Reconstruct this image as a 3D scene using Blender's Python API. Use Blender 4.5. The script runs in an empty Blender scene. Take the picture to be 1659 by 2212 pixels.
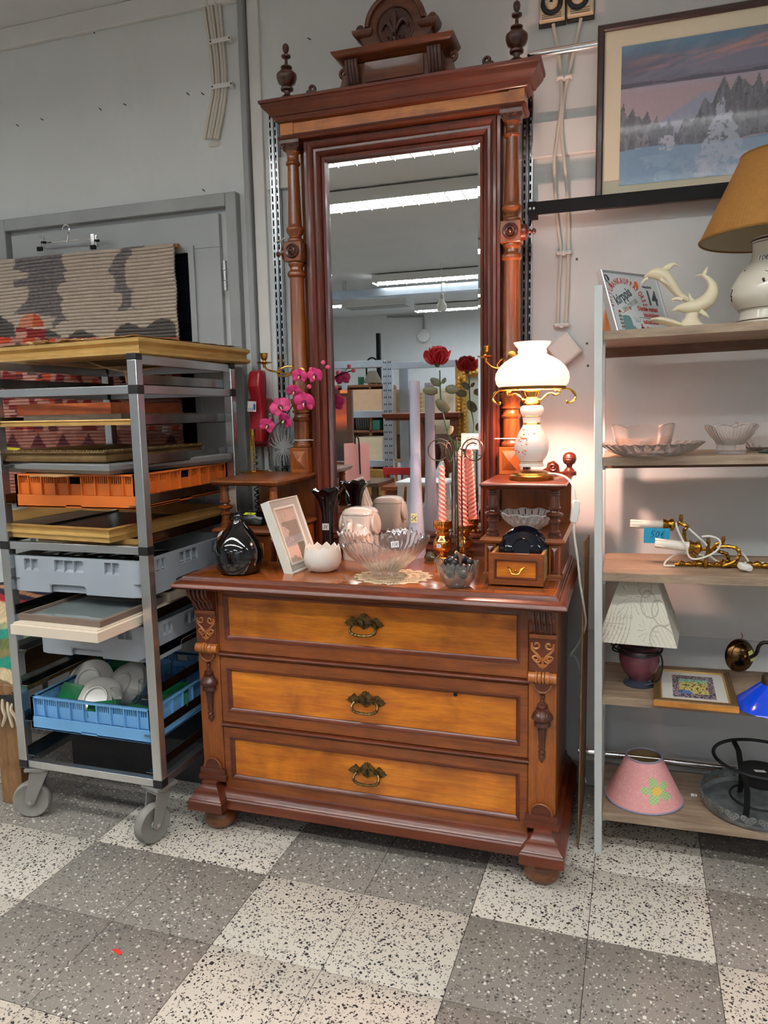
import bpy, bmesh, math, random
import numpy as np
from mathutils import Matrix, Vector, Euler
PI = math.pi
random.seed(7)
scene = bpy.context.scene
COL = scene.collection

# ------------------------------------------------------------------ camera
IMW, IMH, FPX = 1659, 2212, 1613.49
YAW, PITCH, ROLL, CAMZ = 0.313589, 0.133273, -0.0192264, 1.324548
def cam_axes():
    y, p, r = YAW, PITCH, ROLL
    f = Vector((-math.sin(y)*math.cos(p), math.cos(y)*math.cos(p), -math.sin(p)))
    ri = Vector((math.cos(y), math.sin(y), 0)); up = ri.cross(f)
    return (math.cos(r)*ri + math.sin(r)*up, -math.sin(r)*ri + math.cos(r)*up, f)
CR, CU, CF = cam_axes()
CAM = Vector((0, 0, CAMZ))
cd = bpy.data.cameras.new('camera'); cam = bpy.data.objects.new('camera', cd); COL.objects.link(cam)
cam.matrix_world = Matrix(((CR.x, CU.x, -CF.x, 0), (CR.y, CU.y, -CF.y, 0), (CR.z, CU.z, -CF.z, CAMZ), (0, 0, 0, 1)))
cd.sensor_fit = 'VERTICAL'; cd.sensor_height = 24; cd.lens = FPX/IMH*24; cd.clip_start = 0.02
scene.camera = cam
def ray(px, py): return CR*((px-IMW/2)/FPX) + CU*(-(py-IMH/2)/FPX) + CF
def at(px, py, Y):            # the point of the place at depth Y that the photograph shows at this pixel
    d = ray(px, py); return CAM + d*(Y/d.y)
def atz(px, py, z): d = ray(px, py); return CAM + d*((z-CAMZ)/d.z)
def atx(px, py, x): d = ray(px, py); return CAM + d*(x/d.x)

# ------------------------------------------------------------------ world, exposure, light levels
w = bpy.data.worlds.new('world'); scene.world = w; w.use_nodes = True
w.node_tree.nodes['Background'].inputs[0].default_value = (0.9, 0.95, 1, 1)
w.node_tree.nodes['Background'].inputs[1].default_value = 0.15
vs = scene.view_settings
vs.view_transform = 'Standard'; vs.look = 'None'; vs.gamma = 1; vs.use_curve_mapping = False; vs.exposure = 0.92
TUBE_STRENGTH = 21.0          # fluorescent tubes of the ceiling fittings
LAMP_WATT = 13.0               # bulb of the lit table lamp
SHADE_GLOW = 0.85             # its opal glass shade
scene.cycles.use_denoising = True
scene.cycles.max_bounces = 12; scene.cycles.diffuse_bounces = 5; scene.cycles.glossy_bounces = 5
scene.cycles.transmission_bounces = 10; scene.cycles.transparent_max_bounces = 8
scene.cycles.caustics_reflective = True; scene.cycles.caustics_refractive = True; scene.cycles.blur_glossy = 1.0
scene.cycles.sample_clamp_indirect = 4

# ------------------------------------------------------------------ materials
def s2l(c):
    return tuple(((x/255)/12.92 if x/255 <= .04045 else ((x/255+.055)/1.055)**2.4) for x in c[:3]) + (1,)
MATS = {}
class NT:
    def __init__(s, name):
        s.m = bpy.data.materials.new(name); s.m.use_nodes = True; s.t = s.m.node_tree
        s.b = s.t.nodes['Principled BSDF']; s.out = s.t.nodes['Material Output']
    def n(s, typ, **kw):
        x = s.t.nodes.new('ShaderNode'+typ)
        for k, v in kw.items():
            if k in x.inputs: x.inputs[k].default_value = v
            else: setattr(x, k, v)
        return x
    def l(s, a, b): s.t.links.new(a, b)
    def ramp(s, fac, stops, mode='LINEAR'):
        r = s.n('ValToRGB'); r.color_ramp.interpolation = mode
        e = r.color_ramp.elements
        while len(e) < len(stops): e.new(0.5)
        for i, (p, c) in enumerate(stops): e[i].position = p; e[i].color = c
        s.l(fac, r.inputs[0]); return r.outputs[0]
    def mix(s, fac, a, b, blend='MIX'):
        x = s.n('Mix', data_type='RGBA', blend_type=blend)
        for k, v in ((0, fac), (6, a), (7, b)):
            if hasattr(v, 'links'): s.l(v, x.inputs[k])
            else: x.inputs[k].default_value = v
        return x.outputs[2]
    def bump(s, h, strength=.2, dist=.002):
        b = s.n('Bump'); b.inputs['Strength'].default_value = strength; b.inputs['Distance'].default_value = dist
        s.l(h, b.inputs['Height']); s.l(b.outputs[0], s.b.inputs['Normal'])
    def coord(s, scale=(1, 1, 1), rot=(0, 0, 0), kind='Object'):
        c = s.n('TexCoord'); mp = s.n('Mapping'); mp.inputs['Scale'].default_value = scale; mp.inputs['Rotation'].default_value = rot
        s.l(c.outputs[kind], mp.inputs[0]); return mp.outputs[0]
    def noise(s, vec, scale, detail=3, rough=.5, dist=0):
        x = s.n('TexNoise', Scale=scale, Detail=detail, Roughness=rough, Distortion=dist); s.l(vec, x.inputs['Vector']); return x.outputs['Fac']
def plain(name, rgb, rough=.5, metal=0, var=0, vscale=20, bump=0, bscale=200, coat=0, spec=None, **kw):
    if name in MATS: return MATS[name]
    t = NT(name); c = s2l(rgb); t.b.inputs['Roughness'].default_value = rough; t.b.inputs['Metallic'].default_value = metal
    t.b.inputs['Base Color'].default_value = c
    if spec is not None: t.b.inputs['Specular IOR Level'].default_value = spec
    if coat: t.b.inputs['Coat Weight'].default_value = coat; t.b.inputs['Coat Roughness'].default_value = .06
    v = t.coord()
    if var:
        n = t.noise(v, vscale, 4)
        d = tuple(max(0, x*(1-var)) for x in c[:3])+(1,); u = tuple(min(1, x*(1+var*.7)) for x in c[:3])+(1,)
        t.l(t.ramp(n, [(.3, d), (.7, u)]), t.b.inputs['Base Color'])
    if bump: t.bump(t.noise(v, bscale, 3), bump, .001)
    for k, x in kw.items(): t.b.inputs[k.replace('_', ' ')].default_value = x
    MATS[name] = t.m; return t.m
def wood(name, c1, c2, axis='x', scale=1.0, rough=.3, coat=.35, knots=0, fig=.5, dark=None):
    if name in MATS: return MATS[name]
    t = NT(name); lo, hi = s2l(c1), s2l(c2)
    st = {'x': (1.2, 14, 14), 'y': (14, 1.2, 14), 'z': (14, 14, 1.2)}[axis]
    v = t.coord(tuple(q*scale for q in st)); v2 = t.coord()
    g = t.noise(v, 3, 5, .6, .6)
    col = t.ramp(g, [(.3, lo), (.68, hi)])
    fine = t.noise(t.coord(tuple(q*scale*4 for q in st)), 5, 3, .6)
    col = t.mix(t.ramp(fine, [(.35, (.55, .5, .45, 1)), (.6, (1, 1, 1, 1))]), (0, 0, 0, 1), col, 'MIX') if False else t.mix(.35, col, t.ramp(fine, [(.35, (.45, .4, .36, 1)), (.62, (1, 1, 1, 1))]), 'MULTIPLY')
    blot = t.noise(v2, 5*scale, 3, .55, 1.2)
    col = t.mix(fig, col, t.ramp(blot, [(.32, (.50, .42, .36, 1)), (.62, (1.08, 1.06, 1.0, 1))]), 'MULTIPLY')
    if knots:
        vo = t.n('TexVoronoi', Scale=5.2, feature='F1', voronoi_dimensions='2D'); t.l(t.coord((1, 1, 1.2), (PI/2, 0, 0)), vo.inputs['Vector'])
        k = t.ramp(vo.outputs['Distance'], [(.0, (.10, .05, .03, 1)), (.03, (.42, .3, .22, 1)), (.24, (1, 1, 1, 1))])
        col = t.mix(knots, col, k, 'MULTIPLY')
    t.l(col, t.b.inputs['Base Color'])
    t.b.inputs['Roughness'].default_value = rough; t.b.inputs['Coat Weight'].default_value = coat; t.b.inputs['Coat Roughness'].default_value = .12
    t.bump(fine, .12, .0006)
    MATS[name] = t.m; return t.m
def attrmat(name, rough=.6, bump=0, bscale=300, coat=0, metal=0, transm=0):
    if name in MATS: return MATS[name]
    t = NT(name); a = t.n('Attribute'); a.attribute_name = 'Col'
    t.l(a.outputs['Color'], t.b.inputs['Base Color']); t.b.inputs['Roughness'].default_value = rough
    if coat: t.b.inputs['Coat Weight'].default_value = coat; t.b.inputs['Coat Roughness'].default_value = .05
    if bump: t.bump(t.noise(t.coord(), bscale, 3), bump, .001)
    MATS[name] = t.m; return t.m
def glass(name, rgb=(255, 255, 255), rough=0.0, ior=1.45, transm=1.0):
    if name in MATS: return MATS[name]
    t = NT(name); t.b.inputs['Base Color'].default_value = s2l(rgb); t.b.inputs['Roughness'].default_value = rough
    t.b.inputs['Transmission Weight'].default_value = transm; t.b.inputs['IOR'].default_value = ior
    MATS[name] = t.m; return t.m
def emis(name, rgb, strength):
    if name in MATS: return MATS[name]
    t = NT(name); t.b.inputs['Base Color'].default_value = s2l(rgb); t.b.inputs['Emission Color'].default_value = s2l(rgb); t.b.inputs['Emission Strength'].default_value = strength
    MATS[name] = t.m; return t.m

# ------------------------------------------------------------------ mesh helpers
def rot(rx=0, ry=0, rz=0): return Euler((rx, ry, rz)).to_matrix().to_4x4()
def trs(x=0, y=0, z=0): return Matrix.Translation((x, y, z))
class MB:
    def __init__(s, M=None): s.v = []; s.f = []; s.M = M or Matrix(); s.col = None
    def add(s, vs_, fs):
        k = len(s.v); M = s.M
        s.v += [tuple(M @ Vector(p)) for p in vs_]; s.f += [tuple(i+k for i in f) for f in fs]; return s
    def box(s, x0, x1, y0, y1, z0, z1):
        return s.add([(x0, y0, z0), (x1, y0, z0), (x1, y1, z0), (x0, y1, z0), (x0, y0, z1), (x1, y0, z1), (x1, y1, z1), (x0, y1, z1)],
                     [(0, 3, 2, 1), (4, 5, 6, 7), (0, 1, 5, 4), (1, 2, 6, 5), (2, 3, 7, 6), (3, 0, 4, 7)])
    def cbox(s, c, d): return s.box(c[0]-d[0]/2, c[0]+d[0]/2, c[1]-d[1]/2, c[1]+d[1]/2, c[2]-d[2]/2, c[2]+d[2]/2)
    def loft(s, rings, cap0=True, cap1=True, closed=True, loop=False):
        n = len(rings[0]); vs_ = [p for r in rings for p in r]; fs = []
        m = len(rings)
        for i in range(m if loop else m-1):
            j2 = (i+1) % m
            for j in range(n if closed else n-1):
                k = (j+1) % n
                fs.append((i*n+j, i*n+k, j2*n+k, j2*n+j))
        if cap0 and not loop: fs.append(tuple(range(n))[::-1])
        if cap1 and not loop: fs.append(tuple((m-1)*n+j for j in range(n)))
        return s.add(vs_, fs)
    def lathe(s, prof, n=24, o=(0, 0, 0), M=None, caps=True, loop=False):
        M2 = trs(*o) @ (M or Matrix())
        rings = [[tuple(M2 @ Vector((r*math.cos(2*PI*j/n), r*math.sin(2*PI*j/n), z))) for j in range(n)] for r, z in prof]
        return s.loft(rings, caps, caps, loop=loop)
    def tube(s, pts, r, n=8, caps=True, loop=False):
        P = [Vector(p) for p in pts]; m = len(P); rs = r if isinstance(r, (list, tuple)) else [r]*m
        rings = []; u = None
        for i in range(m):
            if loop: d = P[(i+1) % m]-P[i-1]
            else: d = P[min(i+1, m-1)]-P[max(i-1, 0)]
            if d.length < 1e-9: d = Vector((0, 0, 1))
            d.normalize()
            if u is None:
                u = d.cross(Vector((0, 0, 1)));
                if u.length < .1: u = d.cross(Vector((1, 0, 0)))
            u = u - d*u.dot(d)
            if u.length < 1e-6: u = d.orthogonal()
            u.normalize(); w_ = d.cross(u)
            rings.append([tuple(P[i]+(u*math.cos(2*PI*j/n)+w_*math.sin(2*PI*j/n))*rs[i]) for j in range(n)])
        return s.loft(rings, caps, caps, loop=loop)
    def prism(s, poly, d0, d1, plane='xz'):
        f = {'xz': lambda a, b, d: (a, d, b), 'xy': lambda a, b, d: (a, b, d), 'yz': lambda a, b, d: (d, a, b)}[plane]
        return s.loft([[f(a, b, d0) for a, b in poly], [f(a, b, d1) for a, b in poly]])
    def frame(s, x0, x1, z0, z1, prof):      # moulding round a rectangle in the XZ plane: prof = [(outset, y)], closed section
        return s.loft([[(x0-o, y, z0-o), (x1+o, y, z0-o), (x1+o, y, z1+o), (x0-o, y, z1+o)] for o, y in prof], loop=True)
    def slab(s, x0, x1, y0, y1, prof, back=0):       # stacked rectangles in XY: prof = [(outset, z)]
        return s.loft([[(x0-o, y0-o, z), (x1+o, y0-o, z), (x1+o, y1+o*back, z), (x0-o, y1+o*back, z)] for o, z in prof])
    def ball(s, c, r, n=10, sc=(1, 1, 1)):
        m = max(4, n//2+1); pr = [(max(1e-4, math.sin(PI*i/m)), -math.cos(PI*i/m)) for i in range(m+1)]
        rings = [[(c[0]+r*sc[0]*q*math.cos(2*PI*j/n), c[1]+r*sc[1]*q*math.sin(2*PI*j/n), c[2]+r*sc[2]*z) for j in range(n)] for q, z in pr]
        return s.loft(rings)
    def build(s, name, mat, parent=None, bevel=0, smooth=40, local=False, weld=False):
        me = bpy.data.meshes.new(name)
        vv = s.v
        if parent is not None and not local:
            Mi = world_of(parent).inverted(); vv = [tuple(Mi @ Vector(p)) for p in s.v]
        me.from_pydata(vv, [], s.f); me.update()
        bm = bmesh.new(); bm.from_mesh(me)
        if weld: bmesh.ops.remove_doubles(bm, verts=bm.verts, dist=1e-5)
        bmesh.ops.recalc_face_normals(bm, faces=bm.faces); bm.to_mesh(me); bm.free()
        if smooth:
            me.polygons.foreach_set('use_smooth', [True]*len(me.polygons)); me.set_sharp_from_angle(angle=math.radians(smooth))
        me.materials.append(mat)
        o = bpy.data.objects.new(name, me); COL.objects.link(o)
        if parent is not None: o.parent = parent
        if bevel:
            b = o.modifiers.new('bevel', 'BEVEL'); b.width = bevel; b.segments = 2; b.limit_method = 'ANGLE'; b.angle_limit = math.radians(35)
        return o
WM = {}
def world_of(o):
    M = Matrix()
    while o is not None:
        M = (trs(*o.location) @ o.rotation_euler.to_matrix().to_4x4() @ Matrix.Diagonal((*o.scale, 1))) @ M; o = o.parent
    return M
def thing(name, label, cat, loc=(0, 0, 0), rotz=0, group=None, rot3=None):
    o = bpy.data.objects.new(name, None); COL.objects.link(o); o.empty_display_size = .05
    o.location = loc; o.rotation_euler = rot3 or (0, 0, rotz); o['label'] = label; o['category'] = cat
    if group: o['group'] = group
    return o
def tag(o, label, cat, group=None):
    o['label'] = label; o['category'] = cat
    if group: o['group'] = group
    return o
def struct(o): o['kind'] = 'structure'; return o
def dup(root, loc, rotz=None, label=None, group=None):
    r = root.copy(); COL.objects.link(r); r.location = loc
    if rotz is not None: r.rotation_euler = (0, 0, rotz)
    if label: r['label'] = label
    if group: r['group'] = group
    for ch in list(root.children):
        c = ch.copy(); COL.objects.link(c); c.parent = r
        for g in ch.children:
            d = g.copy(); COL.objects.link(d); d.parent = c
    return r
def center(o):       # move a single-mesh thing's origin to its base
    me = o.data; xs = np.array([v.co for v in me.vertices]); c = Vector(((xs[:, 0].min()+xs[:, 0].max())/2, (xs[:, 1].min()+xs[:, 1].max())/2, xs[:, 2].min()))
    me.transform(Matrix.Translation(-c)); o.location = c; return o
def hexc(s): return tuple(int(s[i:i+2], 16) for i in (0, 2, 4))
def L3(c): return np.array(s2l(c)[:3])
def painted(name, nx, ny, pos, colf, mat, parent=None, thick=0, local=True):
    """A sheet of nx x ny cells: pos(U,V)->X,Y,Z arrays, colf(U,V)->(...,3) linear colours stored on its vertices (flat print, weave)."""
    U, V = np.meshgrid(np.linspace(0, 1, nx+1), np.linspace(0, 1, ny+1), indexing='ij')
    X, Y, Z = [np.broadcast_to(q, U.shape) for q in pos(U, V)]
    vv = np.stack([X, Y, Z], -1).reshape(-1, 3); C = colf(U, V).reshape(-1, 3)
    idx = np.arange((nx+1)*(ny+1)).reshape(nx+1, ny+1)
    F = np.stack([idx[:-1, :-1], idx[1:, :-1], idx[1:, 1:], idx[:-1, 1:]], -1).reshape(-1, 4)
    me = bpy.data.meshes.new(name); me.from_pydata(vv.tolist(), [], F.tolist()); me.update()
    a = me.color_attributes.new('Col', 'FLOAT_COLOR', 'POINT')
    a.data.foreach_set('color', np.concatenate([C, np.ones((len(C), 1))], 1).astype(np.float32).ravel())
    me.polygons.foreach_set('use_smooth', [True]*len(me.polygons)); me.materials.append(mat)
    o = bpy.data.objects.new(name, me); COL.objects.link(o)
    if parent is not None:
        o.parent = parent
        if not local: me.transform(world_of(parent).inverted())
    if thick:
        sm = o.modifiers.new('solid', 'SOLIDIFY'); sm.thickness = thick; sm.offset = 0
    return o
def vnoise(x, y, seed=0):          # smooth value noise on arrays
    def h(i, j): 
        n = np.sin(i*127.1+j*311.7+seed*74.7)*43758.5453; return n-np.floor(n)
    xi, yi = np.floor(x), np.floor(y); xf, yf = x-xi, y-yi
    u, v = xf*xf*(3-2*xf), yf*yf*(3-2*yf)
    return (h(xi, yi)*(1-u)+h(xi+1, yi)*u)*(1-v)+(h(xi, yi+1)*(1-u)+h(xi+1, yi+1)*u)*v
def fbm(x, y, seed=0, o=4):
    s_ = 0; a = .5
    for k in range(o): s_ = s_+a*vnoise(x*2**k, y*2**k, seed+k); a *= .5
    return s_
def inpoly(U, V, poly):
    ins = np.zeros(U.shape, bool); n = len(poly)
    for i in range(n):
        x1, y1 = poly[i]; x2, y2 = poly[(i+1) % n]
        if y1 == y2: continue
        c = ((y1 > V) != (y2 > V)) & (U < (x2-x1)*(V-y1)/(y2-y1)+x1); ins ^= c
    return ins
def lay(C, mask, c, soft=1.0):
    m = (np.asarray(mask, float)*soft)[..., None]; return C*(1-m)+L3(c)*m
def spline(pts, n=6, closed=False):
    P = [Vector(p) for p in pts]; m = len(P); out = []
    for i in range(m if closed else m-1):
        p0 = P[i-1] if (closed or i > 0) else P[0]; p1 = P[i]; p2 = P[(i+1) % m]; p3 = P[(i+2) % m] if (closed or i+2 < m) else P[-1]
        for k in range(n):
            t = k/n
            out.append(.5*((2*p1)+(p2-p0)*t+(2*p0-5*p1+4*p2-p3)*t*t+(3*p1-p0-3*p2+p3)*t**3))
    if not closed: out.append(P[-1])
    return out
# pen strokes for handwritten tags: unit-high glyphs
GLY = {'0': ([(.25, 1), (.05, .7), (.05, .3), (.25, 0), (.45, .3), (.45, .7), (.25, 1)],), '1': ([(.05, .75), (.25, 1), (.2, 0)],),
       '2': ([(.05, .75), (.25, 1), (.42, .75), (.05, 0), (.5, .02)],), '4': ([(.3, 1), (.02, .35), (.5, .35)], [(.4, .65), (.33, 0)]),
       '5': ([(.5, 1), (.12, 1), (.08, .58), (.4, .55), (.42, .2), (.2, 0), (.02, .1)],), '8': ([(.42, .85), (.2, 1), (.08, .78), (.4, .35), (.25, 0), (.06, .2), (.4, .75), (.42, .85)],),
       'e': ([(.5, .85), (.3, .95), (.12, .6), (.14, .25), (.35, .02), (.52, .15)], [(0, .6), (.4, .62)], [(0, .4), (.36, .42)]), '/': ([(.1, 0), (.4, 1)],),
       'u': ([(.1, 1), (.1, .3), (.25, 0), (.4, .3), (.42, 1), (.45, 0)],)}
def handwrite(mb, text, M, h, r=None, adv=.62, slant=.15):
    r = r or h*.05; x = 0
    for ch in text:
        if ch != ' ':
            for st in GLY[ch]:
                P = spline([(p[0]+slant*p[1], p[1], 0) for p in st], 4) if len(st) > 3 else [Vector((p[0]+slant*p[1], p[1], 0)) for p in st]
                mb.tube([M @ Vector(((x+p.x)*h, p.y*h, 0)) for p in P], r, 4)
        x += adv
    return mb
def text_ob(name, s_, size, mat, M, parent, shear=0, extrude=.0002, align='LEFT', spacing=1, sx=1, bold=0):
    cu = bpy.data.curves.new(name, 'FONT'); cu.body = s_; cu.size = size; cu.shear = shear; cu.extrude = extrude; cu.align_x = align; cu.space_character = spacing; cu.resolution_u = 3; cu.offset = bold*size
    tmp = bpy.data.objects.new(name+'_tmp', cu); COL.objects.link(tmp); bpy.context.view_layer.update()
    me = bpy.data.meshes.new_from_object(tmp.evaluated_get(bpy.context.evaluated_depsgraph_get()))
    bpy.data.objects.remove(tmp); bpy.data.curves.remove(cu)
    me.transform(M @ Matrix.Diagonal((sx, 1, 1, 1))); me.materials.clear(); me.materials.append(mat); me.name = name
    o = bpy.data.objects.new(name, me); COL.objects.link(o)
    if parent is not None: o.parent = parent
    return o
def facing(n, up=(0, 0, 1)):       # rotation whose local +Z is n and local +Y is nearest up
    n = Vector(n).normalized(); u = Vector(up); x = u.cross(n).normalized(); y = n.cross(x)
    return Matrix(((x.x, y.x, n.x, 0), (x.y, y.y, n.y, 0), (x.z, y.z, n.z, 0), (0, 0, 0, 1)))
def price_tag(parent, p, n, w_, h_, text, paper, ink=(30, 30, 60), hh=.6, up=(0, 0, 1), name='price_tag', tilt=0):
    """small paper sticker with handwriting; p, n in world space, parts of parent"""
    M = trs(*p) @ facing(n, up) @ rot(0, 0, tilt)
    mb = MB(M); mb.box(-w_/2, w_/2, -h_/2, h_/2, 0, .0006)
    o = mb.build(name, paper, parent)
    th = h_*hh; tw = len(text)*.62*th
    if tw > w_*.9: th *= w_*.9/tw; tw = w_*.9
    handwrite(MB(), text, Matrix(), 1) if False else None
    hb = MB(); handwrite(hb, text, M @ trs(-tw/2, -th/2, .0008), th, th*.055); hb.build('handwriting', plain('ink_%d_%d_%d' % ink, ink, .6), o)
    return o
# ------------------------------------------------------------------ the room
WALL = 2.60; CEIL = 2.86; YM = 2.455
XL, XR, YR = -6.5, 5.0, -6.8
def wallmat(name, rgb):
    t = NT(name); c = s2l(rgb)
    n = t.noise(t.coord(), 1.6, 4, .6); d = tuple(x*.93 for x in c[:3])+(1,)
    col = t.ramp(n, [(.3, d), (.7, c)])
    sp = t.noise(t.coord((1, 1, .5)), 9, 5, .7)
    col = t.mix(.25, col, t.ramp(sp, [(.25, (.82, .8, .76, 1)), (.5, (1, 1, 1, 1))]), 'MULTIPLY')
    t.l(col, t.b.inputs['Base Color']); t.b.inputs['Roughness'].default_value = .62
    t.bump(t.noise(t.coord(), 120, 4), .12, .001); MATS[name] = t.m; return t.m
M_WALL = wallmat('wall_paint', (221, 224, 223)); M_CEIL = wallmat('ceiling_paint', (221, 224, 224))
M_TRIM = plain('grey_trim_paint', (150, 153, 152), .45, var=.1, vscale=6)
M_WHITE = plain('white_paint', (225, 224, 220), .45, var=.05, vscale=8)
def tilemat(name, base, chips, dens):
    t = NT(name); v = t.coord(kind='Object'); g = t.n('NewGeometry'); v = g.outputs['Position']
    col = s2l(base); n = t.noise(v, 3, 3); d = tuple(x*.9 for x in col[:3])+(1,)
    c = t.ramp(n, [(.35, d), (.65, col)])
    for k, (rgb, sc, th) in enumerate(chips):
        mp = t.n('Mapping'); mp.inputs['Location'].default_value = (k*3.1, k*1.7, k*.31); mp.inputs['Rotation'].default_value = (0, 0, k*.6)
        t.l(v, mp.inputs[0])
        wn = t.n('TexNoise', Scale=sc*.9, Detail=2.0); t.l(mp.outputs[0], wn.inputs['Vector'])
        av = t.n('VectorMath', operation='MULTIPLY_ADD'); t.l(wn.outputs['Color'], av.inputs[0]); av.inputs[1].default_value = (.012,)*3; t.l(mp.outputs[0], av.inputs[2])
        vo = t.n('TexVoronoi', Scale=sc, feature='F1', voronoi_dimensions='2D'); t.l(av.outputs[0], vo.inputs['Vector'])
        sep = t.n('SeparateColor'); t.l(vo.outputs['Color'], sep.inputs[0])
        r1 = t.n('Math', operation='MULTIPLY'); t.l(sep.outputs[0], r1.inputs[0]); r1.inputs[1].default_value = th
        lt = t.n('Math', operation='LESS_THAN'); t.l(vo.outputs['Distance'], lt.inputs[0]); t.l(r1.outputs[0], lt.inputs[1])
        gt = t.n('Math', operation='LESS_THAN'); t.l(sep.outputs[1], gt.inputs[0]); gt.inputs[1].default_value = dens[k]
        m = t.n('Math', operation='MULTIPLY'); t.l(lt.outputs[0], m.inputs[0]); t.l(gt.outputs[0], m.inputs[1])
        c = t.mix(m.outputs[0], c, s2l(rgb))
    t.l(c, t.b.inputs['Base Color']); t.b.inputs['Roughness'].default_value = .42; t.b.inputs['Specular IOR Level'].default_value = .35
    rn = t.noise(v, 14, 4, .7); rr = t.n('MapRange'); t.l(rn, rr.inputs[0]); rr.inputs[3].default_value = .34; rr.inputs[4].default_value = .58; t.l(rr.outputs[0], t.b.inputs['Roughness'])
    MATS[name] = t.m; return t.m
M_TDARK = tilemat('tile_dark', (141, 134, 126), [((96, 92, 88), 95, .42), ((218, 214, 205), 80, .36), ((66, 64, 63), 105, .34), ((190, 185, 176), 150, .36)], [.35, .28, .3, .3])
M_TLIGHT = tilemat('tile_light', (218, 210, 196), [((172, 166, 154), 100, .42), ((52, 50, 50), 90, .40), ((110, 106, 100), 130, .40), ((38, 38, 40), 160, .42)], [.3, .34, .32, .36])
M_GROUT = plain('floor_seam', (60, 54, 48), .9)
TH, TOX, TOY, TS = -0.011941, -1.563022, 1.807153, 0.3
fl = struct(MB().box(XL, XR, YR, WALL, -.06, -.0025).build('floor', M_GROUT))
def tile_mesh(nm, m):
    o = MB().slab(.0009, TS-.0009, .0009, TS-.0009, [(0, -.0025), (0, -.0004), (-.0006, 0)], back=1).build(nm, m); me = o.data; bpy.data.objects.remove(o); return me
tmD, tmL = tile_mesh('tile_dark', M_TDARK), tile_mesh('tile_light', M_TLIGHT)
for u in range(-9, 11):
    for v in range(-6, 3):
        X = TOX+TS*(u*math.cos(TH)-v*math.sin(TH)); Y = TOY+TS*(u*math.sin(TH)+v*math.cos(TH))
        dark = ((u//2)+(v//2)) % 2 == 1
        o = bpy.data.objects.new('tile', tmD if dark else tmL); COL.objects.link(o); o.parent = fl; o.location = (X, Y, 0); o.rotation_euler = (0, 0, TH)
# floor further off in the hall: same two colours, laid as larger sheets
for (x0, x1, y0, y1, mm) in [(XL, XR, YR, -.15, M_TDARK), (XL, -4.35, -.15, WALL, M_TLIGHT), (1.55, XR, -.15, WALL, M_TDARK)]:
    MB().box(x0, x1, y0, y1, -.0024, -.0005).build('floor_sheet', mm, fl)
ceil_o = struct(MB().box(XL, XR, YR, WALL, CEIL, CEIL+.1).build('ceiling', M_CEIL))
wb = struct(MB().box(XL, XR, WALL, WALL+.1, 0, CEIL).build('wall_back', M_WALL))
struct(MB().box(XL-.1, XL, YR, WALL, 0, CEIL).build('wall_left', M_WALL))
struct(MB().box(XR, XR+.1, YR, WALL, 0, CEIL).build('wall_right', M_WALL))
struct(MB().box(XL, XR, YR-.1, YR, 0, CEIL).build('wall_rear', M_WALL))
# cornice strip under the ceiling
a = at(0, 80, WALL); b = at(0, 66, WALL)
struct(MB().box(XL, -1.33, WALL-.02, WALL, CEIL-.075, CEIL).build('trim_1', M_WHITE, bevel=.004))
# boxed pipe trim beside the door
xa, xb = at(521, 200, WALL-.02).x, at(534, 200, WALL-.02).x
struct(MB().box(xa, xb, WALL-.03, WALL, 0, CEIL).build('trim_2', M_TRIM, bevel=.004))
struct(MB().box(xb+.004, xb+.05, WALL-.012, WALL, 0, CEIL).build('trim_3', M_WHITE, bevel=.003))
# flat board fixed along the wall behind the mirror
zt, zb = at(592, 345, WALL).z, at(592, 412, WALL).z
struct(MB().box(xb+.06, 1.4, WALL-.016, WALL, zb, zt).build('trim_4', M_WHITE, bevel=.002))
zs = at(1560, 1378, WALL).z
struct(MB().box(-.11, 1.4, WALL-.014, WALL, zs, zs+.26).build('trim_5', M_WHITE, bevel=.002))
struct(MB().box(-1.3, 1.4, WALL-.014, WALL, 0, .09).build('baseboard_back', M_TRIM, bevel=.003))
p = atz(252, 2057, 0); o = MB(trs(p.x, p.y, .0005) @ rot(0, 0, -.25)).prism([(-.017, -.001), (-.012, .005), (0, .0085), (.012, .0075), (.017, .001), (.014, -.004), (0, -.0035)], 0, .0012, 'xy').build('plastic_scrap', plain('red_scrap', (220, 60, 50), .4)); center(o); tag(o, 'small red plastic scrap lying on the grey floor tile', 'scrap')
# nail marks and plaster scars
M_SCAR = plain('scuff', (70, 66, 62), .8)
for i, (px, py) in enumerate([(38, 271), (91, 258), (217, 236), (270, 226), (406, 203), (438, 203), (58, 73), (203, 70), (242, 33), (440, 411), (668, 84)]):
    p = at(px, py, WALL); M = trs(p.x, WALL-.001, p.z) @ rot(0, random.uniform(.5, 1), 0)
    MB(M).loft([[(.009*math.cos(t), d, .0022*math.sin(t)) for t in np.linspace(0, 2*PI, 7)[:-1]] for d in (-.0008, .001)]).build('nail_mark', M_SCAR, wb)
for px, py in [(1268, 742), (1270, 790), (1246, 560)]:
    p = at(px, py, WALL); MB().lathe([(.004, -.002), (.004, .001)], 10, (p.x, WALL, p.z), rot(PI/2, 0, 0)).build('screw_hole', M_SCAR, wb)

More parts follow.
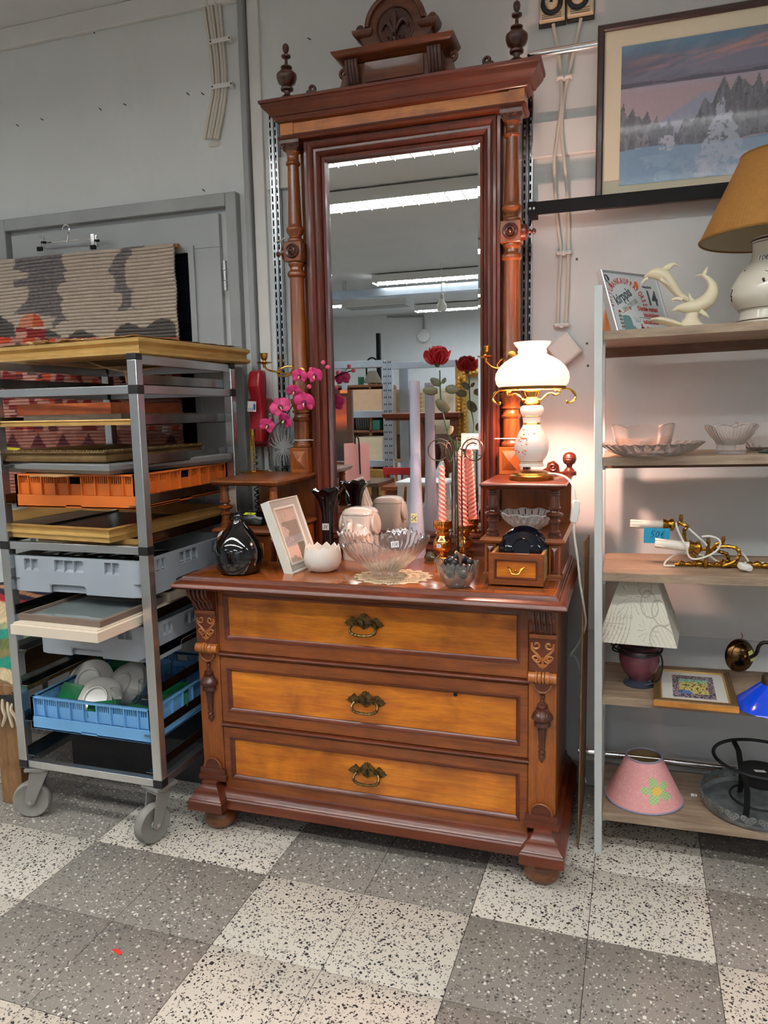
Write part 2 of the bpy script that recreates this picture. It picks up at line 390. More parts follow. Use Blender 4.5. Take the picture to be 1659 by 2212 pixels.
# door
M_DOOR = plain('door_paint', (160, 164, 164), .4, var=.06, vscale=5, bump=.05, bscale=60)
d = bpy.data.objects.new('door_1', None); COL.objects.link(d); d['kind'] = 'structure'
xo, xi = at(514, 450, WALL-.02).x, at(491, 460, WALL-.02).x
zo, zi = at(513, 415, WALL-.02).z, at(490, 447, WALL-.02).z
xl = xi-1.02; d.location = ((xi+xl)/2, WALL-.02, 0)
MB().box(xi, xo, WALL-.035, WALL, 0, zo).build('door_jamb', M_TRIM, d, .003)
MB().box(xl-.09, xl, WALL-.035, WALL, 0, zo).build('door_jamb', M_TRIM, d, .003)
MB().box(xl, xi, WALL-.035, WALL, zi, zo).build('door_head', M_TRIM, d, .003)
lx1 = at(480, 600, WALL-.015).x; lz1 = at(480, 460, WALL-.015).z; lx0 = xl+.02
wx1 = at(424, 700, WALL-.015).x; wx0 = lx0+.13; wz1 = at(400, 541, WALL-.015).z; wz0 = 1.0
leaf = MB().box(lx0, lx1, WALL-.022, WALL, .02, wz0).box(lx0, lx1, WALL-.022, WALL, wz1, lz1).box(lx0, wx0, WALL-.022, WALL, wz0, wz1).box(wx1, lx1, WALL-.022, WALL, wz0, wz1).build('door_leaf', M_DOOR, d, .002)
MB().box(wx0, wx1, WALL-.008, WALL-.002, wz0, wz1).build('window_pane', plain('dark_pane', (14, 17, 26), .05, spec=.6), d)
MB().frame(wx0, wx1, wz0, wz1, [(-.012, WALL-.022), (-.012, WALL-.03), (.012, WALL-.03), (.012, WALL-.022)]).build('glazing_bead', M_DOOR, d)
M_STEEL = plain('brushed_steel', (190, 190, 188), .32, 1, var=.12, vscale=12)
p = at(489, 602, WALL-.03)
h = MB()
for k in range(3): h.lathe([(.008, -.027+k*.037-.018), (.008, .007+k*.037-.018)], 12, (p.x, WALL-.038, p.z))
h.build('hinge', M_STEEL, d)
p = at(75, 1103, WALL-.02); MB().box(p.x-.02, p.x+.03, WALL-.027, WALL-.02, p.z-.012, p.z+.012).build('lock_plate', M_STEEL, d, .002)

# slotted shop-fitting uprights on the wall
M_ZINC = plain('zinc_plated', (200, 204, 208), .22, 1, var=.1, vscale=25)
M_BLACKHOLE = plain('dark_slot', (18, 18, 19), .7)
def upright(pxtop, pytop, pxbot, pybot, zlow, label):
    a_, b_ = at(pxtop, pytop, WALL-.03), at(pxbot, pybot, WALL-.03); x = (a_.x+b_.x)/2; z1 = a_.z; z0 = zlow
    t = thing('slotted_upright', label, 'upright', (x, WALL-.02, z0), group='slotted wall uprights behind the mirror')
    MB().box(x-.016, x+.016, WALL-.006, WALL-.0005, z0, z1).build('back_strip', M_BLACKHOLE, t)
    m = MB()
    for xx in (-.016, -.006, .003, .013): m.box(x+xx, x+xx+(.004 if xx != -.006 else .012), WALL-.028, WALL-.006, z0, z1)
    z = z0
    while z < z1:
        m.box(x-.013, x-.005, WALL-.028, WALL-.024, z, z+.009); m.box(x+.006, x+.014, WALL-.028, WALL-.024, z, z+.009); z += .028
    m.build('slotted_channel', M_ZINC, t)
upright(583, 242, 606, 690, .62, 'zinc slotted upright standing left of the tall mirror')
upright(1136, 195, 1141, 640, .62, 'zinc slotted upright half hidden right of the tall mirror')
# chrome rail ends
a_ = at(1140, 121, WALL-.02); b_ = at(1300, 102, WALL-.07)
o = center(MB().tube([(a_.x, WALL-.02, a_.z), (.9, WALL-.02, a_.z)], .0125, 14).build('hanging_rail', plain('chrome', (225, 225, 225), .08, 1)))
tag(o, 'chrome tube rail running from mirror cornice behind the painting', 'rail')
a_ = at(1310, 1628, WALL-.09)
o = center(MB().tube([(-.13, WALL-.09, a_.z), (1.0, WALL-.09, a_.z)], .0125, 14).build('lower_rail', MATS['chrome']))
tag(o, 'chrome tube rail low behind the bottom shelf', 'rail')
# black flat bar that the painting stands on
M_BLACK = plain('black_steel', (16, 16, 17), .6, var=.2, spec=.2)
a_ = at(1143, 441, 2.53); b_ = at(1143, 466, 2.53)
t = thing('wall_bar', 'black flat steel bar under the painting, bolted by mirror', 'bar', (.2, 2.53, b_.z))
MB().box(a_.x, 1.0, 2.524, 2.532, b_.z, a_.z+.004).build('flat_bar', M_BLACK, t, .001)
MB().box(a_.x-.004, a_.x+.022, 2.518, 2.597, b_.z, a_.z+.004).build('bracket', M_BLACK, t, .001)
for dx in (0.0, .012): MB().lathe([(.0045, 0), (.0045, .003), (.002, .004)], 10, (a_.x+.004+dx, 2.5175, (a_.z+b_.z)/2), rot(PI/2, 0, 0)).build('screw', M_STEEL, t)
BAR_Z = a_.z+.004

# cable bundle with clips (upper left)
M_CABLE = plain('cream_cable', (214, 208, 196), .45)
t = thing('cable_bundle', 'bundle of cream cables clipped to wall above the door', 'cable', at(465, 300, WALL))
ctr = [(452, -20), (462, 60), (470, 130), (473, 190), (466, 240), (455, 300)]
for k in range(5):
    off = (k-2)*9
    P = []
    for i, (px, py) in enumerate(ctr):
        spread = [1.0, .85, .78, .72, .8, .75][i]
        q = at(px+off*spread+(3 if k % 2 else 0), py, WALL-.012); P.append((q.x, WALL-.009-(.006 if k % 2 else 0), q.z))
    MB().tube(spline(P, 5), .0065, 8).build('cable', M_CABLE, t)
for px, py in [(476, 87), (480, 185)]:
    q = at(px, py, WALL-.02)
    c = MB().box(q.x-.032, q.x+.032, WALL-.024, WALL-.021, q.z-.008, q.z+.008); c.box(q.x-.044, q.x-.03, WALL-.024, WALL, q.z-.008, q.z+.008); c.box(q.x+.03, q.x+.044, WALL-.024, WALL, q.z-.008, q.z+.008)
    cc = c.build('cable_clip', M_WHITE, t, .002)
    for s_ in (-1, 1): MB().lathe([(.003, 0), (.003, .002)], 8, (q.x+s_*.038, WALL-.0245, q.z), rot(PI/2, 0, 0)).build('screw', M_SCAR, cc)
q = at(463, 312, WALL); MB().ball((q.x, WALL, q.z), .03, 10, (1, .15, .35)).build('plaster_patch', plain('plaster', (206, 203, 192), .9, bump=.6, bscale=80), t)

# two rotary thermostats with their cables, and the junction box
M_BEIGE = plain('beige_plastic', (206, 192, 160), .4)
t0 = None
for k, (x0, x1, yb, cx, cy) in enumerate([(1163, 1222, 53, 1192, 8), (1224, 1284, 41, 1249, -4)]):
    A_, B_ = at(x0, yb, WALL-.02), at(x1, yb-8, WALL-.02); x0_, x1_ = A_.x, B_.x; zb_ = A_.z; wd = x1_-x0_
    t = thing('thermostat', ['beige rotary thermostat with black dial, left of the pair', 'beige rotary thermostat with black dial, beside the painting'][k], 'thermostat', ((x0_+x1_)/2, WALL, zb_), group='rotary thermostats above the painting')
    MB().box(x0_, x1_, WALL-.012, WALL, zb_-.006, zb_+wd*1.15).build('back_plate', plain('dark_plastic', (40, 38, 36), .5), t)
    MB().slab(x0_+.002, x1_-.002, 0, 1, [(0, 0)]) if False else None
    MB().loft([[(x0_-o_, y_, zb_-o_), (x1_+o_, y_, zb_-o_), (x1_+o_, y_, zb_+wd*1.15+o_), (x0_-o_, y_, zb_+wd*1.15+o_)] for o_, y_ in [(-.002, WALL-.012), (-.002, WALL-.03), (-.008, WALL-.036)]]).build('cover', M_BEIGE, t, .003)
    c = at(cx, cy, WALL-.036)
    dl = MB().lathe([(.034, 0), (.034, .004), (.03, .007), (.02, .007)], 28, (c.x, WALL-.036, c.z), rot(PI/2, 0, 0)).build('dial', plain('black_plastic', (22, 22, 24), .3), t)
    MB().lathe([(.02, 0), (.019, .013), (.016, .015)], 24, (c.x, WALL-.042, c.z), rot(PI/2, 0, 0)).build('knob', M_BEIGE, dl)
    MB(trs(c.x, WALL-.0575, c.z)).prism([(-.006, -.005), (.006, -.005), (0, .007)], 0, .001).build('pointer_mark', M_BLACK, dl)
    for j in range(3): MB().box(x0_+.012, x1_-.012, WALL-.0365, WALL-.035, zb_+.004+j*.006, zb_+.006+j*.006).build('vent_slit', plain('slit_brown', (120, 105, 80), .7), t)
paths = [[(1195, 52), (1207, 120), (1212, 170), (1213, 230), (1203, 310), (1198, 360), (1203, 470), (1211, 540), (1207, 620), (1205, 700)],
         [(1255, 40), (1240, 110), (1224, 180), (1216, 240), (1214, 290), (1222, 370), (1228, 470), (1228, 540), (1226, 620), (1222, 700)]]
for k, pth in enumerate(paths):
    P = [at(px, py, WALL-.012) for px, py in pth]
    o = center(MB().tube(spline([(q.x, WALL-(.027 if .0 < i < 99 and abs(q.z-zb) < .16 and True else .012), q.z) for i, q in enumerate(P)], 5), .0055, 8).build('thermostat_cable', M_CABLE))
    tag(o, ['cream cable from left thermostat down to junction box', 'cream cable from right thermostat down to junction box'][k], 'cable', 'cream cables below the thermostats')
for px, py in [(1219, 166), (1218, 546), (1213, 702)]:
    q = at(px, py, WALL-.02)
    c = thing('cable_clip', {166: 'white cable clip on twin cables above the wall board', 546: 'white cable clip on twin cables under the black bar', 702: 'white cable clip just above the diamond junction box'}[py], 'clip', (q.x, WALL, q.z), group='cable clips on the twin cables')
    m = MB().box(q.x-.006, q.x+.006, WALL-.02, WALL, q.z-.008, q.z+.008)
    for s_ in (-1, 1): m.tube([(q.x+s_*(.004), WALL-.017, q.z), (q.x+s_*.01, WALL-.021, q.z), (q.x+s_*.019, WALL-.021, q.z), (q.x+s_*.023, WALL-.008, q.z)], .006, 6)
    m.build('saddle', M_WHITE, c); MB().lathe([(.003, 0), (.003, .003)], 8, (q.x, WALL-.02, q.z), rot(PI/2, 0, 0)).build('screw', M_STEEL, c)
q = at(1219, 755, WALL-.03)
o = MB(trs(q.x, WALL-.022, q.z) @ rot(0, PI/4+.12, 0)).loft([[(-s_, y_, -s_), (s_, y_, -s_), (s_, y_, s_), (-s_, y_, s_)] for s_, y_ in [(.042, .022), (.042, -.012), (.038, -.018)]]).build('junction_box', plain('box_white', (230, 226, 218), .4), None, .004)
center(o); tag(o, 'white square junction box mounted as a diamond behind lamp', 'junction box')
# ------------------------------------------------------------------ ceiling fittings (rows seen in the mirror, later ones added as fill)
M_TUBE = emis('fluorescent_tube', (252, 253, 252), TUBE_STRENGTH)
M_LOUV = plain('louvre_white', (170, 172, 170), .4)
M_LBODY = plain('fitting_body', (222, 224, 222), .4)
M_TUBE2 = emis('added_cool_tube', (236, 243, 255), TUBE_STRENGTH*1.5)  # brighter, cooler tubes for the fittings added to lift the far hall
def fitting(x, y, ln, label, mat=None, z=CEIL-.1, w_=.11, closed=False):
    t = thing('ceiling_light', label, 'light', (x, y, z), group='ceiling light fittings')
    MB().box(x-ln/2, x+ln/2, y-w_, y+w_, z+.05, z+.085).build('housing', M_LBODY, t)
    MB().box(x-ln/2, x+ln/2, y-w_-.006, y-w_, z+.004, z+.085).build('side_panel', M_LBODY, t)
    MB().box(x-ln/2, x+ln/2, y+w_, y+w_+.006, z+.004, z+.085).build('side_panel', M_LBODY, t)
    for s_ in (-1, 1): MB().box(x-ln/2+.02, x+ln/2-.02, y+s_*.052-.017, y+s_*.052+.017, z+.02, z+.03).build('tube', mat or M_TUBE, t)
    n = int(ln/.11)
    m = MB()
    for k in range(n+1): m.box(x-ln/2+k*ln/n-.0025, x-ln/2+k*ln/n+.0025, y-w_, y+w_, z-.008, z+.014)
    m.box(x-ln/2, x+ln/2, y-.001, y+.001, z-.008, z+.014)
    o = m.build('louvre', M_LOUV, t)
    for s_ in (-1, 1): MB().tube([(x+s_*ln*.35, y, z+.08), (x+s_*ln*.35, y, CEIL)], .006, 6).build('hanger_rod', M_STEEL, t)
    return t
FX = [(-3.2, .68, 'louvred ceiling light at left end of row nearest dresser'), (-1.3, .68, 'louvred ceiling light reflected highest in the mirror'), (.6, .68, 'louvred ceiling light at right end of row nearest dresser'),
      (-3.2, -.28, 'louvred ceiling light at left end of second row'), (-1.3, -.28, 'louvred ceiling light reflected second highest in the mirror'), (.6, -.28, 'louvred ceiling light at right end of second row')]
for x, y, lb in FX: fitting(x, y, 1.86, lb)
fitting(-2.0, -3.4, 1.5, 'louvred ceiling light farther back in the hall, reflected small'); fitting(1.6, -3.4, 1.5, 'louvred ceiling light in the right half of the hall')

# ------------------------------------------------------------------ chest of drawers
W_AMBER = wood('amber_birch', (178, 92, 12), (214, 130, 24), 'x', 1.0, .32, .35, knots=.6, fig=.7)
W_BROWN = wood('brown_birch', (108, 51, 15), (146, 78, 26), 'x', 1.3, .35, .3, fig=.5)
W_BROWNZ = wood('brown_birch_upright', (122, 60, 17), (160, 88, 27), 'z', 1.3, .35, .3, fig=.4)
W_RED = wood('red_mahogany', (80, 32, 14), (112, 49, 21), 'x', 1.0, .34, .3, fig=.4)
W_REDZ = wood('red_mahogany_upright', (74, 27, 13), (106, 42, 20), 'z', 1.0, .32, .35, fig=.4)
W_DARK = wood('dark_walnut', (60, 27, 17), (88, 41, 24), 'z', 1.2, .3, .4, fig=.3)
W_TOP = wood('top_veneer', (116, 56, 18), (164, 90, 32), 'x', .8, .16, .7, fig=.7)
W_COL = wood('column_birch', (104, 50, 18), (146, 78, 28), 'z', 1.0, .25, .5, fig=.35)
M_BRONZE = plain('dark_bronze', (112, 90, 54), .35, .9, var=.45, vscale=90, bump=.3, bscale=400)
M_BRASS = plain('brass', (196, 150, 70), .22, 1, var=.2, vscale=30)
M_GOLDB = plain('polished_brass', (226, 178, 84), .1, 1)
XC = -.716
ch = thing('chest_of_drawers', 'amber birch chest of three long drawers with carved pilasters', 'chest', (XC, 2.2, 0))
def X(r): return XC+r
MB().box(X(-.545), X(.545), 2.02, 2.49, .15, .806).build('carcass', W_BROWNZ, ch)
# top
e = MB().slab(X(-.584), X(.584), 1.90, 2.50, [(-.05, .800), (-.022, .802), (-.006, .806), (0, .813), (-.003, .820), (-.012, .827), (-.020, .831), (-.022, .836), (-.026, .836), (-.028, .8415), (-.034, .842)])
e.build('top_edge', W_RED, ch)
MB().slab(X(-.55), X(.55), 1.934, 2.497, [(0, .8405), (0, .8432), (-.002, .844)]).build('top_panel', W_TOP, ch)
TOPZ = .844
# plinth: recessed front with projecting corner blocks
PP = [(0, .083), (0, .112), (-.004, .116), (-.004, .119), (-.012, .126), (-.018, .136), (-.019, .142), (-.027, .147), (-.034, .157), (-.035, .166), (-.04, .17)]
MB().slab(X(-.5), X(.5), 1.962, 2.4, PP).build('plinth_front', W_RED, ch)
for s_ in (-1, 1):
    x0, x1 = sorted((X(s_*.584), X(s_*.462)))
    MB().slab(x0, x1, 1.925, 2.49, PP).build('plinth_block', W_RED, ch)
    for y in (2.012, 2.42):
        MB().lathe([(.03, .086), (.03, .07), (.026, .065), (.03, .059), (.041, .054), (.05, .043), (.053, .029), (.051, .016), (.042, .004), (.032, 0)], 28, (X(s_*.517), y, 0)).build('bun_foot', wood('foot_oak', (92, 50, 24), (130, 78, 40), 'x', 2, .4, .2), ch)
W_CARVE = wood('carved_birch', (150, 84, 34), (184, 110, 48), 'z', 1.5, .38, .3, fig=.3)
def vol(cx, cz, r0, turns, sgn, a0, n=22):
    out = []
    for i in range(n+1):
        k = i/n; a_ = a0+sgn*turns*2*PI*(1-k); r = r0*(.18+.82*(1-k)); out.append((cx+r*math.cos(a_), cz+r*math.sin(a_)))
    return out
for s_ in (-1, 1):
    xa, xb = sorted((X(s_*.5535), X(s_*.479))); xm = (xa+xb)/2; F = 1.985
    pil = MB().box(xa, xb, F, 2.03, .165, .806).build('pilaster', W_BROWNZ, ch, .0015)
    # reeded scroll console under the top
    pr = [(F, .725), (F-.010, .727), (F-.018, .736), (F-.022, .748), (F-.03, .760), (F-.042, .770), (F-.052, .782), (F-.054, .80), (F, .80)]
    c = MB()
    c.prism(pr, xa+.002, xb-.002, 'yz').build('console', W_REDZ, pil)
    for k in range(4):
        xx = xa+.016+k*.0145
        MB().tube([(xx, y-.001, z) for y, z in spline([(F-.008, .729, 0), (F-.02, .742, 0), (F-.03, .76, 0), (F-.047, .772, 0), (F-.055, .79, 0), (F-.054, .80, 0)], 3) for y, z in [(y, z)]] if False else [(xx, q[0]-.001, q[1]) for q in spline([(F-.008, .729, 0), (F-.02, .742, 0), (F-.03, .76, 0), (F-.047, .772, 0), (F-.055, .79, 0), (F-.054, .80, 0)], 3)], .0052, 8).build('reed', W_DARK, pil)
    # carved panel
    MB().box(xa+.001, xb-.001, F-.006, F, .618, .726).build('carved_panel', W_RED, pil, .001)
    MB().box(xa+.001, xb-.001, F-.011, F, .712, .724).build('panel_fillet', W_BROWN, pil, .002)
    sc = MB()
    for q in (-1, 1):
        pts = [(xm+q*x_, z_) for x_, z_ in [(a_, b_) for a_, b_ in vol(.017, .694, .0135, 1.15, 1, PI*1.05)][::-1]]
        path = pts[:]+[(xm+q*.026, .676), (xm+q*.012, .664), (xm+q*.004, .652)]
        path = [(xm+q*x_, z_) for x_, z_ in vol(.0165, .694, .0135, 1.1, 1, -.15)[::-1]]
        path += [(xm+q*.0285, .683), (xm+q*.018, .671), (xm+q*.008, .661), (xm+q*.004, .65)]
        sc.tube(spline([(x_, F-.0075, z_) for x_, z_ in path], 2), .0034, 6)
        path2 = [(xm+q*x_, z_) for x_, z_ in vol(.018, .655, .0095, 1.0, -1, .3)[::-1]]
        path2 += [(xm+q*.016, .6455), (xm+q*.008, .648), (xm+q*.003, .656)]
        sc.tube(spline([(x_, F-.0075, z_) for x_, z_ in path2], 2), .0029, 6)
    sc.tube([(xm, F-.0075, .66), (xm, F-.0075, .642)], .0034, 6)
    sc.prism([(xm-.0155, .643), (xm-.006, .641), (xm, .645), (xm+.006, .641), (xm+.0155, .643), (xm+.009, .634), (xm+.002, .631), (xm, .624), (xm-.002, .631), (xm-.009, .634)], F-.011, F-.005)
    sc.build('carved_scroll', W_CARVE, pil)
    # roll with rings
    rl = [(.015, -.0375), (.015, -.02), (.017, -.019), (.0175, -.014), (.014, -.0125), (.0175, -.011), (.0175, -.004), (.014, -.002), (.0175, 0), (.0175, .005), (.014, .0065), (.0175, .008), (.0175, .015), (.017, .019), (.015, .02), (.015, .0375)]
    MB().lathe(rl, 18, (xm, F-.004, .602), rot(0, PI/2, 0)).build('roll_moulding', W_CARVE, pil)
    MB().prism([(xm+.024*math.cos(t), .587+.026*math.sin(t)) for t in np.linspace(PI, 2*PI, 14)], F-.008, F).build('half_rosette', W_RED, pil)
    MB().tube([(xm+.024*math.cos(t), F-.009, .587+.026*math.sin(t)) for t in np.linspace(PI, 2*PI, 14)], .003, 6).build('rosette_rim', W_BROWN, pil)
    dp = [(.001, .556), (.007, .553), (.0075, .546), (.004, .540), (.006, .538), (.006, .535), (.008, .53), (.015, .527), (.016, .519), (.013, .517), (.019, .514), (.020, .508), (.026, .501), (.031, .491), (.031, .487), (.024, .482), (.022, .476), (.024, .472), (.024, .467), (.016, .462), (.013, .459), (.0085, .41), (.0085, .408), (.0105, .407), (.0105, .403), (.008, .402), (.007, .394), (.0105, .391), (.0105, .387), (.006, .383), (.010, .377), (.0095, .371), (.004, .363), (.001, .358)]
    MB().lathe([(r_*.95, z_) for r_, z_ in dp], 18, (xm, F-.003, 0)).build('drop_turning', W_DARK, pil)
    MB().slab(xa-.002, xb+.002, F-.006, 2.02, [(.009, .168), (.009, .184), (.005, .186), (.006, .197), (.004, .206), (0, .207)]).build('foot_block', W_RED, pil)
    MB().prism([(xm+.03*math.cos(t), .207+.032*math.sin(t)) for t in np.linspace(0, PI, 16)], F-.008, F).build('fan', W_RED, pil)
    MB().tube([(xm+.03*math.cos(t), F-.009, .207+.032*math.sin(t)) for t in np.linspace(0, PI, 16)], .0032, 6).build('fan_rim', W_BROWN, pil)
# drawers
def plate_outline():
    half = [(0, .034), (.004, .029), (.009, .031), (.013, .024), (.018, .021), (.024, .013), (.031, .013), (.037, .021), (.043, .020), (.047, .014), (.051, .013), (.053, .007), (.058, .008), (.060, .002), (.067, -.002), (.060, -.005), (.057, -.011), (.052, -.008), (.048, -.014), (.042, -.012), (.036, -.011), (.032, -.004), (.025, -.002), (.02, -.006), (.015, -.013), (.011, -.012), (.007, -.018), (.003, -.017), (0, -.021)]
    return half+[(-x, z) for x, z in half[-2:0:-1]]
def bail(parent, x, y, z, k=1.0):
    h = bpy.data.objects.new('handle', None)
    pl = MB(trs(x, y, z)); pl.prism([(a_*k, b_*k) for a_, b_ in plate_outline()], 0, -.0035)
    for i in range(46):
        o = plate_outline(); a_, b_ = random.choice(o); f_ = random.uniform(.35, .9); pl.ball((a_*k*f_, -.0035, b_*k*f_), random.uniform(.0018, .0034)*k, 6)
    o = pl.build('handle_plate', M_BRONZE, parent)
    kh = MB(trs(x, y-.0062, z)); kh.prism([(.0035*math.cos(t), .006+.0035*math.sin(t)) for t in np.linspace(-.9, PI+.9, 10)]+[(-.003, -.008), (.003, -.008)], 0, -.001); kh.build('keyhole', plain('keyhole_black', (6, 6, 6), .8), o) if False else kh.build('keyhole', plain('keyhole_black', (6, 6, 6), .8), parent)
    b = MB(trs(x, y, z))
    P = spline([(-.034*k, -.004, -.004*k), (-.042*k, -.012, -.012*k), (-.041*k, -.02, -.023*k), (-.027*k, -.023, -.031*k), (0, -.024, -.0335*k), (.027*k, -.023, -.031*k), (.041*k, -.02, -.023*k), (.042*k, -.012, -.012*k), (.034*k, -.004, -.004*k)], 4)
    b.tube(P, [.0034+.0014*abs(math.sin(i*1.3)) for i in range(len(P))], 7)
    for i in range(8, len(P)-8, 2): b.ball(P[i], .0055*k, 6)
    for s_ in (-1, 1): b.tube([(s_*.03*k+.006*math.cos(t), -.008, .0+.006*math.sin(t)) for t in np.linspace(0, 2*PI, 10)[:-1]], .0022, 5, loop=True)
    b.build('handle_bail', M_BRONZE, parent)
DR = [(.592, .80, .634, .778, .712), (.362, .577, .399, .541, .476), (.137, .348, .176, .315, .254)]
for i, (z0, z1, p0, p1, hz) in enumerate(DR):
    F = 1.986; xh, ph = .4785, .455
    m = MB()
    def rg(x_, za, zb_, y): return [(X(-x_), y, za), (X(x_), y, za), (X(x_), y, zb_), (X(-x_), y, zb_)]
    m.loft([rg(xh, z0, z1, 2.02), rg(xh, z0, z1, F+.003), rg(xh-.003, z0+.003, z1-.003, F), rg(ph+.001, p0-.001, p1+.001, F), rg(ph-.002, p0+.002, p1-.002, F+.010), rg(ph-.002, p0+.002, p1-.002, 2.02)], loop=True)
    dr = m.build('drawer', W_BROWN, ch)
    dr['label'] = ['top long drawer, upper half shaded by the top', 'middle long drawer with small dark hole', 'bottom long drawer with dark knots'][i]
    MB().loft([rg(ph+.0015, p0-.0015, p1+.0015, F-.0012), rg(ph-.003, p0+.003, p1-.003, F-.0025), rg(ph-.006, p0+.006, p1-.006, F+.002), rg(ph-.011, p0+.011, p1-.011, F+.006), rg(ph-.012, p0+.012, p1-.012, F+.012)], False, False).build('bead_moulding', W_RED, dr)
    MB().box(X(-ph), X(ph), F+.009, F+.016, p0, p1).build('panel', W_AMBER, dr)
    bail(dr, X(.002), F+.0085, hz+.002, .93)
    if i < 2: MB().slab(X(-xh), X(xh), F-.006, 2.0, [(-.004, z0-.014), (0, z0-.012), (.004, z0-.006), (.002, z0-.002), (-.004, z0-.0005)]).build('drawer_rail', W_RED, ch)
p = at(984, 1500, 1.995); MB().lathe([(.006, 0), (.006, .002)], 12, (p.x, 1.9955, p.z), rot(PI/2, 0, 0)).build('lock_hole', plain('keyhole_black', (6, 6, 6), .8), ch.children[-2] if False else ch)

# ------------------------------------------------------------------ pier mirror on the chest
pm = thing('pier_mirror', 'tall red-brown pier mirror with columns, crest and side shelves', 'mirror', (XC, 2.42, TOPZ))
MH, FZ0, FZ1 = .266, .905, 2.165
prof = [(-.004, YM), (-.004, YM-.012), (.004, YM-.016), (.008, YM-.012), (.010, YM-.020), (.020, YM-.028), (.022, YM-.024), (.030, YM-.024), (.033, YM-.034), (.042, YM-.040), (.050, YM-.038), (.053, YM-.030), (.062, YM-.030), (.064, YM-.010), (.064, YM+.02), (-.004, YM+.02)]
MB().frame(X(-MH), X(MH), FZ0, FZ1, prof).build('mirror_frame', W_REDZ, pm)
mm = NT('mirror_silver'); mm.b.inputs['Metallic'].default_value = 1; mm.b.inputs['Roughness'].default_value = .004; mm.b.inputs['Base Color'].default_value = (.86, .88, .87, 1); M_MIRROR = mm.m
g = MB()
bw = .014
g.loft([[(X(-MH), YM+.004, FZ0), (X(MH), YM+.004, FZ0), (X(MH), YM+.004, FZ1), (X(-MH), YM+.004, FZ1)], [(X(-MH+bw), YM+.0025, FZ0+bw), (X(MH-bw), YM+.0025, FZ0+bw), (X(MH-bw), YM+.0025, FZ1-bw), (X(-MH+bw), YM+.0025, FZ1-bw)]], False, True)
go = g.build('mirror_glass', M_MIRROR, pm, smooth=0)
MB().box(X(-.36), X(.36), 2.472, 2.492, TOPZ, 2.25).build('backboard', W_BROWNZ, pm)
MB().slab(X(-.335), X(.335), YM-.045, 2.47, [(0, TOPZ), (0, TOPZ+.018), (-.006, TOPZ+.022), (-.01, TOPZ+.026)]).build('mirror_plinth', W_RED, pm)
# columns
CX, CY = .3655, 2.42
def col_prof():
    return [(.026, 1.206), (.031, 1.208), (.032, 1.214), (.031, 1.22), (.027, 1.224), (.0265, 1.228), (.0265, 1.296), (.031, 1.30), (.032, 1.305), (.028, 1.309), (.024, 1.318), (.024, 1.324), (.031, 1.328), (.031, 1.333), (.027, 1.337), (.028, 1.345), (.034, 1.36), (.036, 1.37), (.036, 1.374), (.030, 1.378), (.0275, 1.384), (.0245, 1.782), (.031, 1.788), (.032, 1.796), (.029, 1.803), (.023, 1.808), (.022, 1.816), (.026, 1.822), (.028, 1.828), (.026, 1.834)]
def col_prof2():
    return [(.026, 1.898), (.028, 1.904), (.026, 1.91), (.021, 1.914), (.021, 1.92), (.028, 1.93), (.031, 1.938), (.030, 1.945), (.025, 1.95), (.0235, 1.956), (.0185, 2.145), (.024, 2.149), (.025, 2.154), (.021, 2.159), (.019, 2.164), (.019, 2.182), (.025, 2.19)]
for s_ in (-1, 1):
    x = X(s_*CX)
    MB().box(x-.034, x+.034, CY-.034, CY+.034, 1.118, 1.206).build('column_block', W_BROWNZ, pm, .002)
    c = MB()
    z0, z1 = 1.132, 1.194; y = CY-.034
    c.loft([[(x-.024, y, z0), (x+.024, y, z0), (x+.024, y, z1), (x-.024, y, z1)], [(x-.002, y-.016, 1.163), (x+.002, y-.016, 1.163), (x+.002, y-.016, 1.164), (x-.002, y-.016, 1.164)]]).build('pyramid_boss', W_BROWNZ, pm)
    MB().lathe(col_prof(), 28, (x, CY, 0)).build('column_shaft', W_COL, pm)
    MB().box(x-.032, x+.032, CY-.032, CY+.032, 1.833, 1.899).build('column_cube', W_COL, pm, .003)
    for d_, M in (('front', rot(PI/2, 0, 0)), ('side', rot(0, s_*PI/2, 0))):
        o_ = (x, CY-.032, 1.866) if d_ == 'front' else (x+s_*.032, CY, 1.866)
        ros = [(.024, 0), (.024, .004), (.021, .008), (.015, .006), (.013, .005), (.0125, .01), (.009, .011), (.008, .008), (.004, .014), (.001, .015)]
        if d_ == 'side': ros = [(.024, 0), (.024, .012), (.016, .018), (.005, .02), (.004, .026), (.005, .03), (.009, .034), (.009, .038), (.003, .042), (.001, .042)]
        MB().lathe(ros, 24, o_, M).build('rosette', W_DARK if d_ == 'front' else W_REDZ, pm)
    MB().lathe(col_prof2(), 28, (x, CY, 0)).build('upper_shaft', W_COL, pm)
    cap = MB().slab(x-.026, x+.026, CY-.020, CY+.026, [(-.004, 2.189), (0, 2.192), (.002, 2.206), (.008, 2.212), (.008, 2.222)], back=1)
    for a_ in (-1, 1):
        cap.tube([(x+a_*(.026-.008*math.cos(t)*k), CY-.024, 2.203+.008*math.sin(t)*k) for t, k in [(i*.7, 1-i*.07) for i in range(12)]], .003, 6)
    cap.tube([(x-.018, CY-.023, 2.213), (x, CY-.023, 2.204), (x+.018, CY-.023, 2.213)], .0035, 6)
    cap.build('capital', W_DARK, pm)
    # zip tie
    MB().tube([(x+.028*math.cos(t), CY+.028*math.sin(t), 1.232) for t in np.linspace(0, 2*PI, 20)[:-1]], .0022, 5, loop=True).build('cable_tie', plain('tie_white', (225, 222, 215), .4), pm)
    MB().tube([(x-s_*.026, CY-.01, 1.232), (x-s_*.05, CY-.02, 1.2325)], .0014, 5).build('tie_tail', MATS['tie_white'], pm)
p0, p1 = at(574, 519, 2.55), at(538+85, 513, 2.50)
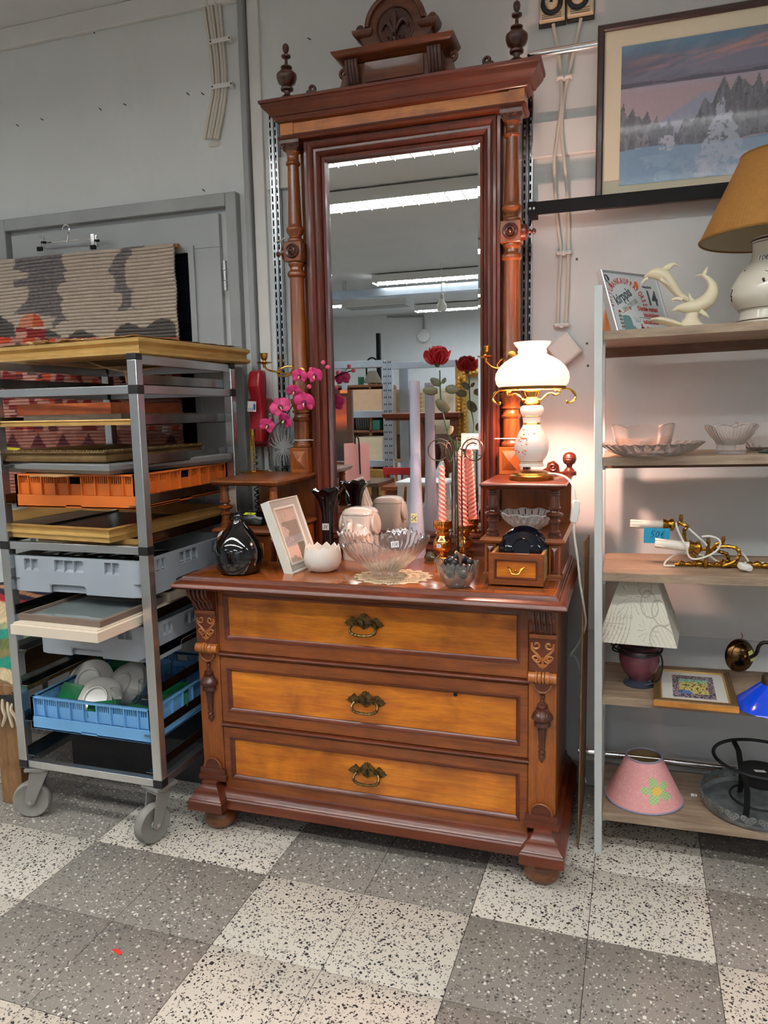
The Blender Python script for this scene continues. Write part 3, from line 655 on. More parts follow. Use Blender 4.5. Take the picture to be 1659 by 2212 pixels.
MB().tube([at(597, 522, 2.57), at(620, 513, 2.51)], .0025, 6).build('cable_tie', MATS['tie_white'], pm)
# entablature
EH = .4025
MB().slab(X(-EH), X(EH), 2.408, 2.49, [(-.002, 2.222), (.004, 2.224), (.008, 2.232), (.006, 2.236), (-.001, 2.238), (-.002, 2.245)]).build('architrave', W_RED, pm)
MB().box(X(-EH), X(EH), 2.412, 2.49, 2.243, 2.284).build('frieze', W_AMBER, pm)
for s_ in (-1, 1):
    xa, xb = sorted((X(s_*EH), X(s_*(EH-.045)))); MB().box(xa-.001, xb+.001, 2.408, 2.49, 2.243, 2.284).build('frieze_block', W_AMBER, pm, .001)
MB().slab(X(-EH), X(EH), 2.412, 2.49, [(0, 2.278), (.006, 2.28), (.012, 2.285), (.016, 2.292), (.017, 2.297), (.024, 2.298), (.029, 2.305), (.038, 2.314), (.047, 2.324), (.049, 2.331), (.053, 2.333), (.055, 2.341), (.050, 2.344)]).build('cornice', W_RED, pm)
CZ = 2.344
# finials
fp = [(.034, 0), (.034, .012), (.03, .014), (.022, .022), (.012, .026), (.010, .032), (.012, .04), (.022, .043), (.023, .049), (.012, .051), (.016, .055), (.030, .066), (.036, .082), (.036, .092), (.033, .096), (.030, .098), (.016, .112), (.02, .114), (.02, .118), (.012, .122), (.006, .126), (.005, .142), (.016, .148), (.017, .153), (.008, .157), (.005, .161), (.010, .168), (.012, .178), (.010, .187), (.001, .194)]
for px, py, nm in ((614, 203, -1), (1103, 119, 1)):
    p = at(px, py, 2.42); x = X(nm*.378)
    MB().lathe([(r_*.93, z_*.97+CZ) for r_, z_ in fp], 24, (x, 2.42, 0)).build('finial', W_DARK, pm)
    # small scroll on the cornice
    x2 = X(nm*.29)
    pts = vol(0, .034, .016, 1.2, nm, -PI/2)
    MB(trs(x2, 2.42, CZ)).tube([(a_, 0, b_) for a_, b_ in pts], .0055, 7).prism([(-.045, 0), (.045, 0), (.025, .018), (.0, .03), (-.025, .018)], -.008, .008).build('cornice_scroll', W_DARK, pm)
# crest
def q(px, py): a_ = at(px, py, 2.40); return (a_.x, a_.z)
cxr = XC
W_CREST = wood('crest_walnut', (84, 42, 22), (120, 64, 34), 'x', 1.2, .35, .3, fig=.4)
cr = MB().box(cxr-.155, cxr+.155, 2.40, 2.47, CZ-.002, CZ+.082)
cr = cr.build('crest_block', W_CREST, pm)
MB().loft([[(cxr-.095, 2.40, CZ+.016), (cxr+.095, 2.40, CZ+.016), (cxr+.095, 2.40, CZ+.074), (cxr-.095, 2.40, CZ+.074)], [(cxr-.095, 2.392, CZ+.016), (cxr+.095, 2.392, CZ+.016), (cxr+.095, 2.392, CZ+.074), (cxr-.095, 2.392, CZ+.074)], [(cxr-.07, 2.397, CZ+.036), (cxr+.07, 2.397, CZ+.036), (cxr+.07, 2.397, CZ+.056), (cxr-.07, 2.397, CZ+.056)]]).build('crest_panel', W_CREST, cr)
for s_ in (-1, 1):
    for k in range(4):
        MB().tube([(cxr+s_*(.118+k*.0105), y_, z_) for y_, z_ in [(2.398, CZ+.008), (2.386, CZ+.02), (2.38, CZ+.045), (2.372, CZ+.066), (2.372, CZ+.08)]], .0056, 7).build('reed', W_DARK, cr)
    pts = vol(s_*.180, .070, .017, 1.2, -s_, -PI/2)
    MB(trs(cxr, 2.43, CZ)).tube([(a_, 0, b_) for a_, b_ in pts], .0062, 7).prism([(s_*.15, 0), (s_*.235, 0), (s_*.205, .008), (s_*.187, .03), (s_*.18, .056), (s_*.15, .06)], -.012, .012).build('volute', W_CREST, cr)
MB().slab(cxr-.155, cxr+.155, 2.40, 2.47, [(0, CZ+.076), (.010, CZ+.079), (.018, CZ+.086), (.024, CZ+.088), (.040, CZ+.100), (.043, CZ+.107), (.036, CZ+.109)]).build('crest_cornice', W_CREST, pm)
z0 = CZ+.108
arch = [(cxr-.088, z0), (cxr+.088, z0), (cxr+.104, z0+.03), (cxr+.118, z0+.048), (cxr+.118, z0+.06), (cxr+.098, z0+.062)]+[(cxr+.1*math.cos(t), z0+.072+.096*math.sin(t)) for t in np.linspace(.0, PI, 18)]+[(cxr-.098, z0+.062), (cxr-.118, z0+.06), (cxr-.118, z0+.048), (cxr-.104, z0+.03)]
ar = MB().prism(arch, 2.415, 2.46).build('crest_arch', W_CREST, pm)
MB().tube([(cxr+.092*math.cos(t), 2.412, z0+.072+.088*math.sin(t)) for t in np.linspace(.05, PI-.05, 24)], .009, 8).build('arch_moulding', W_CREST, ar)
for s_ in (-1, 1):
    x0, x1 = sorted((cxr+s_*.075, cxr+s_*.138)); MB().slab(x0, x1, 2.405, 2.455, [(-.016, z0+.044), (-.006, z0+.052), (0, z0+.058), (.003, z0+.07), (0, z0+.072)]).build('arch_impost', W_CREST, ar)
    MB(trs(cxr+s_*.118, 2.43, z0+.072)).lathe([(.014, -.01), (.014, .01)], 16, (0, 0, .006), rot(PI/2, 0, 0)).build('impost_ear', W_CREST, ar)
    MB(trs(cxr+s_*.15, 2.43, z0)).lathe([(.016, -.01), (.016, .01)], 16, (0, 0, .006), rot(PI/2, 0, 0)).build('cornice_ear', W_CREST, pm)
MB().lathe([(.062, 0), (.062, .003), (.058, .005), (.055, .0015), (.05, .001)], 36, (cxr, 2.415, z0+.064), rot(PI/2, 0, 0)).build('medallion', W_DARK, ar)
lily = MB(trs(cxr, 2.412, z0+.066))
lily.tube([(0, 0, -.045), (0, -.006, -.01), (0, -.008, .02), (0, 0, .05)], [.005, .008, .011, .001], 8)
for s_ in (-1, 1):
    lily.tube(spline([(s_*.002, -.003, -.02), (s_*.014, -.006, .004), (s_*.028, -.006, .014), (s_*.04, -.004, .004), (s_*.042, -.002, -.008)], 3), [.003, .004, .005, .006, .0075, .008, .008, .0075, .007, .006, .005, .004, .002], 7)
    lily.tube([(a_, -.004, b_) for a_, b_ in vol(s_*.016, -.036, .012, .9, s_, PI/2)], .004, 6)
lily.lathe([(.013, -.004), (.013, .004)], 10, (0, -.006, -.02), rot(0, PI/2, 0)); lily.build('carved_lily', W_DARK, ar)
MB().lathe([(.016, 0), (.013, .02), (.004, .035)], 14, (cxr, 2.435, z0+.166)).build('crest_cap', W_CREST, ar)
# side shelf towers
TY = 2.115
def tower(s_):
    xi, xo = X(s_*.318), X(s_*.562); x0, x1 = min(xi, xo), max(xi, xo)
    MB().slab(x0+.012, x1-.012, TY+.012, 2.46, [(0, 1.098), (.004, 1.1), (.008, 1.106), (.012, 1.110), (.011, 1.114), (.006, 1.117), (.004, 1.118)]).build('upper_shelf', W_RED if s_ > 0 else W_BROWN, pm)
    MB().slab(x0+.012, x1-.012, TY+.012, 2.46, [(0, .940), (.004, .942), (.010, .946), (.012, .951), (.008, .956), (.004, .960)]).build('middle_shelf', W_BROWN, pm)
    bx0, bx1 = x0+.014, x1-.014
    # lower case: corner posts, top, side, back
    ow = bx1-bx0; pw = .033
    for a_, b_ in ((bx0, bx0+pw), (bx1-pw, bx1)):
        po = MB().box(a_, b_, TY+.014, TY+.05, TOPZ, .941).build('case_post', W_BROWNZ, pm, .0015)
        c = MB(); y = TY+.014
        c.loft([[(a_+.006, y, .856), (b_-.006, y, .856), (b_-.006, y, .935), (a_+.006, y, .935)], [(a_+.015, y-.009, .868), (b_-.015, y-.009, .868), (b_-.015, y-.009, .923), (a_+.015, y-.009, .923)]]).build('faceted_panel', W_REDZ, po)
        MB().slab(a_, b_, TY+.014, TY+.05, [(.006, TOPZ), (.006, TOPZ+.006), (.003, TOPZ+.008), (0, TOPZ+.012)]).build('post_foot', W_BROWN, po)
    MB().box(bx0, bx0+.012, TY+.05, 2.46, TOPZ, .941).build('case_side', W_BROWNZ, pm)
    MB().box(bx1-.012, bx1, TY+.05, 2.46, TOPZ, .941).build('case_side', W_BROWNZ, pm)
    MB().box(bx0+.012, bx1-.012, TY+.02, 2.46, TOPZ, TOPZ+.004).build('case_floor', W_BROWN, pm)
    MB().box(x0+.008, x1-.008, 2.445, 2.462, .958, 1.10).build('back_panel', W_BROWNZ, pm)
    xe = bx1-.014 if s_ > 0 else bx0
    for xx in (x0+.034, x1-.034):
        tp = [(.021, .960), (.021, .968), (.017, .970), (.019, .976), (.013, .982), (.013, 1.0), (.018, 1.003), (.018, 1.008), (.013, 1.011), (.014, 1.016), (.024, 1.021), (.027, 1.026), (.024, 1.03), (.014, 1.033), (.012, 1.037), (.019, 1.042), (.019, 1.046), (.0165, 1.048), (.0125, 1.080), (.016, 1.082), (.016, 1.086), (.013, 1.088), (.014, 1.093), (.021, 1.097), (.021, 1.0985)]
        MB().lathe([(r_*.92, z_) for r_, z_ in tp], 20, (xx, TY+.036, 0)).build('turned_post', W_DARK if s_ > 0 else W_COL, pm)
    return bx0+pw, bx1-pw
LX0, LX1 = tower(-1); RX0, RX1 = tower(1)
def small_drawer(x0, x1, yf):
    z0, z1 = TOPZ+.006, .936
    def rg(o_, y): return [(x0+o_, y, z0+o_), (x1-o_, y, z0+o_), (x1-o_, y, z1-o_), (x0+o_, y, z1-o_)]
    d_ = MB().loft([rg(0, yf+.014), rg(0, yf), rg(.0155, yf), rg(.0165, yf+.006), rg(.0165, yf+.014)], loop=True).build('small_drawer', W_BROWN, pm)
    MB().loft([rg(.015, yf-.0008), rg(.018, yf-.0015), rg(.021, yf+.003), rg(.022, yf+.008)], False, False).build('bead_moulding', W_RED, d_)
    MB().box(x0+.016, x1-.016, yf+.005, yf+.012, z0+.016, z1-.016).build('panel', W_AMBER, d_)
    M_RAW = wood('raw_pine', (170, 130, 78), (198, 160, 104), 'y', 1.5, .6, 0)
    for a_, b_ in ((x0+.002, x0+.010), (x1-.010, x1-.002)): MB().box(a_, b_, yf+.014, yf+.30, z0+.002, z1-.004).build('drawer_side', M_RAW, d_)
    MB().box(x0+.010, x1-.010, yf+.014, yf+.30, z0+.002, z0+.006).build('drawer_bottom', M_RAW, d_)
    xm, zm = (x0+x1)/2, (z0+z1)/2-.002
    hd = MB(trs(xm, yf-.002, zm))
    for s_ in (-1, 1):
        hd.tube(spline([(s_*.022, .004, .007), (s_*.014, -.002, .001), (s_*.009, -.008, -.007), (0, -.010, -.0085)], 4), [.0008]+[.0022]*11+[.0022], 6)
        for k in range(3): hd.tube([(s_*(.012+k*.003), 0, .001+k*.002), (s_*(.016+k*.0035), .002, .007+k*.0015)], [.0018, .0006], 5)
    hd.ball((0, -.001, -.0005), .0038, 8); hd.build('handle', M_BRASS, d_)
    return d_
dl = small_drawer(LX0+.002, LX1-.002, TY+.02); dl['label'] = 'closed small drawer behind the round black vase'
drw = small_drawer(RX0-.004 if False else RX0+.001, RX1-.001, 2.0); drw['label'] = 'small drawer pulled out, holding a black bowl'
# scroll and ball finial at the back of the right shelf
p = at(1230, 1014, 2.40); MB().lathe([(.022, 1.117), (.022, 1.128), (.018, 1.13), (.014, 1.136), (.008, 1.142), (.010, 1.15), (.016, 1.153), (.019, 1.158), (.0215, 1.166), (.0205, 1.168), (.0215, 1.17), (.019, 1.18), (.012, 1.187), (.001, 1.19)], 22, (p.x, 2.40, 0)).build('ball_finial', W_REDZ, pm)
p = at(1196, 1000, 2.42)
MB(trs(p.x, 2.42, 1.118)).prism([(-.06, 0), (.045, 0), (.04, .01), (.02, .008), (.016, .03), (0, .043), (-.018, .036), (-.022, .02), (-.04, .012), (-.06, .01)], -.008, .008).tube([(a_, -.009, b_) for a_, b_ in vol(-.002, .024, .015, 1.4, 1, -PI/2)], .003, 6).build('shelf_scroll', W_REDZ, pm)
# brass candle arms
def arm(pts, cup, Yc, base, nm):
    P = spline([at(px, py, Y) for px, py, Y in pts], 6)
    a_ = MB().tube(P, .0032, 7)
    o = a_.build('candle_arm', M_BRASS, pm)
    c = at(cup[0], cup[1], Yc)
    MB().lathe([(.004, -.012), (.006, 0), (.024, .004), (.027, .007), (.024, .0062), (.007, .006), (.006, .012), (.010, .018), (.0125, .026), (.012, .032), (.014, .037), (.011, .0365), (.010, .024), (.001, .022)], 20, c, caps=False).build('candle_cup', M_BRASS, o)
    b_ = at(*base); MB().lathe([(.014, 0), (.014, .004), (.006, .006)], 14, b_, rot(PI/2, 0, 0)).build('wall_rose', M_BRASS, o)
arm([(648, 805, 2.39), (634, 800, 2.38), (620, 812, 2.37), (606, 808, 2.365), (612, 797, 2.36), (626, 792, 2.36), (632, 801, 2.365), (618, 812, 2.37), (604, 808, 2.36), (590, 800, 2.35), (575, 797, 2.34), (571, 790, 2.335)], (571, 787, ), 2.335, (650, 800, 2.395), -1) if False else arm([(648, 806, 2.392), (632, 808, 2.38), (612, 813, 2.37), (600, 808, 2.365), (602, 800, 2.36), (618, 792, 2.36), (630, 792, 2.365), (632, 800, 2.37), (622, 808, 2.37), (606, 804, 2.36), (590, 802, 2.35), (577, 798, 2.345), (571, 790, 2.335)], (571, 787), 2.335, (652, 803, 2.395), -1)
arm([(1104, 772, 2.392), (1094, 779, 2.37), (1080, 793, 2.35), (1074, 788, 2.345), (1084, 776, 2.345), (1090, 782, 2.345), (1078, 795, 2.345), (1064, 793, 2.34), (1054, 785, 2.335), (1049, 778, 2.33)], (1049, 774), 2.33, (1106, 768, 2.395), 1)
# ------------------------------------------------------------------ tapestry on the door
def project(P):
    d = Vector(P)-CAM; return (IMW/2+FPX*d.dot(CR)/d.dot(CF), IMH/2-FPX*d.dot(CU)/d.dot(CF))
TYY = 2.545
tr = at(384, 600, TYY).x; tz = at(384, 527, TYY).z; tl = tr-1.02; tb = tz-.98
tp = thing('woven_tapestry', 'ribbed wool tapestry with dark spruces hanging on grey door', 'tapestry', ((tr+tl)/2, TYY, tb))
def cpx(pts, ox=0, oy=480, s=.24112): return [(ox+a*s, oy+b*s) for a, b in pts]
T1 = cpx([(50, 250), (650, 225), (630, 340), (660, 400), (690, 440), (650, 450), (680, 530), (620, 545), (590, 590), (600, 630), (655, 680), (620, 710), (640, 800), (700, 880), (660, 860), (600, 900), (560, 950), (550, 900), (600, 830), (480, 830), (430, 810), (300, 810), (200, 805), (260, 750), (330, 680), (345, 600), (330, 570), (210, 575), (205, 530), (330, 500), (345, 460), (270, 440), (190, 420), (220, 370), (190, 310), (60, 310)])
T2 = cpx([(1140, 185), (1340, 185), (1330, 240), (1240, 250), (1235, 300), (1195, 350), (1190, 430), (1195, 540), (1220, 590), (1265, 605), (1235, 640), (1245, 735), (1300, 770), (1240, 750), (1190, 780), (1120, 785), (1165, 720), (1160, 640), (1090, 615), (1110, 550), (1100, 480), (1045, 440), (1080, 370), (1100, 310), (1150, 270)])
T3 = [cpx([(1090, 970), (1140, 920), (1220, 880), (1290, 910), (1345, 940), (1420, 880), (1490, 840), (1560, 860), (1600, 900), (1600, 1030), (1090, 1030)]), cpx([(700, 990), (790, 940), (900, 980), (960, 1010), (700, 1030)]), cpx([(-400, 700), (0, 770), (100, 850), (200, 900), (210, 1030), (-400, 1030)]), cpx([(485, 930), (560, 960), (640, 1010), (485, 1030)])]
def tapcol(U, V):
    px = np.zeros_like(U); py = np.zeros_like(U)
    c00, c10, c01, c11 = [project((x, TYY, z)) for x, z in ((tl, tb), (tr, tb), (tl, tz), (tr, tz))]
    for k, arr in ((0, px), (1, py)): arr += c00[k]*(1-U)*(1-V)+c10[k]*U*(1-V)+c01[k]*(1-U)*V+c11[k]*U*V
    C = np.zeros(U.shape+(3,))+L3((178, 164, 150)); C = C*(.86+.28*fbm(U*40, V*90, 3))[..., None]
    C = lay(C, inpoly(px, py, T1), (92, 87, 93), .55+.6*np.clip(fbm(px/4, py/3, 31), 0, .75)); C = lay(C, inpoly(px, py, T2), (96, 91, 95), .55+.6*np.clip(fbm(px/4, py/3, 32), 0, .75))
    for p in T3: C = lay(C, inpoly(px, py, p), (84, 78, 76))
    low = py > 480+1015*.24112
    blk = np.floor(px/17)*7+np.floor(py/13); r = vnoise(np.floor(px/15+fbm(px/9, py/9, 5)*1.3)*3.7, np.floor(py/11)*2.3, 8)
    base = np.zeros(U.shape+(3,))+L3((176, 124, 112))
    for a_, b_, c_ in ((.62, .74, (120, 34, 34)), (.74, .84, (186, 70, 40)), (.84, .92, (66, 50, 52)), (.92, 1.1, (196, 160, 140)), (.0, .16, (92, 36, 42))): base = lay(base, (r >= a_) & (r < b_), c_)
    deep = py > 925; base = lay(base, deep, (152, 98, 84), .8)
    tri = deep & (np.abs(((px+40) % 56)-28) < (py-930)*.55) & (py < 962); base = lay(base, tri, (88, 34, 40))
    C = np.where(low[..., None], base, C)
    dome = ((px-88)**2+((py-703)*1.0)**2 < 29**2) & (py < 703); C = lay(C, dome, (178, 84, 52)); C = lay(C, dome & (px < 92), (196, 128, 100))
    C = lay(C, (px > 51) & (px < 118) & (py >= 703) & (py < 726), (134, 38, 38)); C = lay(C, (px > 51) & (px < 76) & (py > 712) & (py < 726), (190, 138, 126)); C = lay(C, (px > 76) & (px < 118) & (py > 703) & (py < 706), (200, 180, 160))
    return C*(.9+.2*vnoise(px*1.3, py*1.3, 2))[..., None]
nr = 72
painted('weave', 170, nr*6, lambda U, V: (tl+(tr-tl)*U+.002*np.sin(V*40), TYY-.010-.0085*np.abs(np.sin(PI*nr*(V+.003*np.sin(U*9))))-.006*np.sin(U*7+V*3)**2, tb+(tz-tb)*V), tapcol, attrmat('wool', .95, .5, 500), tp, .006, local=False)
MB().tube([(tl, TYY, tz-.008), (tr+.012, TYY, tz-.008)], .0095, 10).build('dowel', wood('dowel_pine', (150, 98, 50), (186, 130, 76), 'x', 2, .6, 0), tp)
p = at(366, 928, TYY-.02); MB(trs(p.x, TYY-.022, p.z) @ rot(0, .25, 0)).box(-.014, .014, -.001, .001, -.02, .02).box(-.03, -.004, -.003, -.001, -.018, .014).build('paper_tag', plain('white_paper', (222, 222, 220), .7), tp)
# clip hanger
hg = thing('clip_hanger', 'chrome trouser hanger with two black-tipped clips holding tapestry', 'hanger', at(147, 526, TYY))
a_, b_ = at(88, 525, TYY-.005), at(203, 524, TYY-.005); M_CHR = MATS['chrome']
MB().tube([(a_.x-.015, TYY-.005, a_.z), (b_.x+.015, TYY-.005, a_.z-.004)], .003, 6).build('hanger_bar', M_CHR, hg)
MB().tube(spline([at(x, y, TYY-.008) for x, y in [(145, 524), (147, 508), (150, 498), (147, 488), (141, 485), (136, 491), (135, 497)]], 5), .0032, 6).build('hook', M_CHR, hg)
for px, py in ((88, 524), (203, 520)):
    p = at(px, py, TYY-.02)
    c = MB().box(p.x-.008, p.x+.008, TYY-.03, TYY-.024, p.z-.022, p.z+.024).box(p.x-.008, p.x+.008, TYY-.01, TYY-.004, p.z-.022, p.z+.024).box(p.x-.006, p.x+.006, TYY-.024, TYY-.01, p.z-.002, p.z+.006).build('clip', M_CHR, hg, .001)
    MB().box(p.x-.012, p.x+.012, TYY-.033, TYY-.022, p.z-.034, p.z-.018).build('rubber_pad', M_BLACK, c, .002); MB().box(p.x+.008, p.x+.02, TYY-.02, TYY-.012, p.z-.004, p.z+.004).build('wire_end', M_BLACK, c)

# ------------------------------------------------------------------ basket trolley
TXR, TXL, TYF, TYB = -1.335, -1.882, 1.848, 2.42; PW = .031
M_ALU = plain('anodised_aluminium', (206, 208, 210), .27, .92, var=.08, vscale=10)
M_STAIN = plain('stainless_runner', (150, 148, 146), .2, 1, var=.35, vscale=14)
M_CAP = plain('black_cap', (24, 24, 26), .45)
tro = thing('basket_trolley', 'aluminium rack trolley on grey castors loaded with frames and baskets', 'trolley', ((TXR+TXL)/2, (TYF+TYB)/2, 0))
RZ = [1.433-.119*k for k in range(11)]
posts = [(TXL, TYF), (TXR-PW, TYF), (TXL, TYB-PW), (TXR-PW, TYB-PW)]
ZB, ZT = .183, 1.505
HB = [at(288, 841, TYF).z, at(300, 1191, TYF).z, .198]
for x, y in posts:
    po = MB().box(x, x+PW, y, y+PW, ZB, ZT-.018).build('post', M_ALU, tro, .002)
    MB().box(x-.0006, x+PW+.0006, y-.0006, y+PW+.0006, ZT-.018, ZT).build('end_cap', M_CAP, po, .002)
    for z in HB: MB().box(x-.0008, x+PW+.0008, y-.0008, y+PW+.0008, z-.013, z+.013).build('joint', M_CAP, po, .001)
for z in HB:
    for y in ((TYF, TYB-PW) if z != HB[1] else (TYF, TYB-PW)): MB().box(TXL+PW, TXR-PW, y+.004, y+PW-.004, z-.012, z+.012).build('cross_bar', M_ALU, tro, .001)
    if z != HB[1]:
        for x in (TXL, TXR-PW): MB().box(x+.004, x+PW-.004, TYF+PW, TYB-PW, z-.012, z+.012).build('side_bar', M_ALU, tro, .001)
for x in (TXL, TXR-PW): MB().box(x+.004, x+PW-.004, TYF+PW, TYB-PW, ZT-.03, ZT-.004).build('side_bar', M_ALU, tro, .001)
MB().box(TXL+PW, TXR-PW, TYB-PW+.004, TYB-.004, ZT-.03, ZT-.004).build('cross_bar', M_ALU, tro, .001)
for z in RZ:
    for s_, x in ((-1, TXL+PW), (1, TXR-PW)):
        xa = x if s_ < 0 else x-.002
        MB().box(xa, xa+.002, TYF+.006, TYB-.006, z-.015, z+.015).box(x, x+.028*(-s_), TYF+.006, TYB-.006, z-.015, z-.013).build('runner', M_STAIN, tro)
M_RUB = plain('grey_rubber', (134, 131, 125), .6, var=.12, vscale=30); M_FORK = plain('castor_fork', (150, 150, 148), .4, .6)
def castor(x, y, a_):
    M = trs(x, y, 0) @ rot(0, 0, a_)
    f = MB(M).box(-.04, .04, -.04, .04, .172, .183); f.lathe([(.03, .160), (.034, .166), (.034, .172)], 20)
    for s_ in (-1, 1): f.prism([(-.03, .163), (.03, .163), (.052, .06), (.040, .046), (.022, .052)], s_*.022, s_*.0255)
    f.box(-.03, .03, -.025, .025, .156, .163)
    o = f.build('castor', M_FORK, tro, .001)
    W = M @ trs(.035, 0, .0615) @ rot(PI/2, 0, 0)
    MB(W).lathe([(.044, -.013), (.05, -.0165), (.056, -.017), (.0605, -.012), (.0615, 0), (.0605, .012), (.056, .017), (.05, .0165), (.044, .013)], 40).build('tyre', M_RUB, o)
    MB(W).lathe([(.001, -.011), (.012, -.016), (.014, -.012), (.028, -.012), (.030, -.009), (.042, -.011), (.0455, -.0135), (.0455, .0135), (.042, .011), (.030, .009), (.028, .012), (.014, .012), (.012, .016), (.001, .011)], 40).build('hub', plain('hub_grey', (196, 199, 200), .4), o)
    MB(W).lathe([(.006, -.03), (.006, .03)], 12).build('axle_bolt', M_STEEL, o)
castor(-1.375, 1.89, -1.85); castor(-1.835, 1.89, -2.75); castor(-1.375, 2.38, .9); castor(-1.835, 2.38, .4)

# frames and baskets on the trolley
def ring_frame(t, w_, d_, h_, bw, mat, prof=None, z0=0, rotm=None, name='frame_moulding'):
    """moulding lying flat; local frame: x 0..-w_ (to the left), y 0..d_ (to the back), z up"""
    pr = prof or [(0, 0), (0, h_), (-bw*.25, h_), (-bw*.5, h_*.7), (-bw, h_*.6), (-bw, 0)]
    m = MB(); m.loft([[(-w_-o_, -o_, z), (0+o_, -o_, z), (o_, d_+o_, z), (-w_-o_, d_+o_, z)] for o_, z in pr], loop=True)
    o = m.build(name, mat, t, local=True)
    return o
def flat_frame(name, label, fr, w_, d_, h_, bw, mat, ang=0, prof=None, inner=None, cat='picture frame', group='picture frames stacked on the trolley'):
    t = thing(name, label, cat, fr, ang, group)
    ring_frame(t, w_, d_, h_, bw, mat, prof)
    if inner is not None:
        m = MB().box(-w_+bw, -bw, bw, d_-bw, h_*inner[1], h_*inner[1]+.003); m.build(inner[2], inner[0], t, local=True)
    return t
M_GOLDF = plain('gold_leaf', (190, 152, 88), .4, .3, var=.15, vscale=12); M_GOLDD = plain('aged_gold', (150, 112, 54), .42, .4, var=.3, vscale=25)
M_PAPER = plain('torn_backing_paper', (150, 110, 66), .9, var=.25, vscale=9, bump=.4, bscale=40)
t = thing('picture_frame', 'large gold frame lying face down on top of the trolley', 'picture frame', (-1.374, 1.922, ZT), math.radians(-7.5), 'picture frames stacked on the trolley')
ring_frame(t, .86, .56, .042, .09, M_GOLDF, [(-.03, 0), (-.008, .001), (0, .006), (0, .014), (-.006, .016), (-.012, .022), (-.012, .031), (-.004, .038), (0, .041), (0, .050), (-.008, .054), (-.09, .056), (-.09, 0)])
bk = MB().box(-.80, -.06, .06, .50, .012, .020).build('picture_back', wood('back_panel_ply', (120, 90, 56), (146, 112, 74), 'x', 1, .8, 0), t, local=True)
m = MB(); m.add(*(lambda P: (P, [tuple(range(len(P)))]))([(x, y, .0575+random.uniform(0, .004)) for x, y in [(-.86, .01)]+[(-.86+.86*k/26, .012+random.uniform(-.006, .012)) for k in range(26)]+[(-.012, .02)]+[(-.02+random.uniform(-.012, .012), .56*k/18) for k in range(1, 18)]+[(-.03, .5), (-.86, .5)]]))
o = m.build('torn_paper', M_PAPER, t, local=True, smooth=0); sm = o.modifiers.new('s', 'SOLIDIFY'); sm.thickness = .0015
for k in range(16): MB(trs(-.05-.42*random.random(), .012+random.uniform(0, .02), .06) @ rot(random.uniform(-.4, .4), random.uniform(-.3, .3), random.uniform(0, 3))).box(-.02, .02, -.008, .008, 0, .0012).build('paper_shred', plain('paper_edge', (196, 160, 110), .9), t, local=True)
MB().tube(spline([at(140, 768, 2.1), at(180, 778, 2.08), at(230, 795, 2.05), at(275, 803, 2.02), at(300, 800, 2.0), at(380, 788, 2.25)], 6), .003, 6).tube(spline([at(270, 800, 2.03), at(274, 820, 2.04), at(279, 845, 2.05), at(282, 868, 2.05)], 4), .004, 5).build('hanging_cord', plain('hemp_cord', (178, 146, 108), .9), t)
M_ORW = wood('orange_teak', (168, 78, 34), (204, 108, 52), 'x', 1.2, .4, .2); M_GRW = wood('grey_driftwood', (104, 92, 78), (142, 128, 110), 'x', 1.4, .7, 0)
yF = 1.93
p = at(240, 893, yF); p2 = at(40, 881, yF)
flat_frame('picture_frame', 'orange-brown wooden frame on top of the upper stack', (p.x, yF, 1.335), .335, .42, .022, .03, M_ORW, math.radians(4), [(0, 0), (0, .034), (-.02, .034), (-.02, 0)], (M_GRW, .1, 'picture_back'))
flat_frame('picture_frame', 'grey weathered wooden frame under the orange-brown one', (at(267, 905, yF).x, yF-.01, 1.319), .355, .46, .016, .03, M_GRW, math.radians(2), [(0, 0), (0, .0155), (-.02, .0155), (-.02, 0)])
flat_frame('picture_frame', 'thin gold frame at the bottom of the upper stack', (at(288, 926, 1.87).x-.004, 1.865, 1.301), .50, .50, .017, .035, M_GOLDF, math.radians(1), [(0, 0), (0, .006), (-.004, .008), (-.004, .012), (0, .0135), (-.002, .017), (-.03, .0165), (-.03, 0)])
M_BRZ = plain('bronze_gesso', (104, 80, 44), .45, .3, var=.3, vscale=30, bump=.4, bscale=150)
t = flat_frame('picture_frame', 'ornate bronze frame with beaded rim and yellow sticker', (-1.455, 1.845, 1.190), .47, .50, .034, .07, M_BRZ, math.radians(-3), [(-.006, 0), (0, .004), (0, .008), (-.006, .012), (-.008, .022), (0, .03), (-.004, .035), (-.02, .032), (-.04, .016), (-.05, .014), (-.055, .008), (-.055, 0)], (plain('dark_canvas', (52, 58, 50), .6, var=.4, vscale=8), .1, 'canvas'))
b = MB()
for k in range(46): b.ball((-.47*k/45, .004, .035), .0045, 6)
for k in range(48): b.ball((-.004, .5*k/47, .035), .0045, 6)
b.build('bead_row', M_BRZ, t, local=True)
MB(trs(-.40, .03, .04) @ rot(.3, .1, .4)).box(-.025, .025, -.012, .012, 0, .001).build('yellow_sticker', plain('sticker_yellow', (226, 216, 60), .7), t, local=True)
M_SILV = plain('silver_grey_frame', (126, 128, 128), .4, .3)
flat_frame('picture_frame', 'broad silver-grey frame under the ornate bronze one', (-1.42, 1.81, 1.158), .56, .56, .03, .06, M_SILV, math.radians(-9), [(-.012, 0), (0, .012), (0, .026), (-.004, .0305), (-.05, .0305), (-.05, 0)], (M_GRW, .05, 'picture_back'))
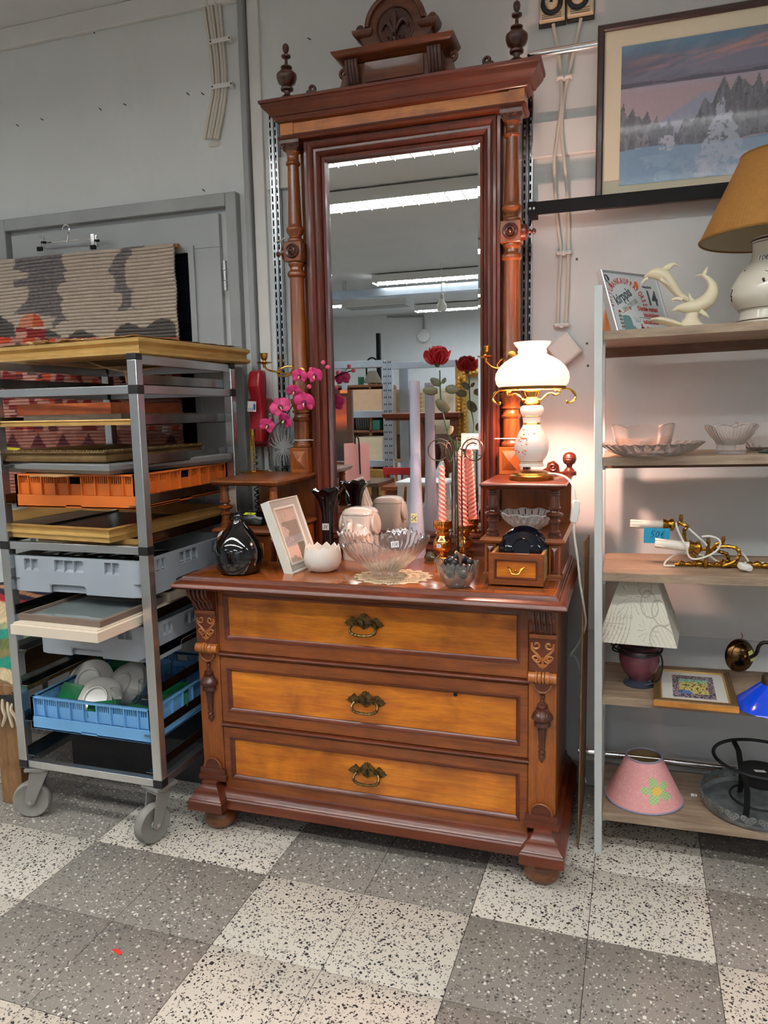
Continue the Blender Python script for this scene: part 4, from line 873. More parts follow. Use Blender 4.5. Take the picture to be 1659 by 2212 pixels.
# crates -----------------------------------------------------------
def cells_wall(mb, M, L, H, holes, th):
    us = sorted({0, L}|{q for h in holes for q in h[:2]}); ws = sorted({0, H}|{q for h in holes for q in h[2:]})
    k = mb.M; mb.M = M
    for i in range(len(us)-1):
        for j in range(len(ws)-1):
            cu, cw = (us[i]+us[i+1])/2, (ws[j]+ws[j+1])/2
            if any(h[0] < cu < h[1] and h[2] < cw < h[3] for h in holes): continue
            mb.box(us[i], us[i+1], 0, th, ws[j], ws[j+1])
    mb.M = k
def side_Ms(x0, x1, y0, y1, z):
    return [(trs(x0, y0, z), x1-x0, 'front_wall'), (trs(x1, y0, z) @ rot(0, 0, PI/2), y1-y0, 'side_wall'), (trs(x1, y1, z) @ rot(0, 0, PI), x1-x0, 'back_wall'), (trs(x0, y1, z) @ rot(0, 0, -PI/2), y1-y0, 'side_wall')]
def slit_crate(name, label, x0, x1, y0, y1, z0, h, mat):
    t = thing(name, label, 'crate', ((x0+x1)/2, (y0+y1)/2, z0))
    MB().box(x0, x1, y0, y1, z0, z0+.004).build('crate_floor', mat, t)
    hb = h*.37
    for M, L, nm in side_Ms(x0, x1, y0, y1, z0):
        lw = MB(); cells_wall(lw, M, L, hb, [(L*.42, L*.55, -.001, hb*.22)], .006); o = lw.build(nm, mat, t)
        up = MB(M @ trs(0, .010, hb)); H = h-hb
        nb = 9; holes = []
        for k in range(nb):
            u0, u1 = L*(k+.12)/nb, L*(k+.88)/nb
            if k == 4: holes.append((u0-.01, u1+.01, H*.52, H*.86)); continue
            n = 5
            for j in range(n): a_ = u0+(u1-u0)*j/n; holes.append((a_, a_+(u1-u0)/n*.55, H*.55, H*.9))
        cells_wall(up, M @ trs(0, .010, hb), L, H, holes, .004); up.build('slit_panel', mat, o)
        rb = MB(M)
        for k in range(1, nb): rb.box(L*k/nb-.002, L*k/nb+.002, .001, .011, hb, h)
        rb.box(0, L, 0, .014, h-.006, h).box(0, .012, 0, .012, hb, h).box(L-.012, L, 0, .012, hb, h).build('rib_rim', mat, o, .0008)
    return t
M_ORC = plain('orange_plastic', (204, 104, 36), .42, var=.1, vscale=7); M_BLC = plain('light_blue_plastic', (112, 172, 224), .42, var=.06, vscale=7); M_GRC = plain('grey_plastic', (158, 166, 174), .48, var=.05, vscale=6)
slit_crate('orange_crate', 'orange plastic dish crate with slotted sides', TXL+PW+.035, TXR-PW-.004, 1.862, 2.395, 1.052, .103, M_ORC)
o = center(MB().loft([[(x, y, 1.062) for x, y in [(-1.80, 1.95), (-1.40, 1.95), (-1.39, 2.37), (-1.8, 2.37)]], [(x, y, 1.135) for x, y in [(-1.79, 1.94), (-1.41, 1.97), (-1.40, 2.36), (-1.79, 2.36)]], [(x, y, 1.148) for x, y in [(-1.7, 2.02), (-1.5, 2.05), (-1.48, 2.3), (-1.7, 2.3)]]]).build('blue_bag', plain('dark_blue_plastic', (20, 40, 90), .35, var=.3, vscale=10)))
tag(o, 'dark blue plastic bundle inside the orange crate', 'bundle')
o = center(MB().prism([(-1.70+k*.012, 1.79+random.uniform(-.008, .008)+(.02 if k in (0, 11) else 0)) for k in range(12)]+[(-1.56, 1.9), (-1.7, 1.9)], 1.153, 1.1555, 'xy').build('torn_card', plain('card_brown', (178, 134, 84), .9), smooth=0)); tag(o, 'torn brown cardboard strip poking out above the orange crate', 'cardboard')
def solid_basket(name, label, x0, x1, y0, y1, z0, h):
    t = thing(name, label, 'basket', ((x0+x1)/2, (y0+y1)/2, z0), group='grey dish baskets on the trolley'); R = .035
    MB().box(x0+.01, x1-.01, y0+.01, y1-.01, z0+.012, z0+.016).build('basket_floor', M_GRC, t)
    for M, L, nm in side_Ms(x0, x1, y0, y1, z0):
        holes = []
        for c, n in ((.17, 2), (.46, 3), (.78, 2)):
            wd = .052 if n == 2 else .034*3
            for j in range(n):
                a_ = L*c-(.11 if n == 3 else .056)/2*1+j*((.11 if n == 3 else .056)/n); e_ = a_+(.11 if n == 3 else .056)/n-.003; holes.append((a_, e_, h*.60, h*.93))
        m = MB(); inner = [(q[0]-R, q[1]-R, q[2], q[3]) for q in holes]
        hh = [(L*.30-R, L*.58-R, -.001, h*.24)]
        cells_wall(m, M @ trs(R, 0, 0), L-2*R, h, inner+hh, .010); o = m.build(nm, M_GRC, t)
        b = MB(M); b.box(R, L-R, .012, .015, h*.25, h)
        for q in holes: b.add([(q[0], .0005, h*.585), (q[1], .0005, h*.585), (q[1], .0125, h*.66), (q[0], .0125, h*.66)], [(0, 1, 2, 3)])
        b.build('pocket_back', M_GRC, o)
        # hand-hold arch
        ar = MB(M); P = [(L*.30, -.0005, 0), (L*.30, -.0005, h*.17), (L*.315, -.0005, h*.235), (L*.34, -.0005, h*.25), (L*.54, -.0005, h*.25), (L*.565, -.0005, h*.235), (L*.58, -.0005, h*.17), (L*.58, -.0005, 0)]
        ar.tube([(p[0], .003, p[2]) for p in P], .0035, 6).box(L*.30, L*.58, .012, .0135, 0, h*.25); ar.build('hand_hold', M_GRC, o)
    for cx, cy, a0 in ((x0+R, y0+R, PI), (x1-R, y0+R, 1.5*PI), (x1-R, y1-R, 0), (x0+R, y1-R, PI/2)):
        P = [(cx+R*math.cos(a0+k*PI/16), cy+R*math.sin(a0+k*PI/16)) for k in range(9)]+[(cx+(R-.01)*math.cos(a0+k*PI/16), cy+(R-.01)*math.sin(a0+k*PI/16)) for k in range(8, -1, -1)]
        MB().prism(P, z0, z0+h, 'xy').build('corner', M_GRC, t)
    return t
solid_basket('dish_basket', 'upper grey dish basket with glasses under the gold frame', TXL+PW-.008, TXR-PW+.004, 1.858, 2.40, .783, .112)
solid_basket('dish_basket', 'lower grey dish basket behind the cream frame', TXL+PW+.05, TXR-PW, 1.885, 2.40, .573, .112)
M_GLS = glass('clear_glass', (250, 252, 252)); M_DGL = glass('smoky_glass', (190, 200, 205))
tm = None
for i in range(5):
    for j in range(2):
        x, y = -1.76+i*.085, 1.93+j*.1
        if tm is None:
            t = thing('tumbler', 'clear tumbler standing upside down in upper grey basket', 'glass', (x, y, .80), group='tumblers in the upper grey basket')
            MB().lathe([(.032, 0), (.030, .002), (.026, .09), (.001, .092), (.001, .096), (.029, .094), (.034, 0)], 16, caps=False, loop=True).build('tumbler_body', M_DGL, t, local=True); tm = t
        else: dup(tm, (x, y, .80))
flat_frame('picture_frame', 'gold frame around a dark landscape below the orange crate', (-1.452, 1.83, .953), .70, .60, .04, .07, M_GOLDF, math.radians(-5), [(-.004, 0), (-.004, .014), (0, .015), (0, .018), (-.008, .024), (-.008, .032), (0, .04), (-.01, .043), (-.03, .03), (-.07, .016), (-.075, .012), (-.075, 0)], (plain('dark_landscape', (58, 64, 58), .35, var=.6, vscale=5), .2, 'canvas'))
flat_frame('picture_frame', 'small gold frame half hidden beneath the dark landscape frame', (-1.372, 1.90, .938), .40, .46, .014, .03, M_GOLDF, math.radians(1), [(0, 0), (0, .0145), (-.02, .0145), (-.02, 0)])
M_CRM = plain('cream_paint', (222, 208, 188), .5); M_TAUPE = plain('taupe_frame', (120, 104, 92), .45, .2)
flat_frame('picture_frame', 'cream painted frame sticking out over the lower grey basket', (-1.388, 1.672, .70), .315, .6, .03, .05, M_CRM, math.radians(-2), [(0, 0), (0, .028), (-.006, .030), (-.006, .034), (-.03, .036), (-.05, .036), (-.05, 0)], (plain('pale_card', (196, 200, 198), .5), .3, 'picture_back'))
t = flat_frame('picture_frame', 'thin taupe frame with glazed pale print on the cream frame', (-1.40, 1.70, .7365), .30, .29, .016, .02, M_TAUPE, math.radians(-2), [(0, 0), (0, .016), (-.003, .018), (-.009, .018), (-.012, .008), (-.012, 0)])
MB().box(-.29, -.01, .01, .28, .004, .007).build('print', plain('pale_print', (188, 198, 196), .6, var=.12, vscale=9), t, local=True); MB().box(-.29, -.01, .01, .28, .0085, .0105).build('glazing', glass('picture_glass', (250, 255, 255)), t, local=True)
t = flat_frame('picture_frame', 'grey-beige frame round a green landscape behind the taupe one', (-1.372, 2.0, .7365), .34, .40, .03, .045, plain('beige_frame', (168, 158, 140), .5, var=.2), 0, None, (plain('green_meadow', (92, 104, 62), .5, var=.6, vscale=14), .2, 'canvas'))
slit_crate('blue_crate', 'light blue plastic dish crate holding plates and glasses', TXL+PW+.022, TXR-PW-.002, 1.862, 2.395, .321, .108, M_BLC)
M_CHINA = plain('white_china', (226, 222, 212), .15, coat=.6)
pl = [(r_*.70, z_*.9) for r_, z_ in [(.001, .006), (.05, .006), (.055, .0), (.06, 0), (.062, .007), (.085, .016), (.115, .022), (.118, .025), (.114, .0265), (.083, .021), (.06, .013), (.001, .012)]]
for px, py, Y, ax, az, lb in ((205, 1512, 1.935, -1.05, .15, 'nearest white plate standing tilted in the blue crate'), (190, 1470, 2.06, -1.15, .25, 'white plate tilted at back left of the blue crate'), (258, 1478, 2.02, -1.1, -.25, 'front one of two white plates tilted at back right'), (266, 1474, 2.055, -1.1, -.25, 'rear one of two white plates tilted at back right')):
    p = at(px, py, Y); o = MB().lathe(pl, 36, caps=False).build('china_plate', M_CHINA); o.location = (p.x, Y, p.z+.004); o.rotation_euler = (-2.25+(ax+1.1)*.5, 0, az); tag(o, lb, 'plate', 'white plates in the blue crate')
M_GREEN = plain('green_plastic_sheet', (20, 110, 62), .35, var=.2, vscale=12)
for k, (px, py, Y, w_, h_, rx, rz, lb) in enumerate([(150, 1510, 1.95, .09, .10, -.25, -.15, 'green plastic divider left of the tilted plates'), (225, 1530, 1.905, .10, .05, -.5, .5, 'green plastic divider between plate and glass bowl'), (300, 1535, 1.91, .12, .05, -1.0, -.25, 'green plastic divider leaning in front corner by the post'), (370, 1500, 2.05, .11, .08, -.5, .4, 'green plastic divider far right in the blue crate'), (255, 1440, 2.25, .2, .07, -.3, .1, 'green plastic divider at the back of the blue crate')]):
    p = at(px, py, Y); o = MB().loft([[(-w_/2, 0, -h_/2), (w_/2, 0, -h_/2), (w_/2, .003, -h_/2), (-w_/2, .003, -h_/2)], [(-w_/2, -.012, 0), (w_/2, -.012, 0), (w_/2, -.009, 0), (-w_/2, -.009, 0)], [(-w_/2, .01, h_/2), (w_/2, .01, h_/2), (w_/2, .013, h_/2), (-w_/2, .013, h_/2)]]).build('plastic_divider', M_GREEN); o.location = p; o.rotation_euler = (rx, 0, rz); tag(o, lb, 'divider', 'green dividers in the blue crate')
p = at(264, 1512, 1.93)
def ribbed_bowl(name, prof, n, ribs, amp, mat, t, phase=0, scallop=0, loc=None):
    rings = []
    for i, (r, z) in enumerate(prof):
        k = max(0., min(1., z/max(q[1] for q in prof)))
        rings.append([((r+amp*math.cos(ribs*2*PI*j/n)*(1 if i < len(prof)*.55 else .2))*math.cos(2*PI*j/n), (r+amp*math.cos(ribs*2*PI*j/n)*(1 if i < len(prof)*.55 else .2))*math.sin(2*PI*j/n), z+scallop*(k**3)*math.cos(ribs*2*PI*j/n)) for j in range(n)])
    return MB().loft(rings, loop=True).build(name, mat, t, local=True)
t = thing('glass_bowl', 'small ribbed clear glass bowl in the blue crate', 'bowl', (p.x, 1.93, p.z-.03), rot3=(-.3, .15, 0))
ribbed_bowl('bowl_body', [(.001, 0), (.025, 0), (.028, .004), (.042, .03), (.052, .058), (.05, .058), (.04, .031), (.025, .008), (.001, .007)], 48, 24, .0008, M_GLS, t)
for k, (px, py, Y, r, h_, lb) in enumerate([(312, 1500, 1.98, .032, .085, 'clear drinking glass beside the front right post'), (350, 1460, 2.12, .034, .10, 'clear drinking glass in middle of blue crate, behind post'), (385, 1470, 2.2, .036, .08, 'clear glass tumbler at far right of the blue crate'), (330, 1450, 2.25, .034, .09, 'clear glass farthest back in the blue crate')]):
    p = at(px, py, Y); t = thing('drinking_glass', lb, 'glass', (p.x, Y, p.z-h_/2), group='glasses in the blue crate', rot3=(.1*k-.1, .15-.1*k, 0))
    MB().lathe([(.001, 0), (r*.8, 0), (r, h_), (r-.0025, h_), (r*.75, .008), (.001, .008)], 24, caps=False, loop=True).build('glass_body', M_GLS, t, local=True)
# dark box on the floor beyond the trolley
o = center(MB().box(-2.0, -1.42, 2.22, 2.52, .0, .16).build('storage_box', plain('dark_cardboard', (52, 50, 50), .8, var=.2), bevel=.004)); tag(o, 'dark grey box on the floor behind the trolley wheels', 'box')

# ------------------------------------------------------------------ bench with rag rug, far left
W_PINE = wood('old_pine', (118, 86, 54), (152, 114, 74), 'z', 1.5, .7, 0, fig=.5)
be = thing('wooden_bench', 'rough pine bench left of the trolley under a rag rug', 'bench', (-2.3, 2.1, 0))
for x, y in ((-1.993, 1.945), (-2.65, 1.945), (-1.985, 2.30), (-2.65, 2.30)): MB().box(x-.045, x+.045, y-.03, y+.03, 0, .40).build('leg', W_PINE, be, .003)
MB().box(-2.7, -1.93, 1.90, 2.35, .40, .44).build('seat', W_PINE, be, .004); MB().box(-2.62, -2.02, 1.93, 1.95, .33, .40).build('apron', W_PINE, be, .002)
rg = thing('rag_rug', 'striped rag rug with cream fringe heaped over the bench', 'rug', (-2.25, 2.1, .44))
path = [(2.42, .46), (2.40, .58), (2.34, .66), (2.24, .70), (2.14, .69), (2.06, .65), (2.0, .60), (1.955, .55), (1.925, .49), (1.91, .44), (1.905, .40), (1.90, .375)]
PS = spline([(0, y, z) for y, z in path], 8); PYZ = np.array([(p.y, p.z) for p in PS])
def rugpos(U, V):
    i = V*(len(PYZ)-1); a_ = np.interp(i, np.arange(len(PYZ)), PYZ[:, 0]); b_ = np.interp(i, np.arange(len(PYZ)), PYZ[:, 1])
    xr = -1.90-.015*V+.02*np.sin(V*6); x = -2.6+(xr+2.6)*U
    return x, a_-.012*np.sin(U*9+V*4)-.006*fbm(U*60, V*90, 4), b_-.10*(1-U)*(1-V)*.3+.015*np.sin(U*11+V*5)+.008*fbm(U*50, V*70, 1)-.05*np.clip((U-.86)/.14, 0, 1)**2*(1-V)
def rugcol(U, V):
    bands = [(0, (60, 50, 56)), (.30, (40, 40, 60)), (.34, (196, 140, 100)), (.36, (44, 40, 60)), (.385, (176, 40, 44)), (.41, (206, 182, 142)), (.50, (150, 160, 120)), (.53, (36, 130, 112)), (.59, (96, 104, 60)), (.66, (120, 110, 70)), (.70, (30, 124, 104)), (.76, (206, 184, 146)), (.83, (120, 104, 70)), (.86, (30, 30, 30)), (1.01, (30, 30, 30))]
    C = np.zeros(U.shape+(3,)); W = V+.012*(fbm(U*14, V*30, 6)-.5)
    for i in range(len(bands)-1): C = np.where(((W >= bands[i][0]) & (W < bands[i+1][0]))[..., None], L3(bands[i][1]), C)
    return C*(.75+.5*vnoise(U*90, V*60, 9))[..., None]
painted('rug_cloth', 90, 110, rugpos, rugcol, attrmat('rag_cloth', .95, .6, 120), rg, .008, local=False)
for k in range(26):
    x = -2.50+k*.0235; z0 = .378
    MB().tube(spline([(x, 1.900, z0+.01), (x+random.uniform(-.008, .008), 1.892, z0-.02), (x+random.uniform(-.01, .01), 1.896, z0-.05), (x+random.uniform(-.012, .012), 1.898, z0-.085+random.uniform(-.012, .012))], 3), [.004, .0045, .005, .0055, .006, .006, .006, .006, .0055, .004], 6).build('fringe_strand', plain('cream_yarn', (206, 192, 168), .95, bump=.5, bscale=400), rg)
# ------------------------------------------------------------------ things on the chest and its shelves
def ppm(p): return FPX/((Vector(p)-CAM).dot(CF))       # photograph pixels per metre at a point
M_BLKG = plain('black_glaze', (6, 6, 8), .06, coat=.5, spec=.6); M_BLGL = plain('black_glass', (8, 8, 16), .05, coat=.6, spec=.6)
M_TAGW = plain('tag_white', (228, 228, 226), .7); M_TAGY = plain('tag_yellow', (226, 216, 150), .7); M_TAGG = plain('tag_lime', (196, 214, 40), .7); M_TAGB = plain('note_blue', (30, 150, 190), .7)
S2 = TOPZ
# round black vase
p = atz(518, 1236, S2); k = 1/ppm(p)
bv = thing('black_vase', 'round glossy black vase with narrow neck on chest corner', 'vase', (p.x, p.y, S2))
pr = [(.001, 0), (34, 0), (44, 4), (50, 16), (52.5, 34), (51, 52), (44, 70), (33, 86), (22, 99), (14, 109), (10.5, 116), (10.5, 120), (11.5, 122), (10, 124), (8.5, 122), (8, 112), (.001, 110)]
MB(trs(p.x, p.y, S2)).lathe([(r*k, z*k) for r, z in pr], 48, caps=False).build('vase_body', M_BLKG, bv)
b_ = MB(trs(p.x, p.y, S2)); 
for a_ in range(5): b_.ball((11*k*math.cos(a_*1.26), 11*k*math.sin(a_*1.26), 117*k), .003, 8)
b_.build('neck_ring', M_BLKG, bv)
q_ = Vector((p.x-31*k, p.y-21*k, S2+86*k)); price_tag(bv, q_, (-.62, -.5, .55), .03, .016, '5e', M_TAGW, tilt=.5)
# leaning white frame with landscape
fA, fB = atz(633, 1240, S2), atz(703, 1212, S2)
lf = thing('leaning_picture', 'deep white frame with pale winter landscape leaning on shelves', 'picture', (fA.x, fA.y, S2))
TLp = at(594, 1082, fA.y+.045); TRp = at(668, 1058, fB.y+.045)
ex = (fB-fA); ex.z = 0; W_ = ex.length; exn = ex.normalized()
ez = (TLp-fA); H_ = ez.length; ezn = (ez-exn*ez.dot(exn)).normalized(); eyn = ezn.cross(exn)   # eyn points backward
if eyn.y < 0: eyn = -eyn
LM = Matrix(((exn.x, eyn.x, ezn.x, fA.x), (exn.y, eyn.y, ezn.y, fA.y), (exn.z, eyn.z, ezn.z, S2+.0005), (0, 0, 0, 1)))
W_ = .172
M_WF = plain('white_frame', (224, 220, 208), .5, var=.05); M_LIN = plain('grey_mount', (178, 172, 164), .8)
MB(LM).frame(0, W_, 0, H_, [(0, 0), (0, .030), (-.006, .030), (-.006, .004), (-.003, 0)]).build('frame_moulding', M_WF, lf)
MB(LM).frame(.006, W_-.006, .006, H_-.006, [(0, .004), (0, .010), (-.02, .016), (-.02, .010), (-.004, .004)]).build('mount', M_LIN, lf)
MB(LM).frame(.026, W_-.026, .026, H_-.026, [(0.002, .010), (0.002, .007), (-.005, .008), (-.005, .014)]).build('slip', M_WF, lf)
def wintercol(U, V):
    C = np.zeros(U.shape+(3,))+L3((190, 168, 154)); n = fbm(U*5, V*6, 2)
    C = lay(C, V > .55, (196, 172, 158), .7); C = lay(C, (V > .35) & (fbm(U*4+3, V*7, 5)*.5+U*.45 > .36+abs(0)*V) & (V < .75), (112, 106, 94), .75)
    C = lay(C, (V < .42+.1*fbm(U*6, V*2, 7)) & (V > .28), (150, 150, 158), .7); C = lay(C, (V < .3) & (U < .62), (206, 176, 158), .8); C = lay(C, (V < .33) & (U > .58+.15*n), (78, 80, 66), .85)
    tree = (np.abs(np.sin(U*46+fbm(U*8, V*9, 3)*3)) < .22) & (V > .3) & (V < .95) & (fbm(U*7, V*3, 8) > .4); C = lay(C, tree, (92, 80, 70), .6)
    return C*(.85+.3*fbm(U*30, V*40, 1))[..., None]
wcan = painted('canvas', 60, 90, lambda U, V: (.029+(W_-.058)*U, U*0+.0125, .029+(H_-.058)*V), wintercol, attrmat('print', .6), lf, 0)
wcan.data.transform(Matrix.Translation((-fA.x, -fA.y, -S2)) @ LM)
MB(LM).box(.004, W_-.004, .026, .030, .004, H_-.004).build('backing', M_GRW, lf)
# white eggshell bowl
p = atz(698, 1233, S2); k = 1/ppm(p)
eg = thing('egg_bowl', 'white textured eggshell bowl with jagged rim', 'bowl', (p.x, p.y, S2))
rings = []; n = 44
for i, (r, z) in enumerate([(.001, 0), (20, 0), (32, 6), (39, 18), (41, 30), (39, 42), (36, 49), (34.5, 48), (37, 40), (38.5, 30), (36.5, 19), (30, 9), (18, 4), (.001, 4)]):
    rg_ = []
    for j in range(n):
        a_ = 2*PI*j/n; jag = abs(((j*11/n*1.0) % 1)-.5)*2*9 if i in (6, 7) else (abs(((j*11/n) % 1)-.5)*2*4.5 if i in (5, 8) else 0)
        rg_.append((r*k*math.cos(a_), r*k*math.sin(a_), (z+jag)*k))
    rings.append(rg_)
MB().loft(rings).build('shell', plain('bisque_white', (228, 222, 212), .75, bump=.7, bscale=260), eg, local=True)
# tall black fluted vase behind it
p = at(707, 1100, 2.315); p.z = S2; k = 1/ppm(at(707, 1100, 2.315))
tv = thing('tall_black_vase', 'tall black glass vase with flared ruffled rim', 'vase', (p.x, p.y, S2))
rings = []; n = 60; hh = at(707, 1058, p.y).z-S2
for i, (r, z) in enumerate([(.001, 0), (16, 0), (17, .03), (13.5, .12), (11.5, .3), (11, .5), (13, .68), (18, .82), (26, .93), (33, .985), (35.5, 1.0), (33, 1.0), (25, .945), (16, .83), (10.5, .7), (8, .5), (.001, .48)]):
    rg_ = []
    for j in range(n):
        a_ = 2*PI*j/n; fl = .7*math.cos(10*a_) if i < 9 else 0; ruf = (math.cos(9*a_)*.016+math.cos(4*a_)*.012) if i in (8, 9, 10, 11) else 0
        rg_.append(((r+fl+ruf*40)*k*math.cos(a_), (r+fl+ruf*40)*k*math.sin(a_), (z+ruf)*hh))
    rings.append(rg_)
MB().loft(rings).build('vase_body', M_BLGL, tv, local=True)
q_ = at(708, 1138, p.y-.018); price_tag(tv, (p.x, p.y-12.2*k, q_.z), (.12, -1, 0), .023, .022, '8e', M_TAGW, (15, 15, 18))
# elephant jar
p = atz(781, 1206, S2); p.y = 2.30; p.x = at(779, 1150, 2.30).x; k = 1/ppm(p)
el = thing('elephant_jar', 'cream ceramic elephant jar with round ears and raised trunk', 'jar', (p.x, p.y, S2), math.radians(-3))
M_IV = plain('ivory_glaze', (206, 192, 180), .14, coat=.5)
def sq(r, z, e=.55, sx=1, sy=1, n=36, dy=0): return [(math.copysign(abs(math.cos(t))**e, math.cos(t))*r*sx, math.copysign(abs(math.sin(t))**e, math.sin(t))*r*sy+dy, z) for t in [2*PI*j/n for j in range(n)]]
zt = at(779, 1110, p.y).z-S2; R_ = 35*k
MB().loft([sq(R_*.97, 0), sq(R_, .004), sq(R_, zt*.5), sq(R_*1.0, zt*.9), sq(R_*.985, zt), sq(R_*.93, zt-.002)]).build('jar_body', M_IV, el, local=True)
ld = MB().loft([sq(R_*.985, zt+.0012), sq(R_*1.0, zt+.003), sq(R_*.97, zt+.010), sq(R_*.8, zt+.019), sq(R_*.5, zt+.024), sq(R_*.1, zt+.026)]).build('lid', M_IV, el, local=True)
hb = MB(trs(0, 0, zt+.0262)); handwrite(hb, '10e', trs(-.012, -.012, 0), .011, .0005); hb.build('handwriting', plain('ink_30_30_60', (30, 30, 60), .6), ld, local=True)
MB().loft([sq(R_*.55, zt*.52, .8, 1.3, .6, dy=-R_*.82), sq(R_*.74, zt*.56, .8, 1.28, .75, dy=-R_*.85), sq(R_*.78, zt*.64, .8, 1.22, .65, dy=-R_*.8), sq(R_*.6, zt*.78, .8, 1.2, .42, dy=-R_*.8), sq(R_*.4, zt*.90, .8, 1.2, .3, dy=-R_*.85)]).build('muzzle', M_IV, el, local=True)
P = spline([(-R_*.1, -R_*1.30, zt*.58), (-R_*.1, -R_*1.52, zt*.64), (-R_*.1, -R_*1.50, zt*.76), (-R_*.1, -R_*1.38, zt*.87), (-R_*.12, -R_*1.42, zt*.94)], 5)
MB().tube(P, [.013-.005*i/len(P) for i in range(len(P))], 10).build('trunk', M_IV, el, local=True)
for s_ in (-1, 1):
    MB().tube(spline([(s_*R_*.3, -R_*1.36, zt*.57), (s_*R_*.72, -R_*1.36, zt*.575), (s_*R_*1.02, -R_*1.22, zt*.66)], 4), [.007, .0068, .0065, .006, .0055, .005, .004, .003, .002], 8).build('tusk', M_IV, el, local=True)
    MB().lathe([(.001, -.008), (.024, -.008), (.034, -.005), (.0365, 0), (.034, .004), (.024, .0052), (.001, .004)], 28, (s_*R_*1.06, -.004, zt*.80), rot(0, s_*(PI/2-.12), 0), caps=False).build('ear', M_IV, el, local=True)
    MB().ball((s_*R_*.7, -R_*1.06, zt*.80), .0042, 8).build('eye', M_IV, el, local=True)
z_ = MB()
for r_ in range(6): z_.tube([(R_*1.005, -R_*.45+R_*.9*i/12, zt*.08+r_*zt*.075+(.004 if i % 2 else 0)) for i in range(13)], .0012, 5)
z_.build('zigzag_relief', M_IV, el, local=True)
# crystal bowl on a doily
p = atz(850, 1246, S2)
do = thing('lace_doily', 'oval ecru crochet doily under the crystal bowl', 'doily', (p.x, p.y, S2))
wx = .5*164/ppm(p); 
a1, a2 = atz(850, 1228, S2).y, atz(850, 1262, S2).y; wy = abs(a1-a2)/2
m = MB(); N = 120
for q0, q1, hole in [(0, .30, 0), (.30, .36, 1), (.36, .5, 0), (.5, .56, 1), (.56, .72, 0), (.72, .8, 1), (.8, 1.0, 0)]:
    for j in range(N):
        if hole and j % 2: continue
        def pt(q, j_): a_ = 2*PI*j_/N; sc = q*(1+(.06*math.cos(18*a_) if q > .9 else 0)); return (wx*sc*math.cos(a_), wy*sc*math.sin(a_), .0012)
        m.add([pt(max(q0, .002), j), pt(max(q0, .002), j+1), pt(q1, j+1), pt(q1, j)], [(0, 1, 2, 3)])
o = m.build('lace', plain('ecru_thread', (214, 196, 162), .9, bump=.6, bscale=500), do, local=True); sm = o.modifiers.new('s', 'SOLIDIFY'); sm.thickness = .0012
p = atz(832, 1246, S2+.002); k = 1/ppm(p)
cb = thing('crystal_bowl', 'large flared crystal bowl with ribbed flame edge', 'bowl', (p.x, p.y, S2+.0022))
M_CRY = glass('crystal', (255, 253, 250), .0, 1.5, .94)
hgt = 86*k; n = 168; rings = []
for i, (r, z) in enumerate([(.001, 0), (24, 0), (27, .02), (26, .09), (28, .15), (45, .28), (66, .48), (84, .70), (97, .95), (94, .96), (80, .72), (62, .51), (42, .33), (24, .22), (.001, .21)]):
    rg_ = []
    for j in range(n):
        a_ = 2*PI*j/n; c = math.cos(42*a_); wv = math.cos(4*a_+.6)
        amp = (1.3 if 4 <= i <= 9 else (.7 if i > 9 else .4)); up = (.085*max(0, c)+.10*wv) if i in (8, 9) else (.05*wv if i in (7, 10) else 0)
        rr = r+amp*c
        rg_.append((rr*k*math.cos(a_), rr*k*math.sin(a_), (z+up)*hgt))
    rings.append(rg_)
MB().loft(rings).build('bowl_body', M_CRY, cb, local=True)
q_ = at(853, 1176, p.y+.06); price_tag(cb, q_, (0, -1, .25), .022, .017, '18', M_TAGW) if '18' == 'x' else price_tag(cb, q_, (0, -1, .25), .024, .018, '10e', M_TAGW, tilt=.15)
# frosted cylinder vase
p = atz(900, 1190, S2); p.y = 2.36; p.x = at(899, 1100, 2.36).x; k = 1/ppm(p); zt = at(900, 823, 2.36).z-S2
fv = thing('frosted_vase', 'slender frosted lilac-white glass vase with yellow tag', 'vase', (p.x, p.y, S2))
MB().lathe([(.001, 0), (19*k, 0), (20.5*k, .01), (16*k, zt*.2), (13*k, zt*.36), (11*k, zt*.6), (11*k, zt), (9.6*k, zt), (9.6*k, zt*.6), (11.6*k, zt*.36), (14*k, zt*.2), (16*k, .02), (.001, .018)], 32, caps=False).build('vase_body', (lambda t: (t.b.inputs.__getitem__('Base Color').__setattr__('default_value', s2l((214, 214, 232))), t.b.inputs.__getitem__('Roughness').__setattr__('default_value', .25), t.b.inputs.__getitem__('Transmission Weight').__setattr__('default_value', .35), t.b.inputs.__getitem__('Subsurface Weight').__setattr__('default_value', .15), t.m)[-1])(NT('frosted_lilac')), fv, local=True)
q_ = at(897, 1119, 2.34); price_tag(fv, (p.x-.001, 2.36-15.5*k, q_.z), (-.05, -1, .05), .021, .031, '5e', M_TAGY, (30, 40, 80))
